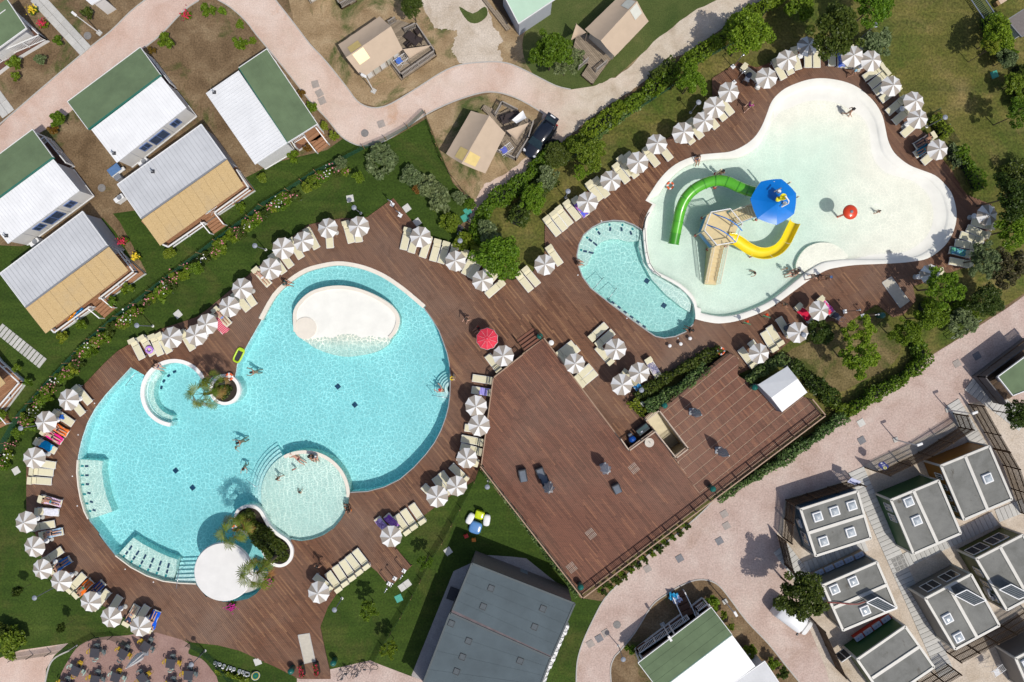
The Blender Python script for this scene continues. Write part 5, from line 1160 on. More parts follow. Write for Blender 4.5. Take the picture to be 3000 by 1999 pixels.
tn3 = tent('safari tent by the pale gravel road with milky roof window', SS(2, 670,270, 1010,-60), SS(2, 815,375, 1150,10), SS(2, 945,520, 1256,196), (2.1, 3.0), (.78, .97), canvas_w)
tent_deck(tn3, SS(2, 690,310, 925,520, 790,700, 740,775, 640,690, 700,600, 560,450, 590,330), [SS(2, 770,665, 860,590), SS(2, 610,640, 690,570)], R(-50))
tn4 = tent('safari tent of which only walls and deck rail show', SS(1, 400,-230, 780,-480), SS(1, 330,-130, 720,-390), SS(1, 420,0, 830,-260), (2.0, 3.0), (.2, .4), canvas_y)
tent_deck(tn4, SS(1, 730,-60, 900,-130, 920,0, 780,75), [SS(1, 735,-30, 785,75, 905,10)], R(35))
def sail(label, pts, m_, zs):
    p = [W(a, z) for a, z in zip(pts, zs)]; mb = MB(); n = 8; vs_ = []; c = sum(p, Vector()) / len(p)
    if len(p) == 3: p = [p[0], p[1], p[2], p[2]]
    for i in range(n + 1):
        for j in range(n + 1):
            u, v = i / n, j / n; q = p[0].lerp(p[1], u).lerp(p[3].lerp(p[2], u), v); k = 16 * u * (1 - u) * v * (1 - v); q.z -= .2 * k; q = q.lerp(c, .08 * (1 - k)); vs_.append(q)
    fs_ = [(i * (n + 1) + j, (i + 1) * (n + 1) + j, (i + 1) * (n + 1) + j + 1, i * (n + 1) + j + 1) for i in range(n) for j in range(n)]
    if (vs_[n + 1] - vs_[0]).cross(vs_[1] - vs_[0]).z < 0: fs_ = [f[::-1] for f in fs_]
    t = thing('shade_sail', label, 'shade sail'); mb.add(vs_, fs_, 0, True).build('sail_cloth', m_, t)
    for q in (p[0], p[1], p[2]): MB().tube([(q.x, q.y, 0), q], .03, 6).build('sail_pole', grey_w, t)
sail('sand coloured triangular sail over the deck with the blue drying rack', SS(1, 1340,452, 1625,412, 1410,548), canvas_l, (2.0, 1.7, 1.7))
sail('sand coloured sail over the deck beside the black car', SS(1, 2290,1200, 2520,1120, 2400,1300), canvas_l, (2.0, 1.8, 1.8)); sail('white cloth sail over the tent deck by the car', SS(1, 2345,1105, 2455,1010, 2490,1085, 2390,1140), white_p, (1.9, 1.9, 1.9, 1.9))
sail('sand coloured sail at the leafy tree by the gravel road', SS(2, 590,215, 690,300, 535,380), canvas_l, (2.0, 2.0, 1.8))

# ------------------------------------------------------------------ container blocks
roof_grey = None
m, nt, b = newmat('bitumen_roof'); MATS['bitumen_roof'] = m; roof_grey = m
c = ramp(nt, noise(nt, .7, 7, .65, .4), [(.3, (.13, .13, .115)), (.5, (.175, .175, .16)), (.7, (.21, .21, .19))]); c = mixc(nt, mapr(nt, noise(nt, .55, 6, .7, 1.2), .60, .74), c, (.07, .06, .045))
c = mixc(nt, 1.0, c, ramp(nt, noise(nt, 30, 3, .7), [(.3, (.85,) * 3), (.7, (1.12,) * 3)]), 'MULTIPLY'); nt.links.new(c, b.inputs['Base Color']); b.inputs['Roughness'].default_value = .9
frame_c = mat('cream_steel', (.55, .53, .475), .5, .06, 2); dome = mat('skylight_dome', (.42, .46, .48), .12, .05, 3, coat=.5)
def container(label, Q, wall_m, div, lights, H=2.6):
    t = thing('container_block', label, 'container', group='flat roofed container blocks'); q = qpx(Q, (H,) * 4)
    wall_block(q, .06, .10).build('wall', wall_m, t)
    inn = inset2(q, .13)
    if (inn[1] - inn[0]).cross(inn[2] - inn[0]).z < 0: inn = inn[::-1]
    MB().add([Vector((p.x, p.y, H - .05)) for p in inn], [(0, 1, 2, 3)]).build('roof', roof_grey, t)
    for i in range(4): MB().bar(q[i] - Vector((0, 0, .04)), q[(i + 1) % 4] - Vector((0, 0, .04)), .20, .14).build('roof_frame', frame_c, t)
    a, b2 = W(div[0], H), W(div[1], H); MB().bar(a - Vector((0, 0, .0)), b2 - Vector((0, 0, .0)), .26, .12).build('roof_frame', frame_c, t)
    for p in q: MB().box((p.x, p.y, H / 2), (.16, .16, H - .02)).build('corner_post', frame_c, t)
    d = (q[1] - q[0]); ang = math.atan2(d.y, d.x)
    for p in lights:
        c = W(p, H + .15); lo = MB().bbox((0, 0, .09), (.80, .80, .2), .03).build('roof_light', white_p, t, (c.x, c.y, H - .05), ang); MB().lathe([(.0, .30), (.16, .29), (.30, .25), (.42, .18)], 4, 0, (0, 0, .02), False, Matrix.Rotation(R(45), 4, 'Z')).build('dome', dome, lo)
    return t, q
def c3(x, y): return (2200 + x / 4.902, 1350 + y / 4.902)
blue_w = mat('petrol_cladding', (.018, .085, .15), .5, .06, 2); green_w = mat('forest_cladding', (.018, .085, .022), .5, .06, 2); orange_w = mat('ochre_cladding', (.30, .125, .01), .5, .06, 2); taupe_w = mat('taupe_cladding', (.17, .155, .14), .5, .06, 2); moss_w = mat('moss_cladding', (.055, .08, .02), .5, .06, 2); beige_w = mat('beige_cladding', (.33, .24, .17), .5, .06, 2); red_w = mat('red_cladding', (.42, .035, .02), .5, .06, 2)
C1, q1 = container('blue walled container block with five roof lights', [c3(715, 700), c3(1528, 440), S(15, 945,245), S(15, 438,408)], blue_w, (c3(818, 1040), c3(1628, 785)), [c3(965, 808), c3(1208, 730), c3(1455, 648), c3(1440, 1033), c3(1050, 1163)])
C2, q2 = container('dark green walled container block with two roof lights', [S(11, 1130,1460), S(11, 1565,1280), S(15, 1770,200), S(15, 1338,388)], green_w, (S(11, 1335,1375), S(15, 1555,290)), [S(11, 1298,1477), S(15, 1372,85)])
C3, q3 = container('ochre walled container block behind the slatted fence', [S(11, 1590,1145), S(11, 2032,965), S(11, 2240,1452), S(15, 1800,75)], orange_w, (S(11, 1810,1058), S(11, 2018,1555)), [S(11, 2025,1262)])
C4, q4 = container('container block with a row of outdoor sinks and a red hose', SS(15, 505,678, 1000,465, 1182,885, 690,1092), mat('olive_grey_cladding', (.12, .12, .10), .5), (S(15, 600,885), S(15, 1092,672)), [S(15, 615,718), S(15, 787,645), S(15, 897,912)])
C5, q5 = container('taupe container block with double windows and solar collector', SS(15, 1445,800, 1865,577, 2125,1047, 1720,1265), taupe_w, (S(15, 1655,687), S(15, 1915,1150)), [S(15, 1657,988), S(15, 1757,1160)])
C6, q6 = container('moss green container block with open windows and solar collector', SS(15, 1915,435, 2342,215, 2600,690, 2195,905), moss_w, (S(15, 2130,325), S(15, 2395,795)), [])
C7, q7 = container('container block with red sink wall and four basins', SS(15, 820,1360, 1260,1055, 1525,1430, 1080,1735), green_w, (S(15, 955,1530), S(15, 1388,1240)), [])
C8, q8 = container('container block behind the slatted screen below the taupe block', SS(15, 2275,1350, 2600,1180, 2750,1500, 2420,1680), taupe_w, (S(15, 2380,1570), S(15, 2700,1390)), [S(15, 2390,1400)])
window(C1, q1[3], q1[0], .18, .42, .9, 2.0, win_blue, off_white, cen=sum(q1, Vector()) / 4)
for k in range(4): window(C3, q3[3], q3[0], .12 + .2 * k, .22 + .2 * k, 1.2, 2.1, win_blue, off_white, cen=sum(q3, Vector()) / 4)
for k in range(3): window(C6, q6[3], q6[0], .1 + .25 * k, .25 + .25 * k, 1.2, 2.1, win_dark, off_white, cen=sum(q6, Vector()) / 4)
for k in range(2): window(C2, q2[3], q2[0], .55 + .2 * k, .68 + .2 * k, 1.1, 2.1, win_blue, off_white, cen=sum(q2, Vector()) / 4)
for k in range(2): window(C5, q5[0], q5[1], .15 + .42 * k, .45 + .42 * k, .8, 2.0, win_dark, white_p, cen=sum(q5, Vector()) / 4); window(C6, q6[0], q6[1], .05 + .42 * k, .4 + .42 * k, .8, 2.0, win_dark, white_p, cen=sum(q6, Vector()) / 4)
window(C7, q7[0], q7[1], -.22, -.02, .5, 1.8, win_dark, off_white, cen=sum(q7, Vector()) / 4)
def sinks(t, pts, back_m, strip_q):
    q = XY(strip_q, .6); MB().prism(ccw(q), .06, .78).build('sink_counter', back_m, t)
    for i, p in enumerate(pts):
        c = W(p, .85); a = Vector(q[1]) - Vector(q[0]); ang = math.atan2(a.y, a.x)
        so = MB().bbox((0, 0, .0), (.80, .42, .14), .03).build('sink', mat('sink_enamel', (.42, .47, .58), .25, .05, 3), t, (c.x, c.y, .85), ang); MB().tube([(0, .2, .05), (0, .2, .3), (0, .02, .32)], .015, 6).build('tap', steel, so)
        for dx in (-.14, .14): MB().lathe([(0, .0), (.03, .0), (.035, .01)], 8, 0, (dx, 0, .075)).build('drain', dark_metal, so)
sinks(C4, [S(15, x, y) for x, y in ((470,563),(562,523),(653,483),(745,443),(838,403))], beige_w, SS(15, 400,585, 870,360, 960,440, 480,640))
sinks(C7, [S(15, x, y) for x, y in ((838,1158),(920,1103),(1000,1047),(1083,990))], red_w, SS(15, 790,1165, 1110,945, 1200,1030, 880,1250))
def solar(t, pts, z0, z1, hose=None):
    p = [W(pts[0], z0), W(pts[1], z1), W(pts[2], z1), W(pts[3], z0)]
    so = slab3(p, .06).build('solar_collector', mat('collector_glass', (.035, .045, .05), .25, .2, 6), t); e = MB()
    for i in range(4): e.bar(p[i] + Vector((0, 0, .01)), p[(i + 1) % 4] + Vector((0, 0, .01)), .07, .07)
    e.build('collector_frame', white_p, so); r_ = MB()
    for k in range(1, 9): r_.bar(p[0].lerp(p[1], k / 9) + Vector((0, 0, .02)), p[3].lerp(p[2], k / 9) + Vector((0, 0, .02)), .02, .012)
    r_.build('collector_tubes', grey_metal, so, kind='stuff')
    for i in (1, 2): MB().bar(Vector((p[i].x, p[i].y, z0 - .1)), p[i] - Vector((0, 0, .05)), .04, .04).build('strut', grey_metal, so)
solar(C4, SS(15, 1075,920, 905,835, 1005,787, 1182,885), 2.7, 3.5); solar(C5, SS(15, 1890,862, 1715,770, 1825,718, 2000,815), 2.7, 3.5); solar(C6, SS(15, 2300,805, 2122,718, 2232,668, 2410,760), 2.7, 3.5)
red_hose = mat('red_hose', (.25, .04, .03), .6)
MB().tube([W(S(15, x, y), 2.72) for x, y in ((540,838),(640,838),(740,850),(830,850),(900,825))], .05, 8).build('hose', red_hose, C4)
for t_, c, x, y in ((C1, 15, 300, 110), (C4, 15, 500, 770), (C6, 15, 2030, 740), (C6, 15, 2055, 775)):
    p = W(S(c, x, y), 1.5); MB().bbox((p.x, p.y, 1.35), (.75, .30, .55), .03, R(-65)).build('air_conditioner', off_white, t_)
# slatted timber screens
def slat_fence(label, pts, h=2.0, sp=.115, z=.06):
    t = thing('slatted_fence', label, 'fence', group='slatted timber screens'); P = [W(p, 0) for p in pts]
    q = MB()
    for a, b2 in zip(P[:-1], P[1:]):
        d = b2 - a; L = d.length; k = max(1, round(L / sp)); ang = math.atan2(d.y, d.x)
        for i in range(k): p = a.lerp(b2, (i + .5) / k); q.box((p.x, p.y, z + h / 2), (.055, .035, h), ang)
        for i in range(max(1, round(L / 2.0)) + 1): p = a.lerp(b2, i / max(1, round(L / 2.0))); MB().box((p.x, p.y, (h + .1) / 2), (.10, .10, h + .05), ang).build('post', dark_w, t)
        for zz in (.35, 1.0, 1.75): MB().bar(a + Vector((0, 0, zz)), b2 + Vector((0, 0, zz)), .04, .09).build('rail', dark_w, t)
    q.build('slats', dark_w, t, kind='stuff'); return t
slat_fence('slatted screen round the blue walled block', [c3(460, 1100), c3(500, 560), c3(1400, 285), c3(1480, 300)])
slat_fence('slatted screen between the blue block and the leafy street tree', [c3(375, 1070), S(15, 150,480), S(15, 245,590)])
slat_fence('slatted screen in front of the green and ochre blocks', SS(11, 890,1160, 1010,1195, 1380,1020, 1750,790, 1700,665))
slat_fence('slatted screen along the path beside the ochre block', SS(11, 1842,580, 1985,835, 2160,1140, 2310,1568))
slat_fence('slatted screen below the taupe block', SS(15, 1640,1290, 2130,1040, 2352,900)); slat_fence('slatted screen beside the red sink block', SS(15, 1370,1560, 1640,1400)); slat_fence('slatted screen along the road behind the parked van', SS(15, 350,940, 430,1020, 620,1430, 790,1600))
# paving slabs of the container compound
path = bpy.data.objects.new('paved_path', None); col.objects.link(path); path['kind'] = 'structure'
slabmesh = MB().bbox((0, 0, .03), (1, 1, .06), .01).mesh('paving_slab', slab_m)
def pave(a, b2, w, sp, cols=1, z=.018):
    A, B = W(a), W(b2); v = B - A; L = v.length; n = max(1, round(L / sp)); ang = math.atan2(v.y, v.x); s = Vector((-v.y, v.x, 0)).normalized()
    for i in range(n):
        for j in range(cols):
            p = A + v * ((i + .5) / n) + s * w * ((j + .5) / cols - .5); o = link('paving_slab', slabmesh, path, (p.x, p.y, z), ang); o.scale = (L / n - .03, w / cols - .03, 1)
pave(S(11, 805,1180), S(15, 1640,1500), 1.5, .42); pave(S(15, 1150,500), S(15, 2080,60), 1.3, .42); pave(S(15, 110,330), S(15, 330,620), 1.5, .42); pave(S(11, 1690,560), S(11, 1960,1000), 1.3, .42); pave(S(15, 340,520), S(15, 900,300), 1.2, .42); pave(S(15, 2100,40), S(15, 2352,-60), 1.2, .42); pave(S(11, 1850,380), S(11, 2352,760), 1.6, .42)
st_path = bpy.data.objects.new('stepping_path', None); col.objects.link(st_path); st_path['kind'] = 'structure'
A, B = W(S(8, 5,-110)), W(S(8, 385,195)); v = B - A; ang = math.atan2(v.y, v.x)
for k in range(13):
    p = A + v * (k / 12); o = link('paving_slab', slabmesh, st_path, (p.x, p.y, .008), ang); o.scale = (.30, 1.05, 1)
for a, b2, w in ((S(0, 330,-30), S(0, 790,470), 1.25), (S(0, -60,860), S(0, 80,1050), 1.3)):
    A, B = W(a), W(b2); v = B - A; ang = math.atan2(v.y, v.x); n = round(v.length / 1.0); s = Vector((-v.y, v.x, 0)).normalized()
    for k in range(n):
        for j in (-.5, .5): p = A + v * ((k + .5) / n) + s * w / 2 * j; o = link('paving_slab', slabmesh, st_path, (p.x, p.y, .008), ang); o.scale = (v.length / n - .02, w / 2 - .02, 1)

# ------------------------------------------------------------------ long grey roofed building
gb = thing('clubhouse', 'long grey felt roofed building with stepped apron on the lawn', 'building'); felt = mat('slate_felt', (.072, .096, .108), .85, .13, .6, bmp=.3, bscale=40)
RQ1 = [S(13, 1985,475), S(14, 577,845), S(14, 365,1330), S(13, 1808,905)]; RQ2 = [S(13, 1785,932), S(14, 355,1345), S(14, 200,1760), S(13, 1450,1800)]
for q_ in (RQ1, RQ2):
    q = qpx(q_, (4.0, 4.0, 4.0, 4.0)); slab3(q, .2).build('roof', felt, gb); wall_block(inset2(q, .15), 0, .1).build('wall', mat('clubhouse_wall', (.18, .14, .12), .7), gb)
    for k in range(1, 5): MB().bar(q[0].lerp(q[3], k / 5) + Vector((0, 0, .005)), q[1].lerp(q[2], k / 5) + Vector((0, 0, .005)), .05, .014).build('felt_lap', felt, gb)
    e = MB()
    for i in (0, 1, 3): e.bar(q[i], q[(i + 1) % 4], .14, .10)
    e.build('roof_edge', mat('slate_trim', (.07, .085, .09), .7), gb)
a, b2 = W(S(13, 1797,918), 3.96), W(S(14, 360,1338), 3.96); MB().bar(a, b2, .95, .06).build('roof_gutter', mat('gutter_felt', (.12, .095, .10), .8, .3, 1.5), gb)
for c, x, y in ((13,2160,705),(13,2088,873),(13,1795,1028),(13,1953,1190),(13,1897,1335),(13,1843,1470),(14,285,893),(14,208,1060),(14,75,1372)):
    p = W(S(c, x, y), 4.02); ho = MB().box((p.x, p.y, 4.02), (.46, .46, .05), R(-22)).build('roof_hatch', mat('hatch_felt', (.075, .09, .10), .8), gb); e = MB()
    for s in (-.24, .24): e.box((p.x + s * math.cos(R(-22)), p.y + s * math.sin(R(-22)), 4.06), (.02, .5, .03), R(-22)); e.box((p.x - s * math.sin(R(-22)), p.y + s * math.cos(R(-22)), 4.06), (.5, .02, .03), R(-22))
    e.build('hatch_frame', dark_metal, ho)
aw = mat('awning_stripe', (.42, .45, .47), .7)
for k in range(6):
    o_ = k * 16; MB().strip(XY(SS(14, -190 + o_,545 + o_ * .9, 0 + o_ * .6,545 + o_ * .9, 130 + o_ * .3,590 + o_ * .7, 300 - o_ * .1,715 + o_ * .3), 1.0), .30, .05, .9 - .13 * k).build('apron_step', aw if k % 2 else mat('apron_dark', (.22, .24, .25), .8), gb)
MB().poly([ccw(XY(SS(13, 1815,548, 2130,400, 2352,415) + SS(14, 130,430, 405,650, 450,790, 300,1400) + SS(13, 1500,1800, 1430,1500)))], .012).build('apron', mat_ground('grey_apron', [(.3, (.34, .31, .30)), (.7, (.45, .42, .40))], .8, 9, .3), gb)
MB().poly([ccw(XY(SS(14, 325,740, 405,645, 455,790, 440,800)))], .016).build('apron_stone', concrete, gb)
MB().box((*W(S(13, 1812,757))[:2], .06), (.9, 1.1, .1), R(-20)).build('floor_grate', dark_metal, gb)
acm = MB().bbox((0, 0, .35), (.42, .85, .7), .06).mesh('air_conditioner', white_p)
for i, (x, y) in enumerate(((490,1085),(460,1137),(440,1188),(408,1262),(384,1328),(354,1392),(322,1452),(300,1507),(288,1555))):
    p = W(S(14, x, y), 3.0); t = thing('condenser_unit', 'white condenser unit in the row along the grey roofed building', 'condenser', (p.x, p.y, 0), R(-20), 'white condenser units'); link('casing', acm, t, (0, 0, 2.4)); MB().lathe([(.0, .0), (.16, .0), (.17, .03), (.2, .03)], 14, 0, (0, 0, 3.1)).build('fan_grille', grey_metal, t); MB().box((-.25, 0, 1.3), (.1, .6, 2.4)).build('bracket', grey_metal, t)

# ------------------------------------------------------------------ terrace fittings
railm = mat('terrace_rail', (.36, .24, .16), .7, .1, 4)
tr = thing('terrace_railing', 'brown timber railing with dense balusters along the raised terrace', 'railing')
railing_w([W(p, TZ) for p in ((1410,1362),(1704,1741),(2404,1214),(2366,1168))], TZ, 1.0, tr, railm, .13, .04); railing_w([W(p, TZ) for p in ((1530,1040),(1446,1106),(1412,1355))], TZ, .9, tr, railm, .13, .04)
railing_w([W(p, TZ) for p in ((1921,1201),(1960,1174),(2129,1034))], TZ, .9, tr, dark_w, .13, .04)
sr = thing('stairwell_railing', 'pale topped railing round the sunken stair in the terrace', 'railing')
railing_w([W(p, TZ) for p in ((1888,1228),(1925,1200),(2009,1310),(1974,1337),(1915,1262))], TZ, .95, sr, mat('pale_rail', (.48, .38, .29), .7), .13, .04); railing_w([W(p, TZ) for p in ((1815,1283),(1838,1316),(1914,1260))], TZ, .95, sr, MATS['pale_rail'], .13, .04)
stw = bpy.data.objects.new('stairwell', None); col.objects.link(stw); stw['kind'] = 'structure'
MB().walls(stair_h, -2.6, TZ - .06, 0, True).build('stair_wall', mat('stair_wall_paint', (.40, .33, .22), .8), stw); MB().poly([stair_h], -2.5).build('stair_floor', dark_metal, stw)
a0, a1, b0, b1 = W((1906.5, 1214), TZ), W((1991.5, 1323.5), TZ), None, None; v = a1 - a0; L = math.hypot(v.x, v.y); n = 14
sw = (W(STAIR[0], TZ) - W(STAIR[3], TZ)).length
for k in range(n):
    z = .35 - .17 * k; p = a0 + v * ((k + .5) / n); MB().box((p.x, p.y, (z - 2.5) / 2), (L / n, sw - .06, z + 2.5), math.atan2(v.y, v.x)).build('tread', mat('stair_stone', (.62, .55, .38), .8, .08, 3), stw)
steps = bpy.data.objects.new('terrace_steps', None); col.objects.link(steps); steps['kind'] = 'structure'
e0, e1 = W((1538, 1032), TZ), W((1590, 994), TZ); ev = (e1 - e0); en = Vector((-ev.y, ev.x, 0)).normalized()
for k in range(4): c = (e0 + e1) / 2 + en * (.17 + .32 * k); z = TZ - .17 * (k + 1); MB().box((c.x, c.y, z / 2 + .03), (math.hypot(ev.x, ev.y), .29, z), math.atan2(ev.y, ev.x)).build('tread', terr_w, steps)
for e_ in (e0, e1): MB().bar(Vector((e_.x, e_.y, TZ + .9)), Vector((e_.x, e_.y, .95)) + en * 1.4, .08, .06).build('handrail', dark_w, steps); MB().bar(Vector((e_.x, e_.y, .1)) + en * 1.4, Vector((e_.x, e_.y, .95)) + en * 1.4, .08, .08).build('post', dark_w, steps)
# ================================================================== vegetation
def leaf_mat(name, lo, hi, trans=0.35):
    m, nt, b = newmat(name); nt.nodes.remove(b); out = nt.nodes['Material Output']
    g = nn(nt, 'ShaderNodeNewGeometry'); oi = nn(nt, 'ShaderNodeObjectInfo')
    c = ramp(nt, g.outputs['Random Per Island'], [(0.0, lo), (0.55, tuple((a + b_) / 2 for a, b_ in zip(lo, hi))), (1.0, hi)])
    h = nn(nt, 'ShaderNodeHueSaturation'); nt.links.new(c, h.inputs['Color'])
    nt.links.new(mapr(nt, oi.outputs['Random'], 0, 1, .485, .515), h.inputs['Hue']); nt.links.new(mapr(nt, oi.outputs['Random'], 0, 1, 1.12, .85), h.inputs['Value'])
    d = nn(nt, 'ShaderNodeBsdfDiffuse'); t = nn(nt, 'ShaderNodeBsdfTranslucent'); gl = nn(nt, 'ShaderNodeBsdfGlossy'); gl.inputs['Roughness'].default_value = .45
    nt.links.new(h.outputs[0], d.inputs[0]); nt.links.new(h.outputs[0], t.inputs[0])
    a = nn(nt, 'ShaderNodeMixShader'); a.inputs[0].default_value = trans; nt.links.new(d.outputs[0], a.inputs[1]); nt.links.new(t.outputs[0], a.inputs[2])
    e = nn(nt, 'ShaderNodeMixShader'); e.inputs[0].default_value = .015; nt.links.new(a.outputs[0], e.inputs[1]); nt.links.new(gl.outputs[0], e.inputs[2])
    nt.links.new(e.outputs[0], out.inputs['Surface']); MATS[name] = m; return m
L_bright = leaf_mat('bright_leaves', (.085, .165, .009), (.24, .37, .028)); L_mid = leaf_mat('green_leaves', (.075, .135, .008), (.20, .30, .025)); L_dark = leaf_mat('dark_leaves', (.04, .07, .010), (.11, .15, .025))
L_grey = leaf_mat('olive_leaves', (.085, .125, .045), (.24, .30, .13)); L_yellow = leaf_mat('lime_leaves', (.11, .165, .012), (.28, .34, .035)); L_brown = leaf_mat('tamarisk_leaves', (.06, .065, .025), (.15, .13, .06)); L_hedge = leaf_mat('laurel_leaves', (.06, .12, .025), (.21, .30, .10))
L_rust = leaf_mat('rust_leaves', (.14, .07, .01), (.26, .16, .03))
bark = mat('bark', (.10, .07, .045), .95, .2, 12, bmp=.5, bscale=30)
P_pink = mat('pink_blossom', (.50, .18, .20), .8, .2, 20); P_white = mat('white_blossom', (.75, .74, .70), .8, .05, 20); P_red = mat('red_blossom', (.50, .02, .06), .8, .2, 20); P_mag = mat('magenta_blossom', (.45, .01, .22), .8, .2, 20); P_yel = mat('yellow_blossom', (.70, .50, .02), .8, .1, 20)
def leaf_cloud(P, size, r, up=.55, mats=None, aspect=1.7):
    """one small folded-diamond face per point"""
    n = len(P); N = r.normal(size=(n, 3)); N[:, 2] = np.abs(N[:, 2]) + up; N /= np.linalg.norm(N, axis=1)[:, None]
    T = r.normal(size=(n, 3)); T -= N * (T * N).sum(1)[:, None]; T /= np.linalg.norm(T, axis=1)[:, None]; B = np.cross(N, T)
    s = size * r.uniform(.6, 1.35, n)[:, None]
    V = np.empty((n, 4, 3)); V[:, 0] = P - T * s * aspect * .5; V[:, 1] = P + B * s * .5 + N * s * .12; V[:, 2] = P + T * s * aspect * .5; V[:, 3] = P - B * s * .5 + N * s * .12
    return V.reshape(-1, 3)
def quads_mesh(name, V, m):
    me = bpy.data.meshes.new(name); n = len(V) // 4
    me.vertices.add(n * 4); me.vertices.foreach_set('co', V.astype(np.float32).ravel()); me.loops.add(n * 4); me.loops.foreach_set('vertex_index', np.arange(n * 4, dtype=np.int32))
    me.polygons.add(n); me.polygons.foreach_set('loop_start', np.arange(0, n * 4, 4, dtype=np.int32)); me.polygons.foreach_set('loop_total', np.full(n, 4, dtype=np.int32))
    me.update(calc_edges=True); me.materials.append(m); return me
def crown_points(seed, n, clumps, spread=.30, flat=.8, hollow=.45, lumps=.25):
    r = np.random.default_rng(seed); d = r.normal(size=(clumps, 3)); d /= np.linalg.norm(d, axis=1)[:, None]; d[:, 2] = np.abs(d[:, 2]) * 1.1 - .25
    rad = r.uniform(hollow, 1.0 - spread * .6, clumps) ** .6; an = np.arctan2(d[:, 1], d[:, 0]); rad *= 1 + lumps * np.sin(an * 3 + r.uniform(0, 6)) * .6 + lumps * np.sin(an * 5 + r.uniform(0, 6)) * .5
    C = d * rad[:, None] * np.array([1, 1, flat]); w = r.uniform(.5, 1.4, clumps); idx = r.choice(clumps, n, p=w / w.sum())
    q = r.normal(size=(n, 3)); q /= np.linalg.norm(q, axis=1)[:, None]; q *= (r.uniform(.35, 1, n) ** .5)[:, None]; q *= np.array([1, 1, .6])
    return C[idx] + q * spread * w[idx][:, None] ** .5, r
CROWN = {}
for key, (n, cl, sp, fl, ho, lu, ls) in {'broad': (6500, 60, .24, .8, .35, .22, .062), 'broad2': (6500, 52, .25, .85, .3, .3, .066), 'airy': (4200, 60, .17, .8, .3, .35, .066), 'airy2': (3800, 46, .18, .75, .25, .42, .072), 'bush': (1700, 26, .30, .7, .3, .2, .13), 'bush2': (1500, 20, .32, .8, .25, .35, .15), 'tiny': (420, 14, .36, .9, .2, .4, .26)}.items():
    for v in range(2):
        P, r = crown_points(hash_seed := 101 + 17 * v + len(key) * 7 + n % 97, n, cl, sp, fl, ho, lu); CROWN[key, v] = leaf_cloud(P, ls, r)
cm_cache = {}
def crown_mesh(key, v, m):
    k = (key, v, m.name)
    if k not in cm_cache: cm_cache[k] = quads_mesh('crown', CROWN[key, v], m)
    return cm_cache[k]
def limb_mesh(seed):
    r = random.Random(seed); mb = MB(); mb.tube([(0, 0, 0), (r.uniform(-.03, .03), r.uniform(-.03, .03), .5), (r.uniform(-.06, .06), r.uniform(-.06, .06), .82), (0, 0, 1.05)], [.05, .038, .028, .012], 8)
    for k in range(7):
        a = k * 2.4 + r.uniform(-.4, .4); z = r.uniform(.5, .8); L = r.uniform(.22, .36); mb.tube([(0, 0, z), (L * .5 * math.cos(a), L * .5 * math.sin(a), z + .10), (L * math.cos(a), L * math.sin(a), z + .22)], [.022, .014, .006], 6)
    return mb.mesh('trunk', bark)
TRK = [limb_mesh(i) for i in range(3)]; vrng = random.Random(12)
def tree(label, px, r_px, h, m, key='broad', name='tree', group=None, cat='tree', squash=1.0):
    """crown seen centred at px, r_px wide, top at about h metres"""
    zc = h * .66 if h > 2 else h * .45; s = (CAMH - zc) / CAMH / PPM; R_ = r_px * s; c = W(px, zc); hz = min(R_ * squash, h - zc + .15)
    t = thing(name, label, cat, (c.x, c.y, 0), vrng.uniform(0, 6.28), group)
    o = link('crown', crown_mesh(key, vrng.randint(0, 1), m), t, (0, 0, zc)); o.scale = (R_, R_ * vrng.uniform(.88, 1.1), hz * 1.05)
    k = link('trunk' if h > 1.6 else 'stem', TRK[vrng.randint(0, 2)], t, (0, 0, 0)); k.scale = (max(R_ * .9, .3), max(R_ * .9, .3), zc + hz * .5)
    return t
tree('big leafy tree over the safari tent deck by the road', (1616,150), 62, 6.0, L_mid, 'broad2'); tree('grey green leafy tree leaning towards the gravel road', (1660,175), 48, 5.0, L_grey, 'airy'); tree('dark round tree beside the cream driveway', (1206,18), 33, 4.2, L_dark, 'broad')
tree('tall bright tree where the long hedge meets the pool deck corner', (2190,100), 66, 6.5, L_bright, 'broad'); tree('bright tree on the grass between hedge and parasol row', (2026,238), 44, 4.5, L_bright, 'broad2'); tree('big dark tree overhanging the loungers at the beach end', (2448,92), 76, 7.0, L_dark, 'broad2')
tree('bright tree behind the big dark tree', (2562,14), 56, 6.0, L_bright, 'broad'); tree('silvery shrub beside the parasols at the beach end', (2572,128), 42, 2.2, L_grey, 'bush', 'shrub', cat='shrub'); tree('green shrub between the long hedge and the big dark tree', (2340,22), 42, 3.0, L_mid, 'bush', 'shrub', cat='shrub')
tree('bright tree beside the steel barred frame', (2925,105), 46, 4.0, L_bright, 'broad'); tree('tree throwing a lone shadow on the dry lawn', (2905,140), 26, 4.5, L_yellow, 'airy'); tree('grey shrub in the dry lawn screen', (2950,172), 28, 2.4, L_grey, 'bush', 'shrub', cat='shrub'); tree('lime shrub in the dry lawn screen', (2972,242), 30, 2.2, L_yellow, 'bush2', 'shrub', cat='shrub'); tree('tree throwing the larger shadow on the dry lawn', (2992,330), 42, 5.0, L_mid, 'airy'); tree('low green shrub next to the lime shrub', (2985,290), 24, 2.0, L_mid, 'bush', 'shrub', cat='shrub')
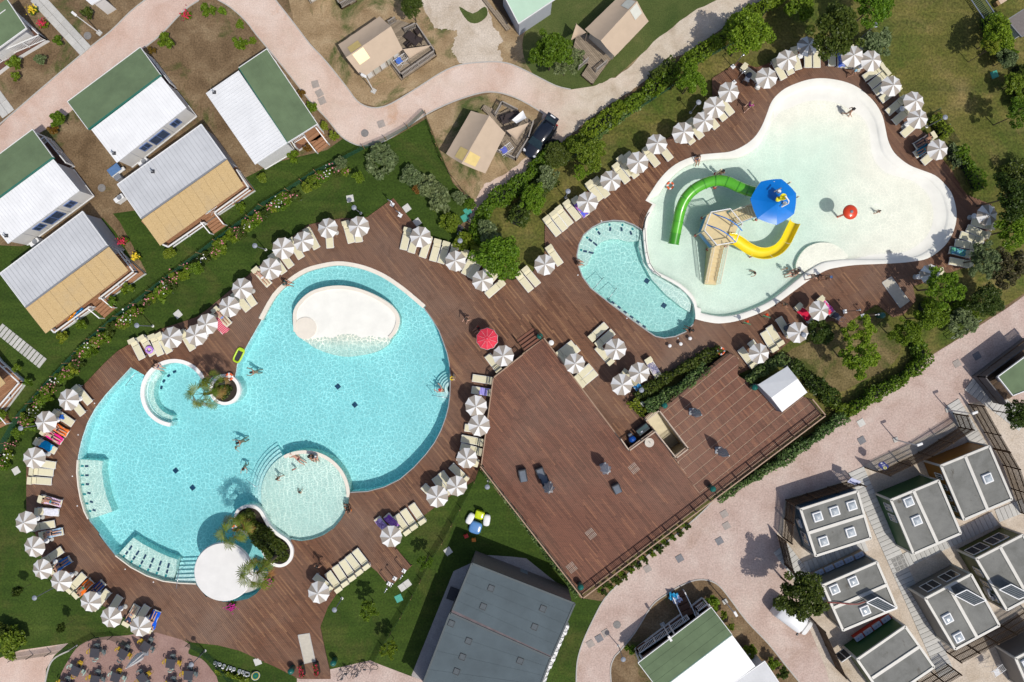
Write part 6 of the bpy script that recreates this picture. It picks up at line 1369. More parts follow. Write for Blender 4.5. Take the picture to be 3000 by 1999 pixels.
tree('dark tree shading the deck end', (2965,575), 62, 6.5, L_dark, 'broad2'); tree('green tree behind the shaded parasol', (2975,672), 58, 5.0, L_bright, 'broad'); tree('feathery grey tree hanging over the loungers', (2882,760), 55, 4.6, L_grey, 'airy'); tree('brownish feathery tree behind the shaded loungers', (2950,790), 58, 4.5, L_brown, 'airy2'); tree('green tree beside the pale ramp', (2765,842), 60, 5.5, L_bright, 'airy'); tree('tree between ramp and pink road', (2715,930), 50, 4.5, L_mid, 'broad2'); tree('dark round bush at the pink road edge', (2890,880), 50, 2.8, L_dark, 'broad', 'shrub', cat='shrub'); tree('grey bush at the low steel barrier', (2820,945), 42, 2.2, L_grey, 'bush', 'shrub', cat='shrub'); tree('tree in the corner of the triangular lawn', (2655,975), 46, 4.5, L_mid, 'broad2'); tree('sparse tree shading the pushchair', (2522,965), 44, 4.8, L_bright, 'airy2'); tree('bright tree in the middle of the triangular lawn', (2512,1048), 62, 5.0, L_bright, 'airy'); tree('shrub in parasol shade by the side table', (2405,975), 34, 2.2, L_dark, 'bush', 'shrub', cat='shrub')
tree('dense bright tree between the two pool decks', (1462,752), 66, 5.0, L_bright, 'broad'); tree('pale flowering bush by the utility hatch', (1430,682), 36, 2.8, L_grey, 'bush2', 'shrub', cat='shrub'); tree('dark leafy street tree over the white van', (2345,1742), 72, 6.0, L_dark, 'broad2'); tree('dark tree by the grey balustrade', (2990,1215), 44, 5.0, L_dark, 'broad'); tree('bright tree beside the parked black car', (1723,446), 52, 3.8, L_yellow, 'broad2'); tree('dark shrub at the bonnet of the black car', (1632,458), 40, 2.4, L_dark, 'broad', 'shrub', cat='shrub'); tree('bright shrub on the slope above the loungers', (1562,582), 44, 3.0, L_bright, 'broad2', 'shrub', cat='shrub'); tree('grey shrub on the slope beside the hedge', (1605,519), 34, 2.4, L_grey, 'bush', 'shrub', cat='shrub'); tree('small tree above the lounger row', (1700,508), 26, 2.6, L_bright, 'airy')
for i, (x, y, rr, mm, d_) in enumerate(((1117,470,46,L_grey,'large silvery shrub in front of the lawn fence'),(1206,516,30,L_grey,'silvery shrub second from the lawn fence corner'),(1257,548,32,L_grey,'silvery shrub above the orange shrub'),(1290,585,38,L_grey,'wide silvery shrub near the utility hatch path'),(1222,555,14,L_rust,'small orange tinted shrub among silvery shrubs'),(1345,580,20,L_grey,'small silvery shrub at the lawn fence end'),(1318,652,30,L_yellow,'lime shrub beside the utility hatch'),(1362,706,34,L_yellow,'lime shrub behind the lounger row lamp'),(1376,598,17,L_mid,'small green shrub at the fence end'),(1275,610,16,L_yellow,'small lime shrub below the silvery shrubs'),(32,1884,44,L_yellow,'big lime bush at the corner of the dark lawn'),(10,1850,26,L_dark,'dark bush at the lawn corner'),(1812,316,22,L_mid,'round bush at the gravel road edge'),(1000,480,22,L_grey,'young silvery shrub above the rose row'))): tree(d_, (x, y), rr, 1.9, mm, ('bush', 'bush2')[i % 2], 'shrub', None, 'shrub')
tree('small lawn tree beside the deck tongue', S(13, 1560,465), 24, 3.0, L_mid, 'airy2', 'young_tree'); tree('small lawn tree in the middle of the mown lawn', S(13, 1030,900), 28, 3.2, L_mid, 'airy2', 'young_tree'); tree('small lawn tree straddling the green net fence', S(13, 1225,1260), 26, 3.2, L_mid, 'airy2', 'young_tree'); tree('young tree in the rose row with a stake', S(5, 460,165), 17, 2.2, L_yellow, 'bush2', 'young_tree'); tree('staked young tree on the lawn above the rose row', S(5, 940,60), 18, 2.4, L_mid, 'bush', 'young_tree'); tree('young tree leaning out of the rose row', S(4, 1810,895), 20, 2.4, L_mid, 'bush', 'young_tree')
for i, (c, x, y, rr, h, mm, l) in enumerate(((12,160,730,14,2.5,L_dark,'slender young cypress on the dark lawn'),(12,570,1065,14,2.5,L_dark,'slender young cypress by the patio fence'))): tree(l, S(c, x, y), rr, h, mm, 'bush', 'young_tree', squash=2.0)
SM = [(0,1920,95,22,L_mid,'young round shrub in the bare plot by the road bend'),(0,2045,100,14,L_bright,'small bright shrub in the bare plot'),(0,1530,385,24,L_mid,'leaning young shrub at the white and green home corner'),(0,2205,410,20,L_mid,'young shrub near the middle of the bare plot'),(0,2325,380,12,L_mid,'small shrub at the bare plot edge'),(0,1400,465,12,L_rust,'rusty shrub behind the green roof corner'),(0,810,115,18,L_dark,'spiky shrub beside the street lamp'),(0,540,1100,24,L_mid,'leaning young tree on the verge'),(0,490,1200,14,L_rust,'rusty shrub at the road edge'),(0,535,380,14,L_mid,'round shrub at the corner home'),(0,370,550,16,L_grey,'pale shrub below the corner home'),(0,140,570,20,L_mid,'young tree at the white slatted porch'),(0,150,700,13,L_mid,'low shrub on the verge below the porch'),(0,2205,225,13,L_mid,'thin shrub at the bare plot kerb'),(1,415,865,12,L_rust,'brown shrub by the green roof'),(1,520,990,16,L_mid,'green shrub at the road side of the green roof'),(1,625,1160,13,L_yellow,'lime shrub by the warm wooden steps'),(1,710,1255,14,L_yellow,'lime shrub at the foot of the warm steps'),(1,345,1450,18,L_mid,'shrub under the road bend home wall'),(1,480,1365,14,L_rust,'orange shrub under the porch'),(14,1850,830,20,L_bright,'shrub at the loop house porch rail'),(14,1950,950,12,L_yellow,'lime shrub beside the loop house roof'),(14,2010,1060,12,L_yellow,'lime shrub second beside the loop house'),(14,2200,1275,18,L_mid,'shrub by the loop house white roof'),(14,1080,1260,16,L_mid,'shrub at the loop kerb'),(4,1560,760,18,L_yellow,'lime shrub at the cabin deck corner'),(4,1165,1090,18,L_mid,'shrub in front of the cabin deck'),(4,1030,1195,15,L_mid,'shrub at the cabin steps'),(4,750,1410,17,L_mid,'shrub under the cabin deck rail'),(4,580,1525,17,L_yellow,'yellowish shrub at the cabin corner'),(4,2220,335,16,L_mid,'shrub below the cabin rail'),(5,60,70,14,L_yellow,'round lime shrub at the home corner'),(8,260,370,14,L_mid,'shrub at the white frame deck'),(8,150,250,12,L_mid,'small shrub by the stepping slabs'),(8,20,680,16,L_mid,'shrub at the edge cabin steps'),(15,40,1400,18,L_mid,'shrub on the loop verge'),(15,140,1490,18,L_dark,'dark shrub on the loop verge')]
for i, (c, x, y, rr, mm, l) in enumerate(SM): tree(l, S(c, x, y), rr, 1.3 + rr * .03, mm, ('tiny', 'bush2', 'tiny')[i % 3], 'shrub', None, 'shrub')
def blossoms(t, m, n, R_, z, seed):
    r = np.random.default_rng(seed); P = r.normal(size=(n, 3)) * np.array([R_ * .45, R_ * .45, .06]); P[:, 2] += z; link('blossom', quads_mesh('blossom', leaf_cloud(P, .13, r, 1.2, None, 1.1), m), t)
for (c, x, y, m_, l) in ((0,410,230,P_red,'red flowering shrub by the corner home'),(0,310,100,P_yel,'yellow flowering shrub by the corner home porch'),(4,1260,790,P_yel,'yellow flowering shrub at the cabin wall'),(4,1140,655,P_red,'red flowering shrub at the grey cabin wall'),(0,1720,150,P_red,'dull red flowering shrub by the kerb'),(12,2135,870,P_mag,'magenta flowers at the foot of the round roof'),(13,110,640,P_mag,'magenta flowers beside the round roof steps')):
    t = tree(l, S(c, x, y), 13, .9, L_mid, 'tiny', 'flowering_shrub', None, 'shrub'); blossoms(t, m_, 60, .42, .75, int(x))
ROSE = [(8,870,20),(8,830,60),(8,770,110),(8,720,190),(8,690,250),(8,610,290),(8,550,340),(8,500,390),(8,450,440),(8,420,500),(8,350,560),(8,310,640),(8,250,710),(8,250,770),(8,160,840),(8,130,950),(8,80,1030),(8,20,1120),(4,950,1530),(4,1030,1450),(4,1130,1400),(4,1180,1350),(4,1260,1290),(4,1350,1210),(4,1400,1170),(4,1470,1130),(4,1530,1080),(4,1570,1040),(4,1620,970),(4,1690,960),(4,1750,890),(4,1890,800),(4,1980,750),(4,2030,690),(4,2130,610),(4,2200,570),(4,2270,510),(4,2330,480),(5,30,430),(5,90,400),(5,150,340),(5,210,310),(5,280,260),(5,340,230),(5,530,110),(5,590,60),(5,660,30),(5,740,15),(5,820,5)]
for i, (c, x, y) in enumerate(ROSE):
    k = i % 5; col_n = ('pink', 'white', 'pale pink', 'pink', None)[k]; lb = ('%s flowering rose bush in the row along the green net fence' % col_n) if col_n else 'leafy rose bush without flowers in the row along the net fence'
    t = tree(lb, S(c, x + vrng.uniform(-8, 8), y + vrng.uniform(-8, 8)), 16 + (i * 7) % 8, 1.2, (L_yellow, L_mid, L_mid, L_dark)[i % 4], ('bush2', 'tiny', 'bush')[i % 3], 'rose_bush', 'rose row along the net fence', 'rose bush')
    if col_n: blossoms(t, (P_pink, P_white, P_pink, P_pink)[k], 7 + i % 6, .62, .95, i)
# --- hedges: leafy bodies along a line
def hedge(label, pts, w_px, h, m, seed, dens=230, size=.14, name='hedge', ragged=.25, z0=0.0):
    r = np.random.default_rng(seed); P = [W(p) for p in catmull(pts, 4, False)]; w = w_px / PPM; seg = [(P[i + 1] - P[i]).length for i in range(len(P) - 1)]; T = sum(seg); n = int(T * w * dens)
    cum = np.concatenate([[0], np.cumsum(seg)]); s = r.uniform(0, T, n); i = np.clip(np.searchsorted(cum, s) - 1, 0, len(seg) - 1); t_ = (s - cum[i]) / np.array(seg)[i]
    A = np.array([tuple(p) for p in P]); base = A[i] * (1 - t_)[:, None] + A[i + 1] * t_[:, None]; D_ = A[i + 1] - A[i]; D_ /= np.linalg.norm(D_, axis=1)[:, None]; side = np.stack([-D_[:, 1], D_[:, 0], 0 * s], 1)
    wob = 1 + ragged * np.sin(s * 1.3 + seed) + ragged * .8 * np.sin(s * 3.1 + 2 * seed); u = r.uniform(-1, 1, n); u = np.sign(u) * np.abs(u) ** .7
    hh = h * (1 + ragged * .7 * np.sin(s * 1.9 + seed * 3) + ragged * .5 * np.sin(s * 4.7)); top = hh * np.sqrt(np.clip(1 - (u * .92) ** 4, .05, 1)); z = top * (1 - r.uniform(0, 1, n) ** 2.2 * .8)
    Q = base + side * (u * w / 2 * wob)[:, None]; Q[:, 2] = z + z0; Q += r.normal(size=Q.shape) * .05
    t = thing(name, label, 'hedge'); link('foliage', quads_mesh('foliage', leaf_cloud(Q, size, r), m), t)
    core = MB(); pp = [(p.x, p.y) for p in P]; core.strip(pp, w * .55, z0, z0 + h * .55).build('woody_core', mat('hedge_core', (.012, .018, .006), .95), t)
    return t
hedge('long laurel hedge along the pale gravel road, upper stretch', [(2300,-30),(2240,25),(2180,62),(2110,120),(2050,165)], 46, 1.5, L_mid, 1); hedge('long hedge along the gravel road, middle stretch below the tent', [(2050,165),(1990,200),(1945,235),(1880,290),(1830,325)], 42, 1.3, L_mid, 2); hedge('dark hedge behind the gravel road bend', [(1960,195),(1925,225),(1900,240)], 30, 1.9, L_dark, 3)
hedge('hedge between gravel road and grass by the car', [(1840,318),(1780,355),(1720,395),(1660,440),(1600,480)], 44, 1.2, L_mid, 4); hedge('clipped green strip above the parasol row', [(1900,290),(1830,335),(1770,385),(1720,425)], 22, .8, L_hedge, 5); hedge('wild hedge on the slope beside the pebble path', [(1640,440),(1560,510),(1500,560),(1440,600),(1405,650)], 46, 1.3, L_mid, 6); hedge('shrub bank on the slope above the loungers', [(1610,520),(1570,570),(1530,620),(1510,660)], 52, 1.5, L_dark, 7)
hedge('hedge bank at the corner by the dense bright tree', [(1405,645),(1400,690),(1430,740)], 40, 1.4, L_mid, 8); hedge('box hedge behind the parasols at the shady end', [(2790,440),(2830,500),(2860,560)], 32, 1.2, L_mid, 9); hedge('lime shrub strip behind the green frame at the beach end', [(2725,345),(2745,380),(2765,405)], 32, 1.0, L_yellow, 10); hedge('grey shrub strip by the dry lawn edge', [(2770,430),(2800,490)], 18, .9, L_grey, 11)
hedge('clipped hedge along the pink road beside the triangular lawn', [(2668,1000),(2690,1050),(2660,1085),(2600,1125),(2530,1165),(2460,1215)], 34, 1.3, L_mid, 12); hedge('laurel hedge between pink road and the terrace railing', [(2460,1215),(2400,1262),(2330,1310),(2255,1362)], 28, 1.2, L_hedge, 13); hedge('laurel hedge beside the terrace lower corner', [(2255,1362),(2190,1400),(2130,1435),(2095,1456)], 22, 1.1, L_hedge, 14)
hedge('shrub bank between gazebo and triangular lawn', [(2300,1062),(2340,1090),(2385,1130),(2440,1175)], 40, 1.4, L_dark, 15); hedge('lime spotted shrubs behind the terrace corner', [(2400,1150),(2440,1190),(2480,1200)], 28, 1.2, L_yellow, 16); hedge('laurel hedge beside the white gazebo', [(2175,1115),(2200,1098),(2245,1072),(2290,1048)], 27, 1.4, L_hedge, 17)
hedge('dark shrub row between deck and terrace', [(1858,1160),(1910,1128),(1978,1088),(2040,1055),(2100,1022)], 26, 1.2, L_dark, 18); hedge('pale laurel row along the terrace edge', [(1885,1192),(1930,1166),(1985,1133),(2040,1090),(2058,1070)], 30, 1.7, L_hedge, 19); hedge('bright shrub clump at the end of the terrace hedge', [(1850,1170),(1868,1195),(1885,1208)], 26, 1.0, L_yellow, 20)
hedge('climbing greenery on the outer terrace railing above the lawn', [(1418,1378),(1470,1440),(1540,1535),(1610,1630),(1690,1738)], 13, .8, L_hedge, 21, 260, .12); hedge('ground shrubs filling the kidney planter', [rg2(720,300), rg2(820,420), rg2(960,560), rg2(1120,720), rg2(1230,860), rg2(1250,950)], 56, .45, L_dark, 22, 330, .12, 'bedding', .15, .2); hedge('low grey shrubs in the round palm planter', [(640,1130),(658,1143),(675,1155)], 48, .4, L_dark, 23, 330, .10, 'bedding', .1, .2)
hedge('rose hedge at the foot of the pallid lawn screen', [(2975,200),(2985,260),(2995,320)], 40, 1.2, L_dark, 24); hedge('green screen beside the barred frame', [(2880,60),(2900,120),(2940,180)], 36, 1.5, L_bright, 25); hedge('dark hedge behind the dark tree at the deck end', [(2950,480),(2975,560),(2990,640)], 60, 1.6, L_dark, 26); hedge('shrub bank behind the ramp', [(2690,900),(2760,915),(2840,910)], 50, 1.3, L_mid, 27); hedge('grassy plants in front of the letter sign', SS(12, 1990,1440, 2130,1490, 2300,1530), 12, .5, L_yellow, 28, 300, .14)
# --- palms
fan_g = leaf_mat('palm_leaves', (.075, .12, .010), (.22, .26, .03)); fan_b = leaf_mat('dry_palm_leaves', (.20, .09, .02), (.38, .22, .06))
def fan_leaf(seed, dry=False):
    r = random.Random(seed); mb = MB(); n = 14
    for k in range(n):
        a = R(-100 + 200 * k / (n - 1)); L = r.uniform(.75, 1.0) * (1 - .25 * abs(k - n / 2 + .5) / n); d = Vector((math.cos(a), math.sin(a), 0)); s = Vector((-d.y, d.x, 0)) * .045
        p0, p1, p2 = Vector((.05, 0, 0)), d * L * .6 + Vector((.1, 0, -.04)), d * L + Vector((.1, 0, -.28 * r.uniform(.6, 1.5))); mb.add([p0, p1 - s, p2, p1 + s], [(0, 1, 2, 3)])
    return mb
FAN = [fan_leaf(i).mesh('frond', fan_g) for i in range(3)]; FAND = fan_leaf(9).mesh('frond', fan_b)
def palm(label, base, h, n=22, fr=.62, seed=0, lean=(0, 0)):
    r = random.Random(seed); p = W(base, .3); t = thing('palm_tree', label, 'palm tree', (p.x, p.y, 0)); top = Vector((lean[0], lean[1], h))
    MB().tube([(0, 0, .1), (lean[0] * .3, lean[1] * .3, h * .4), top], [.17, .13, .11], 10).build('trunk', bark, t)
    for k in range(n):
        a = k * 2.399 + r.uniform(-.3, .3); el = R(65 - 105 * k / n); L = r.uniform(.55, .95) * fr / .75; d = Vector((math.cos(a) * math.cos(el), math.sin(a) * math.cos(el), math.sin(el))); q = top + d * L
        dry = k > n * .72
        po = MB().tube([top, top + d * L * .5 + Vector((0, 0, .04)), q], [.018, .014, .01], 5).build('stalk', fan_b if dry else fan_g, t)
        o = link('frond', FAND if dry else FAN[k % 3], t, q); o.rotation_euler = (r.uniform(-.5, .5), -el * .7 + .2, a); s = fr * r.uniform(.8, 1.15); o.scale = (s, s, s)
palm('fan palm in the round planter leaning over the whirlpool', (655,1145), 4.1, 16, .80, 1); palm('smaller fan palm in the round planter', (672,1120), 3.2, 11, .62, 2); palm('fan palm at the narrow end of the kidney planter', rg2(810,400), 3.4, 17, .80, 3); palm('tall fan palm at the wide end of the kidney planter', rg2(1190,890), 4.8, 18, .88, 4); palm('dark young palm under the dense bright tree', (1418,748), 1.4, 14, .5, 5)
# --- small shrubs dotted over the bed below the terrace
for i in range(26):
    t_ = (i // 2) / 12.5; u = i % 2; p = (1765 + (2020 - 1765) * t_ + u * 14 - 10, 1735 - (1735 - 1535) * t_ + u * 10 - 8); tree('small round shrub in the bare bed below the terrace railing', p, 9 + i % 3, .55, L_dark if i % 3 else L_mid, 'tiny', 'bedding_shrub', 'bedding shrubs below the terrace', 'shrub')
# ================================================================== people
def skin_mesh(V, E, Rr, sub=1, root=0):
    me = bpy.data.meshes.new('tmp'); me.from_pydata([tuple(v) for v in V], E, []); o = bpy.data.objects.new('tmp', me); col.objects.link(o)
    sk = o.modifiers.new('s', 'SKIN'); sk.use_smooth_shade = True
    for i, r_ in enumerate(Rr): d = me.skin_vertices[0].data[i]; d.radius = (r_, r_); d.use_root = (i == root)
    if sub: ss = o.modifiers.new('d', 'SUBSURF'); ss.levels = sub; ss.render_levels = sub
    dg = bpy.context.evaluated_depsgraph_get(); out = bpy.data.meshes.new_from_object(o.evaluated_get(dg)); bpy.data.objects.remove(o); bpy.data.meshes.remove(me); return out
def skeleton(J):
    """J: joint name -> position; facing +X"""
    order = ['pelvis', 'belly', 'chest', 'neck', 'head', 'crown', 'nose']; V = [Vector(J[k]) for k in order]; Rr = [.135, .12, .13, .055, .095, .075, .022]; E = [(0, 1), (1, 2), (2, 3), (3, 4), (4, 5), (4, 6)]; ix = dict(zip(order, range(7)))
    for s in 'LR':
        for chain, rad, par in (((('sho'), ('elb'), ('wri'), ('palm')), (.062, .044, .032, .036), 'chest'), ((('hip'), ('knee'), ('ank'), ('toe')), (.092, .062, .045, .04), 'pelvis')):
            prev = ix[par]
            for k, r_ in zip(chain, rad):
                V.append(Vector(J[k + s])); Rr.append(r_); E.append((prev, len(V) - 1)); prev = len(V) - 1; ix[k + s] = prev
            if chain[0] == 'sho':
                w, p = Vector(J['wri' + s]), Vector(J['palm' + s]); d = (p - w).normalized(); q = d.cross(Vector((0, 0, 1))); q = q.normalized() if q.length > .01 else Vector((1, 0, 0))
                for f in range(5):
                    L = (.055, .08, .088, .08, .065)[f]; off = q * (f - 2) * .02; tip = p + off * 1.5 + d * L if f else w.lerp(p, .5) + q * -.06 + d * .03
                    V.append(tip); Rr.append(.010); E.append((prev if f else ix['wri' + s], len(V) - 1))
    return V, E, Rr, ix
STAND = dict(pelvis=(0, 0, .93), belly=(.01, 0, 1.10), chest=(0, 0, 1.30), neck=(.01, 0, 1.46), head=(.03, 0, 1.58), crown=(.02, 0, 1.68), nose=(.14, 0, 1.57), shoL=(0, .17, 1.40), elbL=(-.02, .24, 1.13), wriL=(.06, .25, .90), palmL=(.08, .25, .82), shoR=(0, -.17, 1.40), elbR=(-.02, -.24, 1.13), wriR=(.06, -.25, .90), palmR=(.08, -.25, .82), hipL=(0, .09, .88), kneeL=(.03, .10, .48), ankL=(-.02, .10, .08), toeL=(.12, .11, .04), hipR=(0, -.09, .88), kneeR=(.02, -.10, .48), ankR=(-.02, -.10, .08), toeR=(.12, -.11, .04))
WALK = dict(STAND, kneeL=(.22, .10, .52), ankL=(.26, .10, .10), toeL=(.40, .11, .06), kneeR=(-.08, -.10, .48), ankR=(-.36, -.10, .16), toeR=(-.26, -.10, .05), elbL=(-.16, .24, 1.16), wriL=(-.20, .25, .93), palmL=(-.20, .25, .85), elbR=(.10, -.24, 1.15), wriR=(.26, -.22, .98), palmR=(.33, -.21, .94))
SIT = dict(STAND, pelvis=(0, 0, .10), belly=(-.02, 0, .28), chest=(-.02, 0, .48), neck=(.01, 0, .64), head=(.04, 0, .76), crown=(.03, 0, .86), nose=(.15, 0, .74), shoL=(-.02, .17, .58), elbL=(.02, .26, .34), wriL=(.18, .22, .20), palmL=(.25, .20, .17), shoR=(-.02, -.17, .58), elbR=(.02, -.26, .34), wriR=(.18, -.22, .20), palmR=(.25, -.20, .17), hipL=(.06, .10, .09), kneeL=(.44, .12, .14), ankL=(.52, .13, -.26), toeL=(.64, .13, -.30), hipR=(.06, -.10, .09), kneeR=(.45, -.12, .14), ankR=(.55, -.13, -.26), toeR=(.67, -.13, -.30))
LIE = dict(pelvis=(0, 0, .12), belly=(-.17, 0, .13), chest=(-.38, 0, .15), neck=(-.54, 0, .16), head=(-.66, 0, .17), crown=(-.76, 0, .17), nose=(-.65, 0, .28), shoL=(-.47, .17, .13), elbL=(-.28, .29, .09), wriL=(-.06, .24, .10), palmL=(.03, .22, .11), shoR=(-.47, -.17, .13), elbR=(-.60, -.36, .10), wriR=(-.70, -.18, .12), palmR=(-.72, -.10, .12), hipL=(.06, .09, .11), kneeL=(.45, .13, .14), ankL=(.84, .13, .07), toeL=(.90, .15, .18), hipR=(.06, -.09, .11), kneeR=(.42, -.12, .22), ankR=(.80, -.10, .07), toeR=(.86, -.12, .18))
SWIM = dict(pelvis=(-.16, 0, -.48), belly=(-.12, 0, -.32), chest=(-.04, 0, -.13), neck=(.06, 0, .04), head=(.16, 0, .16), crown=(.13, 0, .26), nose=(.28, 0, .15), shoL=(.0, .17, -.0), elbL=(.25, .28, -.04), wriL=(.45, .22, -.03), palmL=(.53, .20, -.03), shoR=(.0, -.17, -.0), elbR=(.18, -.32, -.04), wriR=(.36, -.40, -.05), palmR=(.43, -.42, -.05), hipL=(-.18, .09, -.52), kneeL=(-.14, .15, -.86), ankL=(-.36, .14, -1.1), toeL=(-.42, .14, -1.16), hipR=(-.18, -.09, -.52), kneeR=(-.22, -.15, -.88), ankR=(-.46, -.14, -1.06), toeR=(-.53, -.14, -1.1))
BODY = {}
for k, J in dict(stand=STAND, walk=WALK, sit=SIT, lie=LIE, swim=SWIM).items():
    V, E, Rr, ix = skeleton(J); BODY[k] = dict(body=skin_mesh(V, E, Rr))
    mid = lambda a, b_, t_: Vector(J[a]).lerp(Vector(J[b_]), t_)
    sv = [Vector(J['pelvis']), mid('pelvis', 'belly', .5), Vector(J['hipL']), mid('hipL', 'kneeL', .45), Vector(J['hipR']), mid('hipR', 'kneeR', .45)]; BODY[k]['shorts'] = skin_mesh(sv, [(0, 1), (0, 2), (2, 3), (0, 4), (4, 5)], [.15, .138, .107, .094, .107, .094])
    tv = [mid('pelvis', 'belly', .4), Vector(J['belly']), Vector(J['chest']), mid('chest', 'neck', .55), Vector(J['shoL']), mid('shoL', 'elbL', .5), Vector(J['shoR']), mid('shoR', 'elbR', .5)]; BODY[k]['top'] = skin_mesh(tv, [(0, 1), (1, 2), (2, 3), (2, 4), (4, 5), (2, 6), (6, 7)], [.145, .138, .146, .075, .08, .066, .08, .066])
    bv = [mid('belly', 'chest', .75), Vector(J['chest'])]; BODY[k]['bikini'] = skin_mesh(bv, [(0, 1)], [.134, .139])
    h, c, nz = Vector(J['head']), Vector(J['crown']), Vector(J['nose']); back = (h - nz).normalized(); hv = [h + back * .03 + (c - h) * .25, c + back * .02 + (c - h).normalized() * .012, h + back * .07 - (c - h) * .5]; BODY[k]['hair'] = skin_mesh(hv, [(0, 1), (0, 2)], [.103, .082, .065])
    ev = MB(); sd = (c - h).normalized().cross(back).normalized()
    for s in (-1, 1): p = h + sd * s * .035 - back * .093 + (c - h) * .1; ev.lathe([(0, .012), (.010, .006), (.012, 0), (.010, -.006), (0, -.012)], 6, 0, p)
    BODY[k]['eyes'] = ev.mesh('eyes', dark_metal)
skins = [mat('skin_%d' % i, c, .55, .05, 12) for i, c in enumerate(((.52, .30, .21), (.42, .22, .14), (.34, .17, .10), (.58, .36, .27)))]
hairs = [mat('hair_%d' % i, c, .6, .2, 30) for i, c in enumerate(((.015, .010, .008), (.05, .028, .015), (.28, .18, .08), (.10, .055, .03)))]
def cm(n, c): return mat('cloth_' + n, c, .85, .12, 12)
def person(label, pose, loc, heading, skin=0, hair=0, shorts=None, top=None, bikini=None, scale=1.0, z=None, hat=None):
    B = BODY[pose]; o = link('person', B['body'], None, loc, heading); o.scale = (scale,) * 3
    if not o.data.materials: o.data.materials.append(skins[0])
    recolor(o, skins[skin]); tag(o, label, 'person')
    for nm, key, m_ in (('hair', 'hair', hat or hairs[hair]), ('shorts', 'shorts', shorts), ('shirt', 'top', top), ('swim_top', 'bikini', bikini), ('eyes', 'eyes', dark_metal)):
        if m_ is None: continue
        c = link(nm, B[key], o)
        if not c.data.materials: c.data.materials.append(m_)
        recolor(c, m_)
    return o
def pp(c, x, y, z): return W(S(c, x, y), z)
def hd(dx, dy): return math.atan2(-dy, dx)
navy, black, purple, green_c, redc, teal_c, whitec, orangec, pinkc, greyc = cm('navy', (.02, .035, .10)), cm('black', (.02, .02, .025)), cm('purple', (.35, .01, .20)), cm('green', (.03, .22, .12)), cm('red', (.5, .02, .02)), cm('teal', (.02, .22, .26)), cm('white', (.7, .7, .7)), cm('orange', (.70, .20, .02)), cm('pink', (.7, .15, .25)), cm('grey', (.3, .3, .32))
DZ = .12
person('person in a magenta top and black shorts walking on the slide pool deck', 'walk', pp(2, 2150, 1005, DZ), hd(-1, .9), 3, 2, black, purple)
person('child in a pale cap walking past the beach end loungers', 'walk', pp(3, 745, 700, DZ), hd(1, -.3), 1, 1, black, None, None, .75, None, cm('cap', (.25, .50, .65)))
person('man in black shorts wading in the white beach shallows', 'walk', pp(3, 705, 1060, -.12), hd(.8, .7), 1, 0, black)
person('person sitting on the lagoon coping in a dark green top', 'sit', pp(5, 275, 1035, .14), hd(.9, .2), 1, 1, black, cm('bottle', (.01, .08, .08)))
person('person in dark swimwear walking beside the red parasol', 'walk', pp(5, 1945, 1372, DZ), hd(-.6, .8), 0, 1, black)
person('person in a red top sitting in the red parasol shade', 'sit', pp(5, 2050, 1450, DZ + .3), hd(-.8, .5), 2, 0, black, redc)
person('person sitting at the rounded end of the spa pool', 'sit', pp(6, 600, 850, .13), hd(1, .05), 1, 1, black, None, black)
person('person leaning behind the top curve of the green slide', 'stand', pp(6, 1890, 45, -.45), hd(.3, -1), 1, 0, navy)
person('child swimming near the foot of the slide stairs', 'swim', pp(6, 2235, 940, -.05), hd(-1, .4), 1, 0, black, None, None, .8)
person('small child beside the red mushroom fountain', 'walk', pp(7, 975, 390, -.3), hd(1, -.2), 0, 1, navy, None, None, .62)
person('small child in white and red standing in the slide pool', 'stand', pp(7, 128, 910, -.45), hd(.3, 1), 3, 2, redc, whitec, None, .66)
person('woman kneeling at the pale platform edge', 'sit', pp(7, 225, 950, -.02), hd(-1, .3), 0, 1, black, None, black); person('person with dark hair beside the kneeling woman', 'sit', pp(7, 252, 930, .02), hd(-1, .1), 3, 0, greyc)
person('woman walking off the slide pool coping', 'walk', pp(7, 370, 985, .14), hd(-.9, .3), 0, 0, black, None, black); person('tanned man in a blue cap walking on the deck', 'walk', pp(7, 500, 995, DZ), hd(-1, .2), 2, 0, black, None, None, 1.0, None, cm('bluecap', (.05, .12, .28)))
person('person holding an orange toy by the slide pool', 'walk', pp(7, 105, 1238, DZ), hd(1, 0), 2, 1, orangec)
person('person sitting on the whirlpool wall', 'sit', pp(8, 1450, 225, .16), hd(.8, .6), 3, 1, navy, None, navy)
person('swimmer beside the round planter', 'swim', pp(8, 2325, 285, -.05), hd(-1, .1), 1, 0, teal_c); person('dark haired swimmer in the middle of the lagoon', 'swim', pp(8, 2200, 928, -.05), hd(-.8, .4), 1, 0, black); person('child with green armbands in the lagoon', 'swim', pp(8, 2165, 980, -.05), hd(1, .1), 3, 2, green_c, green_c, None, .65); person('swimmer near the wading pool steps', 'swim', pp(8, 2240, 1165, -.05), hd(.2, 1), 0, 1, orangec, None, orangec, .85)
person('person bending at the lagoon edge with a yellow ring', 'stand', pp(9, 1830, 325, DZ), hd(-1, 0), 3, 2, greyc); person('swimmer in a red cap on the curved steps', 'swim', pp(9, 1700, 450, 0.05), hd(-.9, -.4), 0, 0, black, None, None, 1.0, None, cm('redhat', (.55, .03, .02)))
person('adult lying on the wading pool rim', 'lie', pp(9, 385, 1075, -.15), hd(.7, .5), 0, 0, cm('maroon', (.12, .02, .03)), None, cm('maroon', (.12, .02, .03))); person('dark haired person sitting at the wading rim', 'sit', pp(9, 510, 1045, .05), hd(.4, 1), 2, 0, black); person('person in a white top sitting at the wading rim', 'sit', pp(9, 548, 1052, .05), hd(.2, 1), 0, 0, navy, whitec)
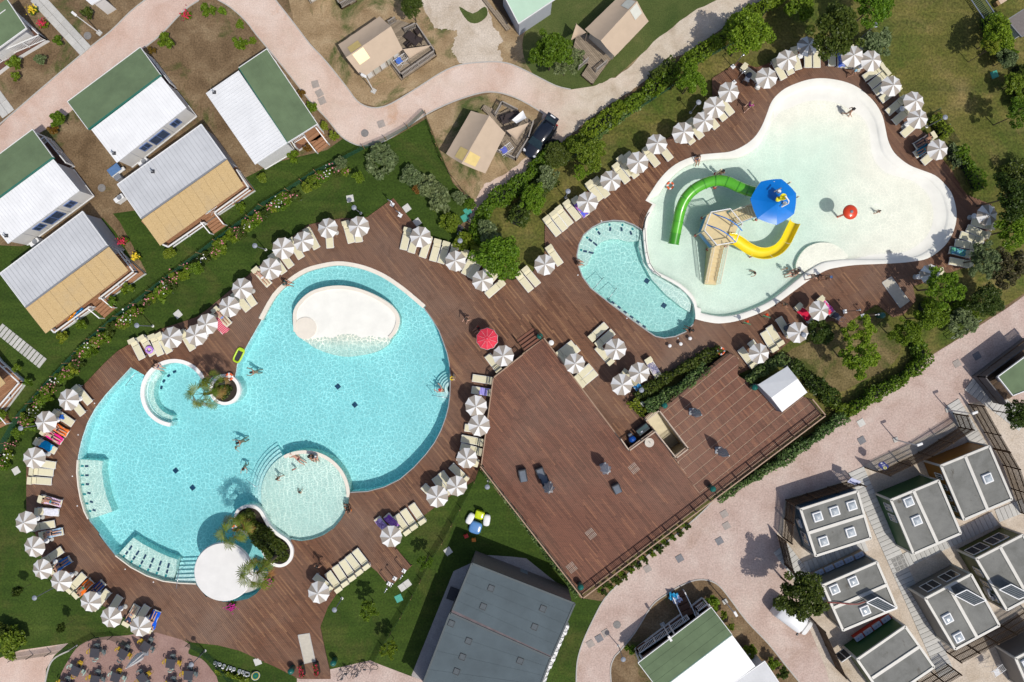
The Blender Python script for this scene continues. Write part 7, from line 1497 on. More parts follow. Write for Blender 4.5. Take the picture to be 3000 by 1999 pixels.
person('toddler in pink in the wading pool', 'stand', pp(9, 368, 1165, -.33), hd(0, 1), 3, 2, pinkc, pinkc, None, .55); person('child standing alone in the wading pool', 'walk', pp(9, 235, 1240, -.33), hd(-1, 0), 1, 1, black, None, None, .8); person('small child swimming in the middle of the wading pool', 'swim', pp(9, 400, 1390, -.05), hd(0, -1), 1, 0, navy, None, None, .62)
person('tanned woman sitting on the deck with legs in the wading pool', 'sit', pp(9, 860, 1515, DZ), hd(-1, -.1), 2, 0, black, None, black); person('second bather sitting at the wading pool edge', 'sit', pp(9, 870, 1545, DZ), hd(-1, .1), 1, 1, orangec, None, orangec)
person('person in dark swimwear crossing the deck by the empty lounger row', 'walk', pp(13, 605, 455, DZ), hd(-.6, .8), 2, 0, black, None, black); person('person with a red bag sitting on the slide pool coping', 'sit', pp(2, 1695, 1455, .14), hd(.2, 1), 1, 1, navy); person('person at the dark end of the spa pool', 'sit', pp(6, 1640, 1470, .13), hd(-.8, -.5), 2, 0, black)
def bather(lg, label, **kw):
    p = lg.matrix_basis @ Vector((.02, 0, .41)); return person(label, 'lie', p, lg.rotation_euler[2], **kw)
bather(oA, 'sunbather lying on the orange towel', skin=0, hair=1, shorts=black); bather(oB, 'sunbather in black bikini on the hot pink towel', skin=3, hair=2, shorts=black, bikini=black); bather(oC, 'sunbather in green bottoms on the striped towel', skin=1, hair=0, shorts=teal_c, bikini=teal_c); bather(oD, 'sunbather on her back on the pale blue towel', skin=0, hair=0, shorts=black, bikini=black); bather(oE, 'sunbather reading on the denim blue towel', skin=1, hair=0, shorts=black); bather(oF, 'sunbather in green shorts on the tangerine towel', skin=2, hair=0, shorts=green_c); bather(oG, 'sunbather in deep parasol shade on the navy towel', skin=2, hair=0, shorts=navy); bather(oH, 'person in dark shirt and grey trousers on a shaded lounger', skin=0, hair=0, shorts=greyc, top=navy); bather(oI, 'brown haired bather on the deep blue towel', skin=0, hair=3, shorts=black, bikini=black); bather(oJ, 'sunbather in blue trunks below the rose row', skin=0, hair=2, shorts=cm('lightblue', (.2, .3, .6))); bather(oK, 'dark haired sunbather in white below the rose row', skin=0, hair=0, shorts=whitec, bikini=whitec); bather(oL, 'tanned sunbather at the beach end', skin=2, hair=0, shorts=black); bather(oM, 'sunbather beside the turquoise cloth', skin=2, hair=0, shorts=teal_c)

# ================================================================== vehicles
def loft(st, m_, nm, parent, smooth=True, mi=0):
    """st: list of (x, half width, z low, z high) cross sections with rounded shoulders"""
    mb = MB(); vs_ = []; q = 10
    for x, w, zl, zh in st:
        h = zh - zl; sh = [(-w, zl), (-w * 1.0, zl + h * .45), (-w * .97, zl + h * .72), (-w * .82, zl + h * .95), (-w * .4, zh), (w * .4, zh), (w * .82, zl + h * .95), (w * .97, zl + h * .72), (w * 1.0, zl + h * .45), (w, zl)]; vs_ += [(x, a, b_) for a, b_ in sh]
    fs_ = [(i * q + k, i * q + (k + 1) % q, (i + 1) * q + (k + 1) % q, (i + 1) * q + k) for i in range(len(st) - 1) for k in range(q)]; mb.add(vs_, fs_, 0, smooth); mb.add(vs_[:q], [tuple(range(q))]); mb.add(vs_[-q:], [tuple(range(q - 1, -1, -1))])
    return mb.build(nm, m_, parent)
def wheels(t, xs, w, r_):
    tyre = MB().lathe([(r_ * .55, -.09), (r_ * .95, -.10), (r_, -.06), (r_, .06), (r_ * .95, .10), (r_ * .55, .09)], 20, 0, (0, 0, 0), True, Matrix.Rotation(R(90), 4, 'X')).mesh('tyre', dark_metal); rimm = MB().lathe([(0, -.095), (r_ * .5, -.095), (r_ * .56, -.05), (r_ * .56, .05), (r_ * .5, .095), (0, .095)], 14, 0, (0, 0, 0), True, Matrix.Rotation(R(90), 4, 'X')).mesh('rim', steel)
    for x in xs:
        for s in (-1, 1): o = bpy.data.objects.new('wheel', None); col.objects.link(o); o.parent = t; o.location = (x, s * w, r_); link('tyre', tyre, o); link('rim', rimm, o)
carp = mat('black_blue_paint', (.006, .008, .014), .2, .1, 3, coat=1.0, spec=.5); lamp_w = mat('headlamp', (.6, .62, .65), .1, .05, 4, coat=.8); tailr = mat('tail_lamp', (.35, .01, .01), .2)
cp = W((1581, 412)); car = thing('parked_car', 'black hatchback parked by the tent with tailgate and side doors open', 'car', (cp.x, cp.y, .02), math.atan2(-840, -580)); car.scale = (.92, .96, 1)
loft([(-1.98, .62, .35, .80), (-1.9, .74, .24, .92), (-1.5, .84, .18, .97), (-.6, .87, .17, .96), (.5, .87, .17, .95), (1.1, .86, .18, .90), (1.6, .80, .2, .80), (1.88, .66, .26, .68), (2.02, .46, .32, .60), (2.08, .24, .36, .54)], carp, 'body', car)
loft([(-1.86, .58, .85, 1.18), (-1.6, .63, .86, 1.38), (-.5, .69, .9, 1.50), (.15, .67, .9, 1.46), (.45, .64, .9, 1.36)], carp, 'cabin', car)
def gl(v, m_=win_dark, nm='windscreen'): MB().quad(*v).build(nm, m_, car)
gl([(.42, -.56, 1.385), (1.02, -.66, .945), (1.02, .66, .945), (.42, .56, 1.385)], glassy('windscreen_glass', (.012, .026, .028)))
for s in (-1, 1): MB().quad((-1.2, s * .66, 1.30), (.35, s * .665, 1.30), (.75, s * .80, .97), (-1.4, s * .80, .98)).build('side_window', win_dark, car); MB().bbox((.62, s * .98, .98), (.16, .2, .12), .03).build('mirror', carp, car); MB().bbox((1.72, s * .55, .70), (.30, .26, .12), .04, s * -.5).build('headlight', lamp_w, car); MB().bbox((-1.86, s * .62, .82), (.12, .2, .22), .03).build('tail_light', tailr, car)
M = Matrix.Translation((-1.5, 0, 1.42)) @ Matrix.Rotation(R(18), 4, 'Y'); tg = MB().bbox((-.36, 0, 0), (.74, 1.16, .07), .03, 0, 0, M).build('tailgate', carp, car); MB().bbox((-.24, 0, .04), (.34, .96, .02), .008, 0, 0, M).build('rear_window', MATS['windscreen_glass'], tg); MB().bbox((-.60, 0, .045), (.12, .5, .015), .005, 0, 0, M).build('number_plate', white_p, tg)
for x, a in ((.55, -58), (-.35, -62)):
    M = Matrix.Translation((x, .86, .6)) @ Matrix.Rotation(R(-a + 90 - 150), 4, 'Z'); d = MB().bbox((-.48, 0, .0), (.98, .07, .62), .02, 0, 0, Matrix.Translation((x, .86, .58)) @ Matrix.Rotation(R(a), 4, 'Z')).build('door', carp, car); MB().box((-.45, 0, .48), (.75, .03, .34), 0, 0, Matrix.Translation((x, .86, .58)) @ Matrix.Rotation(R(a), 4, 'Z')).build('door_window', win_dark, d)
wheels(car, (-1.25, 1.28), .80, .31)
vp = W((2312, 1800)); van = thing('parked_van', 'small white van half hidden under the street tree', 'van', (vp.x, vp.y, .02), R(-36))
loft([(-1.75, .72, .3, 1.7), (-1.6, .78, .22, 1.85), (.4, .8, .22, 1.85), (.7, .78, .22, 1.75), (1.2, .76, .24, 1.05), (1.7, .66, .3, .85), (1.82, .5, .36, .7)], sheet_w, 'body', van); MB().quad((.72, -.66, 1.66), (1.25, -.70, 1.06), (1.25, .70, 1.06), (.72, .66, 1.66)).build('windscreen', win_dark, van); wheels(van, (-1.15, 1.15), .74, .29)
for s in (-1, 1): MB().bbox((.95, s * .9, 1.1), (.14, .2, .16), .03).build('mirror', dark_metal, van)
# pushchairs
def pram(label, c, x, y, rz, mc):
    t = thing('pushchair', label, 'pushchair', pp(c, x, y, DZ), rz); MB().bbox((0, 0, .5), (.62, .40, .16), .05).build('seat', mc, t); MB().lathe([(0, .32), (.12, .30), (.22, .2), (.26, 0)], 14, 0, (-.2, 0, .55)).build('hood', cm('slate', (.06, .07, .10)), t); MB().tube([(.1, -.2, .3), (.5, -.2, .95), (.5, .2, .95), (.1, .2, .3)], .02, 6).build('handle', steel, t)
    for dx in (-.35, .35):
        for s in (-1, 1): MB().tube([(dx + .09 * math.cos(a), s * .24, .1 + .09 * math.sin(a)) for a in np.linspace(0, 6.283, 13)], .02, 6, cap=False).build('wheel', dark_metal, t); MB().tube([(dx, s * .24, .1), (0, s * .2, .45)], .015, 6).build('strut', steel, t)
pram('navy and white pushchair in parasol shade at the deck corner', 2, 2148, 735, R(-115), whitec); pram('grey pushchair beside the parasol at the gazebo side', 7, 610, 1345, R(-40), greyc); pram('black pushchair next to a shaded lounger', 7, 165, 1440, R(30), black)
# bicycles
bp0 = thing('bicycle', 'x', 'bicycle')
for x in (-.52, .52): MB().tube([(x + .33 * math.cos(a), 0, .34 + .33 * math.sin(a)) for a in np.linspace(0, 6.283, 25)], .022, 6, cap=False).build('wheel', dark_metal, bp0)
MB().tube([(-.52, 0, .34), (-.08, 0, .30), (-.2, 0, .82), (.36, 0, .78), (-.08, 0, .30)], .02, 6).build('frame', grey_metal, bp0); MB().tube([(.52, 0, .34), (.36, 0, .80), (.33, 0, .98)], .02, 6).build('fork', grey_metal, bp0); MB().tube([(.25, -.28, 1.0), (.34, 0, .98), (.25, .28, 1.0)], .016, 6).build('handlebar', dark_metal, bp0); MB().bbox((-.22, 0, .90), (.26, .15, .06), .02).build('saddle', dark_metal, bp0)
for i, (x, y, a) in enumerate(((820,1470,40),(870,1440,-15),(950,1440,50),(1040,1400,-10))): o = bp0 if i == 0 else copy_tree(bp0); p = pp(13, x, y, .02); o.location = p; o.rotation_euler = (R(8), 0, R(a)); o['label'] = 'dark bicycle parked at the net fence by the lower path'; o['group'] = 'bicycles at the net fence'

# ================================================================== lamps, fences, showers, bins, covers
def make_lamp():
    t = thing('garden_lamp', 'x', 'lamp'); MB().tube([(0, 0, 0), (0, 0, 2.5)], [.045, .03], 8).build('pole', grey_metal, t); MB().lathe([(0, .10), (.20, .06), (.22, .03), (.08, -.02), (.06, -.18), (0, -.18)], 20, 0, (0, 0, 2.55)).build('lamp_head', mat('lamp_disc', (.24, .26, .30), .5), t); MB().lathe([(0, .05), (.12, .04), (.13, 0), (0, 0)], 14).build('base', off_white, t); return t
GL = make_lamp(); LAMPS = [(2,1715,940,'among the hedge by the parasol row'),(4,1255,1423,'on the lawn below the rose row'),(5,900,340,'on the lawn beside two parasols'),(5,1875,645,'at the lime shrubs by the loungers'),(5,-12,690,'on the lawn above the leftover parasol pair'),(8,188,800,'in the rose row by the edge cabin'),(6,515,190,'above the spa pool lounger row'),(12,315,795,'on the dark lawn corner'),(13,720,905,'on the mown lawn by the deck curve'),(9,2125,1340,'on the grass under the terrace'),(3,990,230,'behind the silvery shrub'),(3,1630,1078,'at the dry lawn edge'),(10,1190,450,'in the terrace hedge'),(7,330,1510,'beside the gazebo side table'),(12,1757,1408,'at the patio edge'),(14,1022,1360,'on the loop verge near the kerb')]
for i, (c, x, y, l) in enumerate(LAMPS): o = GL if i == 0 else copy_tree(GL); p = W(S(c, x, y), 2.6); o.location = (p.x, p.y, 0); o['label'] = 'disc headed garden lamp ' + l; o['group'] = 'disc headed garden lamps'
SLm = thing('street_lamp', 'x', 'lamp'); MB().tube([(0, 0, 0), (0, 0, 3.2)], [.06, .04], 8).build('pole', off_white, SLm); MB().bbox((.22, 0, 3.25), (.5, .22, .09), .03).build('lamp_head', off_white, SLm); MB().bbox((0, 0, .05), (.42, .42, .1), .02).build('base', concrete, SLm)
for i, (c, x, y, a, l) in enumerate(((0,915,305,140,'square footed street lamp by the slab footpath'),(1,1082,838,150,'street lamp at the tent above the road bend'),(14,1385,1040,120,'street lamp behind the loop house porch'),(14,1955,825,120,'street lamp at the loop kerb near the road sign'),(11,1170,905,20,'street lamp at the slatted screen entrance'),(11,1650,630,20,'street lamp at the compound gate'))): o = SLm if i == 0 else copy_tree(SLm); p = pp(c, x, y, 0); o.location = p; o.rotation_euler = (0, 0, R(a)); o['label'] = l; o['group'] = 'street lamps'
net_m, nt, b = newmat('green_netting'); MATS['green_netting'] = net_m; b.inputs['Base Color'].default_value = (.01, .10, .06, 1); b.inputs['Roughness'].default_value = .8
ck = nn(nt, 'ShaderNodeTexNoise'); ck.inputs['Scale'].default_value = 60; b.inputs['Alpha'].default_value = .5
nt.links.new(ramp(nt, ck.outputs['Fac'], [(.3, (.006, .07, .045)), (.7, (.014, .12, .07))]), b.inputs['Base Color'])
post_m = mat('fence_post_wood', (.30, .19, .08), .8, .15, 8)
def net_fence(label, pts, h=.95, sp=1.9, pm=None):
    t = thing('net_fence', label, 'fence'); P = [pp_ if isinstance(pp_, Vector) else W(pp_) for pp_ in pts]; v = [p for p in P]; n = len(v)
    MB().add([(p.x, p.y, .04) for p in v] + [(p.x, p.y, h) for p in v], [(i, i + 1, n + i + 1, n + i) for i in range(n - 1)]).build('netting', net_m, t)
    for a, b2 in zip(P[:-1], P[1:]):
        k = max(1, round((b2 - a).length / sp))
        for i in range(k): p = a.lerp(b2, i / k); MB().tube([(p.x, p.y, 0), (p.x, p.y, h + .12)], .035, 6).build('post', pm or post_m, t)
net_fence('green net fence behind the rose row', [S(8, -60,1150), S(8, 60,930), S(8, 200,690), S(8, 420,440), S(8, 640,200), S(8, 860,-20), S(4, 1100,1340), S(4, 1400,1110), S(4, 1700,880), S(4, 2000,650), S(4, 2300,430), S(5, 60,330), S(5, 300,190), S(5, 560,20), S(1, 750,1500), S(1, 1000,1370), S(1, 1200,1290), S(1, 1400,1180), S(1, 1545,1040)])
net_fence('net fence with tall stakes beside the tent plot', [S(1, 1560,1050), S(1, 1620,1240), S(1, 1660,1350), S(1, 1710,1480), S(5, 1800,60), S(5, 1900,190), S(5, 2020,310)])
net_fence('green net fence crossing the mown lawn', [S(9, 2070,1160), S(9, 2010,1280), S(9, 1880,1530), S(13, 1800,110), S(13, 1715,270), S(13, 1620,420), S(13, 1515,625), S(13, 1435,770), S(13, 1340,940), S(13, 1240,1105), S(13, 1160,1230), S(13, 1070,1410)])
net_fence('low net fence round the patio lawn', [S(12, 140,1340), S(12, 470,1290), S(12, 700,1240), S(12, 870,1150), S(12, 1040,1140), S(12, 1200,1200)], .8, 1.6, dark_metal); net_fence('short net fence behind the letter sign', [S(12, 1745,1200), S(12, 1880,1270), S(12, 2020,1400), S(12, 2150,1560)], .8, 1.6, dark_metal)
net_fence('green netting along the slide pool hedge', [S(2, 2300,150), S(2, 2050,400), S(2, 1750,560), S(2, 1450,820), S(2, 1100,1050), S(2, 900,1180), S(2, 500,1500)], .9, 2.5, dark_metal); net_fence('green tube frame on the dry lawn edge', [S(3, 1515,1035), S(3, 1600,1180), S(3, 1700,1330)], 1.0, 1.5, mat('green_tube', (.02, .14, .08), .5))
SH0 = thing('outdoor_shower', 'x', 'shower'); MB().bbox((0, 0, .03), (.34, .34, .06), .01).build('base', white_p, SH0); MB().tube([(0, 0, .05), (0, 0, 2.1)], .04, 8).build('column', steel, SH0); MB().tube([(0, 0, 2.1), (.25, 0, 2.15), (.3, 0, 2.08)], .025, 6).build('shower_arm', steel, SH0); MB().lathe([(0, .0), (.1, .0), (.08, .03), (0, .04)], 12, 0, (.3, 0, 2.05)).build('shower_head', steel, SH0)
for i, (c, x, y, a, l) in enumerate(((13,1275,615,60,'steel shower on the deck tongue, inner one'),(13,1360,545,60,'steel shower at the tip of the deck tongue'),(13,1222,662,60,'steel foot shower at the deck tongue side'),(5,1252,312,-30,'steel shower at the peaked deck corner'),(5,1325,412,-30,'steel shower second from the peaked deck corner'),(7,705,1295,10,'steel shower between pushchair and pale ramp'),(7,870,1335,10,'steel shower at the grass notch'),(2,2030,615,40,'steel shower at the deck corner by the tall bright tree'),(2,2040,760,40,'steel shower between deck corner parasols'))): o = SH0 if i == 0 else copy_tree(SH0); o.location = pp(c, x, y, DZ); o.rotation_euler = (0, 0, R(a)); o['label'] = l; o['group'] = 'outdoor showers'
bin_m = mat('bottle_green_plastic', (.008, .11, .085), .3, .08, 4, coat=.3)
BN = thing('litter_bin', 'x', 'bin'); MB().lathe([(.0, 0), (.20, 0), (.24, .1), (.26, .6), (.27, .7)], 18).build('bin_body', bin_m, BN); MB().lathe([(.28, .70), (.27, .82), (.18, .95), (0, 1.0)], 18).build('dome_lid', bin_m, BN)
for i, (c, x, y, z, l) in enumerate(((10,1405,592,TZ,'at the terrace laurel row'),(10,1850,1360,TZ,'at the terrace railing middle'),(6,255,1520,.12,'at the top of the terrace steps'),(13,705,1400,.02,'at the lower path gate'),(13,315,1475,.02,'beside the red flower boxes'),(14,632,700,TZ,'at the terrace lower corner'),(10,2235,425,TZ,'at the gazebo corner'),(7,1060,1330,.05,'at the swinging tube frame'))): o = BN if i == 0 else copy_tree(BN); p = pp(c, x, y, z + .9); o.location = (p.x, p.y, z); o['label'] = 'domed bottle green bin ' + l; o['group'] = 'domed green bins'
cov_sq = [MB().bbox((0, 0, .02), (.62, .62, .04), .015).mesh('manhole_cover', m_) for m_ in (mat('cover_stone', (.33, .29, .26), .9, .12, 6, bmp=.3), mat('cover_iron', (.16, .16, .17), .7, .2, 8, bmp=.3), mat('cover_pale', (.55, .54, .50), .9, .08, 6, bmp=.2), mat('cover_green', (.05, .33, .25), .5))]; cov_ci = MB().cyl((0, 0, 0), .34, .03, 24).mesh('manhole_cover', mat('cover_round', (.20, .19, .18), .8, .2, 8, bmp=.3))
CV = [(0,805,330,'c',0,'round iron cover beside the street lamp'),(1,545,775,0,15,'square stone cover on the sloping road, uppermost of three'),(1,582,858,0,30,'square stone cover on the sloping road, middle of three'),(1,607,927,0,25,'square stone cover on the sloping road, lowest of three'),(1,1150,1140,0,20,'small stone cover at the road bend'),(1,1000,1225,'c',0,'round cover at the stained road bend'),(4,935,160,'c',0,'round cover in bare soil between cabins'),(5,865,258,2,10,'pale lamp footing slab on the lawn'),(5,1385,345,2,35,'pale slab beside the showers'),(5,1480,475,2,35,'pale slab behind the first parasol'),(4,1635,1320,2,40,'pale slab on the lawn under the roses'),(8,148,1190,2,30,'pale slab on the dark lawn by loungers'),(11,1735,205,0,30,'stone cover near the grey balustrade'),(11,855,750,2,30,'pale framed cover on the pink road'),(11,860,910,1,30,'iron grating on the pink road'),(11,1920,135,1,30,'dark cover in the balustrade shadow'),(14,1950,22,0,30,'stone cover above the street tree shadow'),(14,1970,130,0,30,'faint stone cover above the tree shadow'),(14,1905,270,1,30,'iron grating by the tree shadow'),(14,1540,430,1,30,'iron cover in the middle of the loop road'),(14,1245,525,0,30,'tan cover near the bedding shrubs'),(14,965,1040,'c',0,'round cover in the loop road curve'),(14,860,1115,0,30,'square cover next to the round one'),(14,800,1165,1,30,'grey square cover in the loop road curve'),(14,720,1215,0,30,'square cover nearest the mown strip'),(13,1345,695,2,35,'pale slab below the showers'),(13,1390,662,2,35,'second pale slab below the showers'),(13,1765,365,2,35,'pale slab in the roof shadow edge'),(13,1312,797,3,25,'green plastic cover on the mown lawn'),(13,15,1378,2,20,'pale slab by the letter sign'),(3,2080,686,3,20,'green plastic cover on the dry lawn'),(5,1920,435,3,30,'lower green cover at the pebble path'),(5,1945,375,3,30,'upper green cover at the pebble path'),(14,505,475,2,38,'') ]
for c, x, y, k, a, l in CV:
    if not l: continue
    p = pp(c, x, y, .02); o = link('manhole_cover', cov_ci if k == 'c' else cov_sq[k], None, (p.x, p.y, .014), R(a)); tag(o, l, 'manhole cover')
# terrace furniture
def grate(c, x, y, a, l):
    t = thing('vent_grating', l, 'grating', pp(c, x, y, TZ), R(a))
    for k in range(6):
        for s in (-1, 1): MB().box((-.32 + k * .128, s * .22, .012), (.05, .38, .02)).build('slat', taupe, t)
grate(10,1120,1168,-51 + 90,'white slotted vent in the terrace near the folded parasol'); grate(14,725,205,-51 + 90,'white slotted vent in the lower terrace boards'); grate(14,548,515,-51 + 90,'white slotted vent at the terrace lower corner')
fold_c = mat('grey_folded_canvas', (.40, .39, .38), .85, .12, 5, bmp=.3, bscale=20)
def folded(label, c, x, y, z, h, a=0, rmax=.34, m_=None):
    p = pp(c, x, y, z); t = thing('folded_parasol', label, 'parasol', (p.x, p.y, z), R(a)); mb = MB(); n = 24; prof_ = [(.10, .55), (.30, .75), (rmax, 1.1), (rmax * .8, 1.7), (.14, 2.4), (.05, h)]; vs_ = []
    for r_, zz in prof_:
        for k in range(n): q = r_ * (1 + .22 * (1 if k % 3 == 0 else -.4)); vs_.append((q * math.cos(2 * math.pi * k / n), q * math.sin(2 * math.pi * k / n), zz))
    mb.add(vs_, [(i * n + k, i * n + (k + 1) % n, (i + 1) * n + (k + 1) % n, (i + 1) * n + k) for i in range(len(prof_) - 1) for k in range(n)]); mb.build('furled_canopy', m_ or fold_c, t); MB().tube([(0, 0, 0), (0, 0, h + .1)], .035, 8).build('pole', white_p, t); MB().bbox((0, 0, .04), (.6, .6, .08), .02).build('base', grey_metal, t)
folded('furled grey parasol on the squared terrace field near the gazebo', 10,1655,645,TZ,2.9); folded('furled grey parasol on the squared terrace field by the railing', 10,1895,1000,TZ,2.9); folded('furled pale parasol in the middle of the terrace', 10,842,1150,TZ,2.7,20,.42,ecru); folded('furled parasol beside the dark wicker seat', 10,330,1320,TZ,2.6,0,.44); folded('furled cream parasol among the bistro tables', 12,1335,1290,.02,2.9,0,.30,ecru)
wick = mat('charcoal_wicker', (.035, .038, .045), .7, .2, 20, bmp=.4, bscale=80); cush = mat('slate_cushion', (.13, .15, .18), .9, .1, 6)
def lounge(label, c, x, y, a, L=1.15):
    t = thing('wicker_lounge_chair', label, 'lounge chair', pp(c, x, y, TZ), R(a)); MB().bbox((0, 0, .16), (L, .68, .30), .04).build('seat_base', wick, t); MB().bbox((.03, 0, .36), (L - .15, .56, .12), .04).build('cushion', cush, t); MB().bbox((-L / 2 + .06, 0, .48), (.12, .68, .40), .03).build('backrest', wick, t)
    for s in (-1, 1): MB().bbox((-.05, s * .32, .38), (L - .3, .07, .2), .02).build('armrest', wick, t)
lounge('charcoal wicker lounge chair alone near the terrace edge', 10,100,1228,-80); lounge('charcoal wicker lounge chair facing the furled parasol', 10,262,1205,-70,1.0); lounge('charcoal wicker seat touching the furled parasol', 10,300,1275,110,.8); lounge('charcoal wicker seat below the furled pale parasol', 10,958,1348,-65,.9)
t = thing('drum_table', 'round pale drum table on the terrace by the stairwell', 'table', pp(10,1253,925,TZ)); MB().cyl((0, 0, .4), .40, .05, 28).build('table_top', mat('drum_top', (.55, .50, .43), .7), t); MB().cyl((0, 0, 0), .18, .4, 16).build('pedestal', grey_metal, t); MB().bbox((0, .05, .46), (.04, .28, .02), .005, R(40)).build('slot', dark_metal, t)
gz = thing('gazebo', 'white pitched fabric gazebo at the terrace edge', 'gazebo'); A_, B_, C_, D_ = (W(S(11, *q), 2.3) for q in ((180,230),(360,470),(130,650),(-92,400))); r1, r2 = W(S(11, 272,345), 3.0), W(S(11, 30,520), 3.0)
slab3([A_, r1, r2, D_], .03).build('roof_cloth', white_p, gz); slab3([r1, B_, C_, r2], .03).build('roof_cloth', white_p, gz)
for q in (A_, B_, C_, D_): MB().tube([(q.x, q.y, TZ), (q.x, q.y, 2.28)], .04, 8).build('pole', grey_metal, gz)
for q0, q1, rr in ((C_, D_, r2), (A_, B_, r1)): MB().add([q0, q1, rr], [(0, 1, 2)]).build('gable_cloth', off_white, gz)
MB().quad(C_, D_, Vector((D_.x, D_.y, 1.2)), Vector((C_.x, C_.y, 1.2))).build('side_cloth', mat('grey_cloth', (.30, .31, .33), .8), gz)
# bar trolley things in the sunken nook
t = thing('drinks_cooler', 'black glass topped cooler in the sunken nook', 'cooler', W((1878, 1255), .1), R(38)); MB().bbox((0, 0, .45), (1.15, .6, .9), .03).build('cabinet', dark_metal, t); MB().box((0, 0, .915), (1.05, .5, .02)).build('glass_lid', glassy('cooler_glass', (.01, .05, .05)), t); MB().bbox((-.2, -.1, .94), (.2, .14, .03), .01).build('notice', white_p, t)
t = thing('cleaning_cart', 'blue barrel shaped cart beside the black cooler', 'cart', W((1850, 1285), .1), R(30)); MB().lathe([(0, 0), (.28, .02), (.32, .3), (.28, .62), (0, .66)], 18).build('barrel', mat('cart_blue', (.01, .09, .42), .4), t); MB().tube([(-.3, -.2, .6), (-.45, 0, .95), (-.3, .2, .6)], .02, 6).build('handle', dark_metal, t); MB().bbox((.02, .4, .35), (.35, .28, .5), .04).build('box', cush, t)
# lawn lounge set
def blob(label, nm, cat, px, sx, sy, h, m_, a, e=.5):
    p = W(px, h * .6); t = thing(nm, label, cat, (p.x, p.y, .02), R(a), None); mb = MB(); n = 32; vs_ = []
    for zz, k in ((0, .80), (h * .2, .96), (h * .6, 1.0), (h * .88, .93), (h, .75), (h * 1.01, .3)):
        for i in range(n): an = 2 * math.pi * i / n; c_, s_ = math.cos(an), math.sin(an); vs_.append((sx / 2 * k * math.copysign(abs(c_) ** e, c_), sy / 2 * k * math.copysign(abs(s_) ** e, s_), zz))
    mb.add(vs_, [(r_ * n + i, r_ * n + (i + 1) % n, (r_ + 1) * n + (i + 1) % n, (r_ + 1) * n + i) for r_ in range(5) for i in range(n)] + [tuple(range(5 * n, 6 * n))], 0, True); mb.build('seat_shell', m_, t); return t
def r8(x, y): return (1330 + x / 8.96, 1460 + y / 8.96)
blob('white rounded pouf closer to the green net fence', 'pouf', 'pouf', r8(425, 530), 1.05, .60, .42, white_p, 62, .62); blob('white rounded pouf beside the blue table, away from the fence', 'pouf', 'pouf', r8(860, 575), 1.05, .62, .42, white_p, 82, .62); blob('glossy sky blue rounded square table on the lawn', 'lawn_table', 'table', r8(563, 768), 1.10, 1.08, .45, mat('sky_plastic', (.10, .25, .52), .25, .04, 3, coat=.4), -18, .55)
t = blob('lime plastic armchair between two white poufs', 'armchair', 'chair', r8(672, 430), .82, .80, .38, mat('lime_plastic', (.52, .62, .0), .3, .05, 3, coat=.3), -18, .45); MB().bbox((-.02, .32, .55), (.78, .18, .40), .06).build('backrest', MATS['lime_plastic'], t)
def kchair(label, c, x, y, a, m_, sc=.55):
    t = thing('child_chair', label, 'chair', pp(c, x, y, .02), R(a)); MB().bbox((0, 0, .28), (.36, .36, .04), .01).build('seat', m_, t); MB().bbox((0, .17, .45), (.36, .03, .32), .01).build('backrest', m_, t)
    for dx in (-.15, .15):
        for dy in (-.15, .15): MB().bar((dx, dy, 0), (dx, dy, .27), .03, .03).build('leg', m_, t)
kchair('small red child chair near the blue lawn table', 13,1933,217,20,mat('toy_red', (.5, .02, .02), .5)); kchair('small orange child chair near the blue lawn table', 13,2003,252,5,mat('toy_orange', (.62, .18, .01), .5))
# bistro tables and chairs
def chair_proto(m_):
    t = thing('bistro_chair', 'x', 'chair'); MB().bbox((0, 0, .44), (.42, .42, .04), .015).build('seat', m_, t); mb = MB(); mb.tube([(-.20, -.20, .72), (-.24, -.08, .78), (-.24, .08, .78), (-.20, .20, .72)], [.05, .07, .07, .05], 6); mb.build('backrest', m_, t)
    for dx in (-.18, .18):
        for dy in (-.18, .18): MB().tube([(dx * 1.15, dy * 1.15, 0), (dx, dy, .43)], .014, 6).build('leg', m_, t)
    for s in (-1, 1): MB().tube([(-.2, s * .2, .45), (-.2, s * .2, .74), (.15, s * .22, .64), (.17, s * .2, .44)], .014, 6).build('armrest', m_, t)
    return t
CHM = {'mustard': mat('mustard_plastic', (.42, .27, .01), .5), 'sage': mat('sage_plastic', (.33, .42, .36), .5), 'slate': mat('slate_plastic', (.12, .15, .15), .5)}
CHP = {k: [chair_proto(m_), False] for k, m_ in CHM.items()}
slate_top = mat('slate_table_top', (.045, .042, .05), .5, .1, 6)
def rt(x, y): return (180 + x / 3.46, 1840 + y / 3.46)
TP = thing('bistro_table', 'x', 'table'); MB().bbox((0, 0, .735), (.80, .80, .03), .01).build('table_top', slate_top, TP); MB().tube([(0, 0, .02), (0, 0, .72)], .035, 8).build('pedestal', dark_metal, TP); MB().bbox((0, 0, .015), (.45, .45, .03), .01).build('base', dark_metal, TP)
TABS = [(335,255,5),(620,265,30),(850,192,35),(1105,362,8),(1285,482,3),(140,437,25),(548,505,20),(818,512,-35),(338,530,10),(1110,590,10),(20,590,20)]
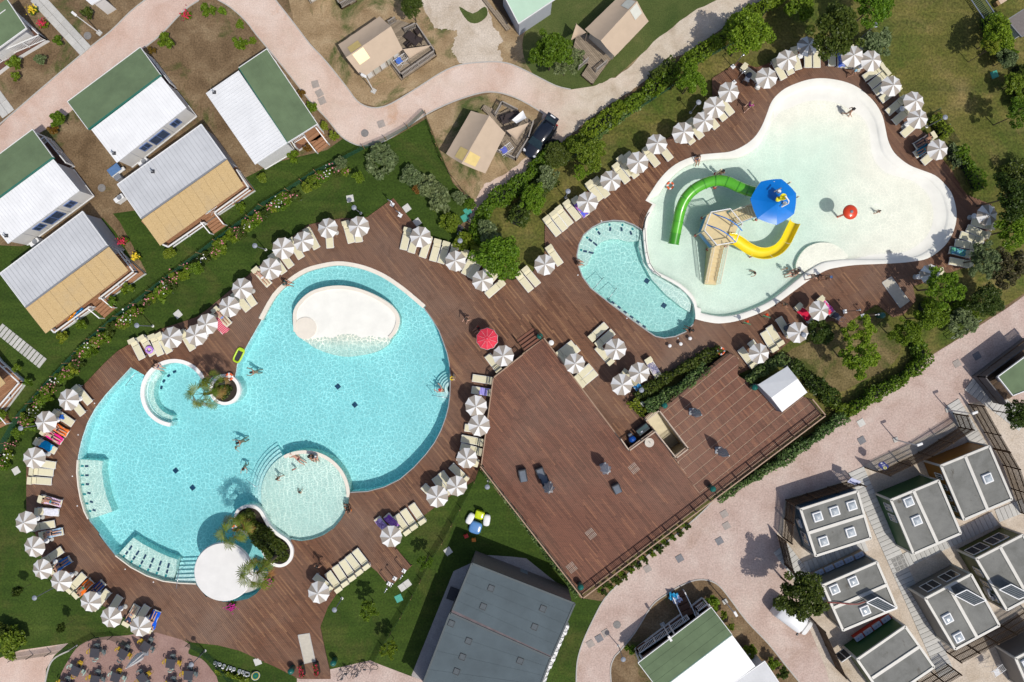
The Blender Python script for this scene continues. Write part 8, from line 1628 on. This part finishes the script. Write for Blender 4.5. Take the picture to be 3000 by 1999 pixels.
for i, (x, y, a) in enumerate(TABS):
    p = W(rt(x, y), .75); o = TP if i == 0 else copy_tree(TP); o.location = (p.x, p.y, .02); o.rotation_euler = (0, 0, R(-a)); o['label'] = 'square slate topped bistro table with mixed chairs on the patio'; o['group'] = 'bistro tables'
    for k, (d, cc) in enumerate((((-1, 0), 'mustard'), ((0, -1), 'slate' if i % 3 else 'sage'), ((1, 0), 'mustard' if i % 2 else 'slate'), ((0, 1), 'slate'))):
        if i in (5, 6): cc = ('sage', 'mustard', 'sage', 'mustard')[k]
        P = CHP[cc]; o2 = P[0] if not P[1] else copy_tree(P[0]); P[1] = True; ang = R(-a) + math.atan2(d[1], d[0]); q = Vector((math.cos(ang), math.sin(ang), 0)) * (.50 + .05 * ((i + k) % 3)); o2.location = (p.x + q.x, p.y + q.y, .02); o2.rotation_euler = (0, 0, ang + math.pi); o2.scale = (.86,) * 3; o2['label'] = cc + ' coloured bistro chair drawn up to a slate patio table'; o2['group'] = cc + ' bistro chairs'
# ramps, flower boxes, things on the decks
for nm, loop, z in (('deck_ramp', SS(13, 388,1135, 490,1118, 545,1375, 448,1397), .125), ('deck_ramp', SS(7, 1048,1030, 1130,975, 1298,1200, 1215,1262), .125)):
    o = MB().prism(ccw(XY(loop, z)), .10, z + .02).build(nm, mat('ramp_stone', (.50, .46, .38), .85, .08, 4, bmp=.2), kind='structure'); MB().strip(XY(loop + [loop[0]], z), .07, .1, z + .04).build('ramp_edge', concrete, o)
for i, (x, y) in enumerate(((432,1440), (567,1430))):
    t = thing('flower_box', 'dark trough of red flowers at the lower deck gate', 'planter', pp(13, x, y, .12), R(-80), 'red flower troughs'); MB().bbox((0, 0, .22), (1.0, .36, .44), .03).build('trough', dark_metal, t); r = np.random.default_rng(i); P = np.stack([r.uniform(-.5, .5, 200), r.uniform(-.2, .2, 200), r.uniform(.4, .6, 200)], 1); link('foliage', quads_mesh('foliage', leaf_cloud(P, .1, r), L_dark), t); link('blossom', quads_mesh('blossom', leaf_cloud(P[:90] + [0, 0, .06], .09, r, 1.0, None, 1.1), P_red), t)
def bench(label, loc, rz, L=1.6):
    t = thing('bench', label, 'bench', loc, rz)
    for k in range(5): MB().box((0, -.2 + k * .1, .45), (L, .085, .04)).build('slat', steel, t)
    for s in (-1, 1): MB().box((s * L * .4, 0, .22), (.06, .4, .44)).build('leg', grey_metal, t)
t = thing('cattle_grid_frame', 'steel barred frame standing on the grass', 'frame', pp(3, 1935, 60, .1), R(-56))
for k in range(16): MB().box((-1.2 + k * .16, 0, .3), (.05, 1.0, .04)).build('bar', mat('green_bar', (.06, .11, .05), .6), t)
for s in (-1, 1): MB().box((0, s * .52, .35), (2.6, .08, .08)).build('side_rail', steel, t)
for dx in (-1.2, 1.2):
    for s in (-1, 1): MB().box((dx, s * .52, .15), (.07, .07, .3)).build('leg', steel, t)
t = thing('wooden_crate', 'pale wooden box lid beside the barred frame', 'box', pp(3, 2115, 30, .1), R(32)); MB().bbox((0, 0, .2), (.9, .42, .4), .02).build('box_body', post_m, t); MB().bbox((.1, 0, .42), (.66, .44, .04), .01).build('lid', mat('pale_wood', (.55, .42, .30), .7), t)
t = thing('barrier', 'low galvanised steel barrier along the pink road hedge', 'barrier'); a, b2 = pp(7, 1645, 1545, 0), pp(7, 1892, 1378, 0)
for h in (.45, .9): MB().tube([a + Vector((0, 0, h)), b2 + Vector((0, 0, h))], .03, 8).build('rail', steel, t)
for k in range(4): p = a.lerp(b2, k / 3); MB().tube([p, p + Vector((0, 0, .95))], .03, 8).build('post', steel, t)
t = thing('utility_hatch', 'open grey utility hatch framed in timber by the lime shrubs', 'hatch', pp(5, 1868, 548, 0), R(-38)); MB().box((-.12, .12, .06), (.62, .62, .1)).build('pit_frame', dark_metal, t); MB().bbox((.35, -.2, .25), (.55, .42, .05), .01).build('lid', off_white, t); MB().box((-.62, 0, .12), (.1, 1.2, .2)).build('sleeper', post_m, t)
# water inlets: white buttons on the decks
LT = MB().lathe([(0, .03), (.05, .028), (.06, 0)], 12).mesh('deck_light', white_p)
for i, (c, x, y) in enumerate(((8,718,860),(8,868,570),(8,665,1240),(8,710,1513),(12,1150,530),(12,1410,648),(6,820,463),(6,605,960),(6,1055,1357),(6,1525,1540))): o = link('deck_light', LT, None, pp(c, x, y, .122)); tag(o, 'small white round light set in the deck boards', 'deck light', 'deck lights')
ST = [(6,1625,1543),(10,1440,42),(10,1540,25)]
for i, (c, x, y) in enumerate(ST):
    t = thing('folding_stool', 'white topped stool with steel legs beside the spa pool', 'stool', pp(c, x, y, .12), R(40 * i), 'white stools'); MB().lathe([(0, .45), (.15, .45), (.16, .42), (0, .42)], 16).build('seat', white_p, t)
    for k in range(3): a = 2.1 * k; MB().tube([(.2 * math.cos(a), .2 * math.sin(a), 0), (.08 * math.cos(a), .08 * math.sin(a), .43)], .015, 6).build('leg', steel, t)
for i, (x, y) in enumerate(((2118,1405),(2295,1345))):
    t = thing('rescue_post', 'orange buoy on a green post by the slide pool coping', 'rescue post', pp(6, x, y, .12), R(70), 'rescue posts'); MB().tube([(0, 0, 0), (0, 0, 1.25)], .04, 8).build('post', mat('green_post', (.02, .20, .09), .5), t); MB().bar((-.02, .32, 1.2), (-.02, -.32, 1.2), .06, .06).build('cross_bar', MATS['green_post'], t); MB().lathe([(0, .2), (.14, .14), (.16, 0), (.12, -.12), (0, -.18)], 12, 0, (.16, 0, .95)).build('buoy', mat('buoy_red', (.62, .06, .01), .4), t)
# drying racks
for i, (c, x, y, cc, l) in enumerate(((1,1345,585,(.06, .15, .50),'white drying rack with blue cloth on the tent deck'),(1,2300,1395,(.10, .12, .45),'white drying rack on the deck by the car'),(4,1965,360,(.30, .55, .62),'white drying rack with towels on the cabin deck'),(15,2055,1420,(.6, .6, .6),'white drying rack behind the slatted screen'))):
    t = thing('drying_rack', l, 'drying rack', pp(c, x, y, .42), R(35)); mb = MB()
    for s in (-1, 1): mb.tube([(-.5, s * .28, 0), (.5, s * .28, .85)], .012, 5); mb.tube([(.5, s * .28, 0), (-.5, s * .28, .85)], .012, 5)
    mb.build('legs', white_p, t, kind='stuff'); q = MB(); q.bar((-.6, -.28, .86), (.6, -.28, .86), .03, .03); q.bar((-.6, .28, .86), (.6, .28, .86), .03, .03)
    for k in range(9): q.bar((-.56 + k * .14, -.28, .86), (-.56 + k * .14, .28, .86), .015, .015)
    q.build('rack_bars', white_p, t, kind='stuff'); o = cloth_mesh(.5, .5, 40 + i).build('laundry', cm('rack%d' % i, cc), t); o.location = (-.2, 0, .88)
for i, (c, x, y, a, l) in enumerate(((1,1450,385,40,'dark dining table on the tent deck'),(1,2320,1110,-20,'dark dining table beside the white sail'))):
    t = thing('garden_table', l, 'table', pp(c, x, y, .37), R(-a)); MB().bbox((0, 0, .72), (1.3, .75, .04), .01).build('table_top', mat('dark_resin', (.035, .024, .022), .5), t)
    for dx in (-.55, .55):
        for dy in (-.3, .3): MB().bar((dx, dy, 0), (dx, dy, .7), .06, .06).build('leg', MATS['dark_resin'], t)
for i, (c, x, y, a) in enumerate(((1,1400,425,130),(1,1510,385,-20),(1,1490,310,40),(1,2400,1060,30),(1,2260,1100,160))):
    t = thing('garden_chair', 'dark resin garden chair at a tent deck table', 'chair', pp(c, x, y, .37), R(a), 'dark garden chairs'); MB().bbox((0, 0, .42), (.48, .48, .05), .02).build('seat', MATS['dark_resin'], t); MB().bbox((-.24, 0, .68), (.05, .48, .5), .02).build('backrest', MATS['dark_resin'], t)
    for dx in (-.2, .2):
        for dy in (-.2, .2): MB().bar((dx, dy, 0), (dx, dy, .42), .05, .05).build('leg', MATS['dark_resin'], t)
for c, x, y, a, l in ((4,1100,20,37,'blue topped solar water heater beside the reed roofed cabin'),):
    t = thing('water_heater', l, 'water heater', pp(c, x, y, 0), R(a)); MB().bbox((0, .1, .75), (1.1, .7, .06), .02).build('collector', mat('heater_blue', (.10, .19, .36), .3), t); MB().bbox((-.2, -.5, .35), (.6, .45, .6), .03).build('tank_box', grey_metal, t); MB().bbox((.1, -.2, .55), (1.3, .3, .12), .03).build('frame', off_white, t)
    for dx in (-.5, .5):
        for dy in (-.15, .35): MB().bar((dx, dy, 0), (dx, dy, .72), .05, .05).build('leg', grey_metal, t)
for c, x, y, l in ((4,1112,262,'white condenser box at the end wall of the reed roofed cabin'),(0,1335,1500,'white condenser box under the three windows'),(4,340,665,'white condenser box between home and cabin')):
    p = pp(c, x, y, .4); t = thing('condenser_box', l, 'condenser', (p.x, p.y, 0), R(37)); MB().bbox((0, 0, .45), (.9, .42, .7), .03).build('casing', white_p, t); MB().lathe([(0, 0), (.2, 0), (.22, .02)], 16, 0, (.1, 0, .81)).build('fan_grille', grey_metal, t); MB().box((0, 0, .06), (.8, .36, .1)).build('foot', grey_metal, t)
for i, (x, y, cc, l) in enumerate(((1485,785,(.02, .30, .55),'turquoise inflatable heaped on the loop house steps'),(1520,815,(.45, .50, .70),'pale lilac inflatable heaped on the loop house steps'))):
    p = pp(14, x, y, .5); o = cloth_mesh(.75, .7, 60 + i, fold=.2).build('inflatable', mat('vinyl_b%d' % i, cc, .35)); o.location = p; o.rotation_euler = (.2, -.2, .8 * i); tag(o, l, 'inflatable')
# ================================================================== signs
def word(txt, m_, size, ext, parent, M, nm='letter', adv=None):
    x = 0.0; W_ = {'l': .26, 'C': .70, 'S': .62, ' ': .30, 'G': .74, 'm': .85}
    for ch in txt:
        if ch != ' ':
            cu = bpy.data.curves.new(nm, 'FONT'); cu.body = ch; cu.size = size; cu.extrude = ext; cu.bevel_depth = .004; cu.offset = .012 * size / .6; cu.materials.append(m_); o = bpy.data.objects.new(nm, cu); col.objects.link(o); me = bpy.data.meshes.new_from_object(o.evaluated_get(bpy.context.evaluated_depsgraph_get())); bpy.data.objects.remove(o); o = link(nm, me, parent); o.matrix_local = M @ Matrix.Translation((x, 0, 0))
        x += W_.get(ch, .56) * size
    return x
a, b2 = W(rt(1925, 455)), W(rt(1550, 330)); v = b2 - a; ang = math.atan2(v.y, v.x); L = v.length
sg = thing('letter_sign', 'freestanding white letters in a row on the lawn by the patio', 'sign', (a.x, a.y, .05), ang)
sz = L / (sum({'l': .26, 'C': .70, 'S': .62, ' ': .30}.get(c, .56) for c in 'Club del Sole')); word('Club del Sole', white_p, sz, .05, sg, Matrix.Translation((0, 0, .06)) @ Matrix.Rotation(R(62), 4, 'X'))
p = W(rt(1972, 483), .3); t = thing('round_logo', 'round green and yellow sun emblem beside the letter sign', 'sign', (p.x, p.y, .05), ang); Mx = Matrix.Translation((0, 0, .33)) @ Matrix.Rotation(R(40), 4, 'X')
for r_, z, m_, nm in ((.36, 0, white_p, 'disc'), (.32, .012, mat('logo_yellow', (.60, .50, .05), .5), 'ring'), (.25, .024, mat('logo_teal', (.01, .16, .15), .5), 'ring'), (.11, .036, mat('logo_green', (.05, .25, .05), .5), 'ring')): mb = MB(); mb.cyl((0, 0, z), r_, .012, 32); MB().add(mb.v, mb.f, 0, False, Mx).build(nm, m_, t)
MB().box((0, .1, .15), (.06, .06, .3)).build('post', grey_metal, t)
def s1(x, y): return (2470 + x / 34.85, 1385 + y / 34.85)
A_, B_, C_, D_ = (W(s1(*q), z) for q, z in (((420,960), 1.55), ((1410,1360), 1.55), ((1700,920), 1.9), ((580,470), 1.9))); ex = (B_ - A_); ey = (D_ - A_); Lx, Ly = ex.length, ey.length; exn = ex.normalized(); ez = exn.cross(ey).normalized(); eyn = ez.cross(exn); Mt = Matrix((exn, eyn, ez)).transposed().to_4x4(); Mt.translation = A_
t = thing('fence_banner', 'pale banner with blue lettering hung on the slatted screen', 'sign'); mb = MB(); mb.box((Lx / 2, Ly / 2, -.02), (Lx, Ly, .03), 0, 0, Mt); mb.build('board', mat('banner_cloth', (.52, .54, .72), .7), t); word('lounGe', mat('banner_ink', (.02, .035, .20), .7), Lx / 3.75, .004, t, Mt @ Matrix.Translation((Lx * .09, Ly * .24, .006)))
p = W(S(11, 1060, 1145), 2.0); t = thing('direction_board', 'navy board with yellow ring on the slatted screen', 'sign'); Mt = Matrix.Translation(p) @ Matrix.Rotation(R(-38), 4, 'Z') @ Matrix.Rotation(R(28), 4, 'X'); mb = MB(); loop = [(-.45, .05), (-.30, -.28), (.30, -.30), (.45, -.05), (.32, .28), (-.25, .30)]; q = MB().prism(loop, -.03, 0); MB().add(q.v, q.f, 0, False, Mt).build('board', mat('navy_enamel', (.012, .02, .14), .4), t)
def flat_ring(c, r0, r1, z, n=24): return MB().add([(c[0] + r_ * math.cos(2 * math.pi * k / n) * (.6 if 0 else 1), c[1] + r_ * math.sin(2 * math.pi * k / n), z) for r_ in (r0, r1) for k in range(n)], [(k, (k + 1) % n, n + (k + 1) % n, n + k)[::-1] for k in range(n)])
q = flat_ring((.24, -.05), .07, .13, .004); MB().add(q.v, q.f, 0, False, Mt).build('ring_mark', mat('yellow_enamel', (.65, .60, .10), .4), t); q = flat_ring((-.28, .08), .03, .07, .004); MB().add(q.v, q.f, 0, False, Mt).build('ring_mark', off_white, t)
q = MB()
for k in range(3): q.box((-.05, .14 - k * .10, .004), (.16 - .03 * k, .025, .004)); q.box((.05 + .01 * k, .12 - k * .10, .004), (.025, .07, .004))
MB().add(q.v, q.f, 0, False, Mt).build('pale_marks', off_white, t)
# ================================================================== labels of the repeated furniture: counted from a landmark
AREA = {'under the trees at the shady end of the slide pool': ('at the shady deck end', 'the red mushroom fountain', (2494, 620)), 'round the beach end of the slide pool': ('round the beach end', 'the shaded pushchair', (2185, 235)), 'in the row along the hedge by the spa pool': ('in the hedge row', 'the dense bright tree', (1462, 752)), 'on the deck near the white gazebo': ('near the gazebo', 'the white gazebo', (2290, 1130)), 'between the terrace and the spa pool': ('below the spa pool', 'the sunken stair', (1950, 1270)), 'between the lagoon pool and the olive shrubs': ('by the olive shrubs', 'the peaked deck corner', (1152, 581)), 'against the terrace edge beside the lagoon pool': ('at the terrace edge', 'the red parasol', (1427, 993)), 'at the lawn with three small trees': ('at the mown lawn', 'the kidney planter', (820, 1600)), 'at the corner by the bistro patio': ('near the patio', 'the bistro patio', (480, 1880)), 'between the lagoon pool and the dark lawn': ('at the dark lawn', 'the whirlpool', (513, 1151)), 'below the flowering rose row': ('below the rose row', 'the lime air mattress', (700, 1040))}
ORD = ('nearest', 'second', 'third', 'fourth', 'fifth', 'sixth', 'seventh', 'eighth', 'ninth', 'tenth', 'eleventh', 'twelfth', 'thirteenth', 'fourteenth', 'fifteenth', 'sixteenth', 'seventeenth', 'eighteenth', 'nineteenth', 'twentieth', 'twenty-first', 'twenty-second', 'twenty-third')
for head, new in (('empty cream sling sun lounger ', 'empty cream lounger'), ('open taupe and white segmented parasol ', 'taupe and white parasol'), ('small round white side table ', 'round white side table')):
    by = {}
    for o in col.objects:
        l = o.get('label', '')
        if l.startswith(head): by.setdefault(l[len(head):], []).append(o)
    for k, lst in by.items():
        ph, lm, px = AREA[k]; w = W(px); lst.sort(key=lambda o: (Vector(o.location) - w).length)
        for i, o in enumerate(lst): o['label'] = '%s %s, %s %s %s' % (new, ph, ORD[min(i, 22)], 'to' if i == 0 else 'from', lm)
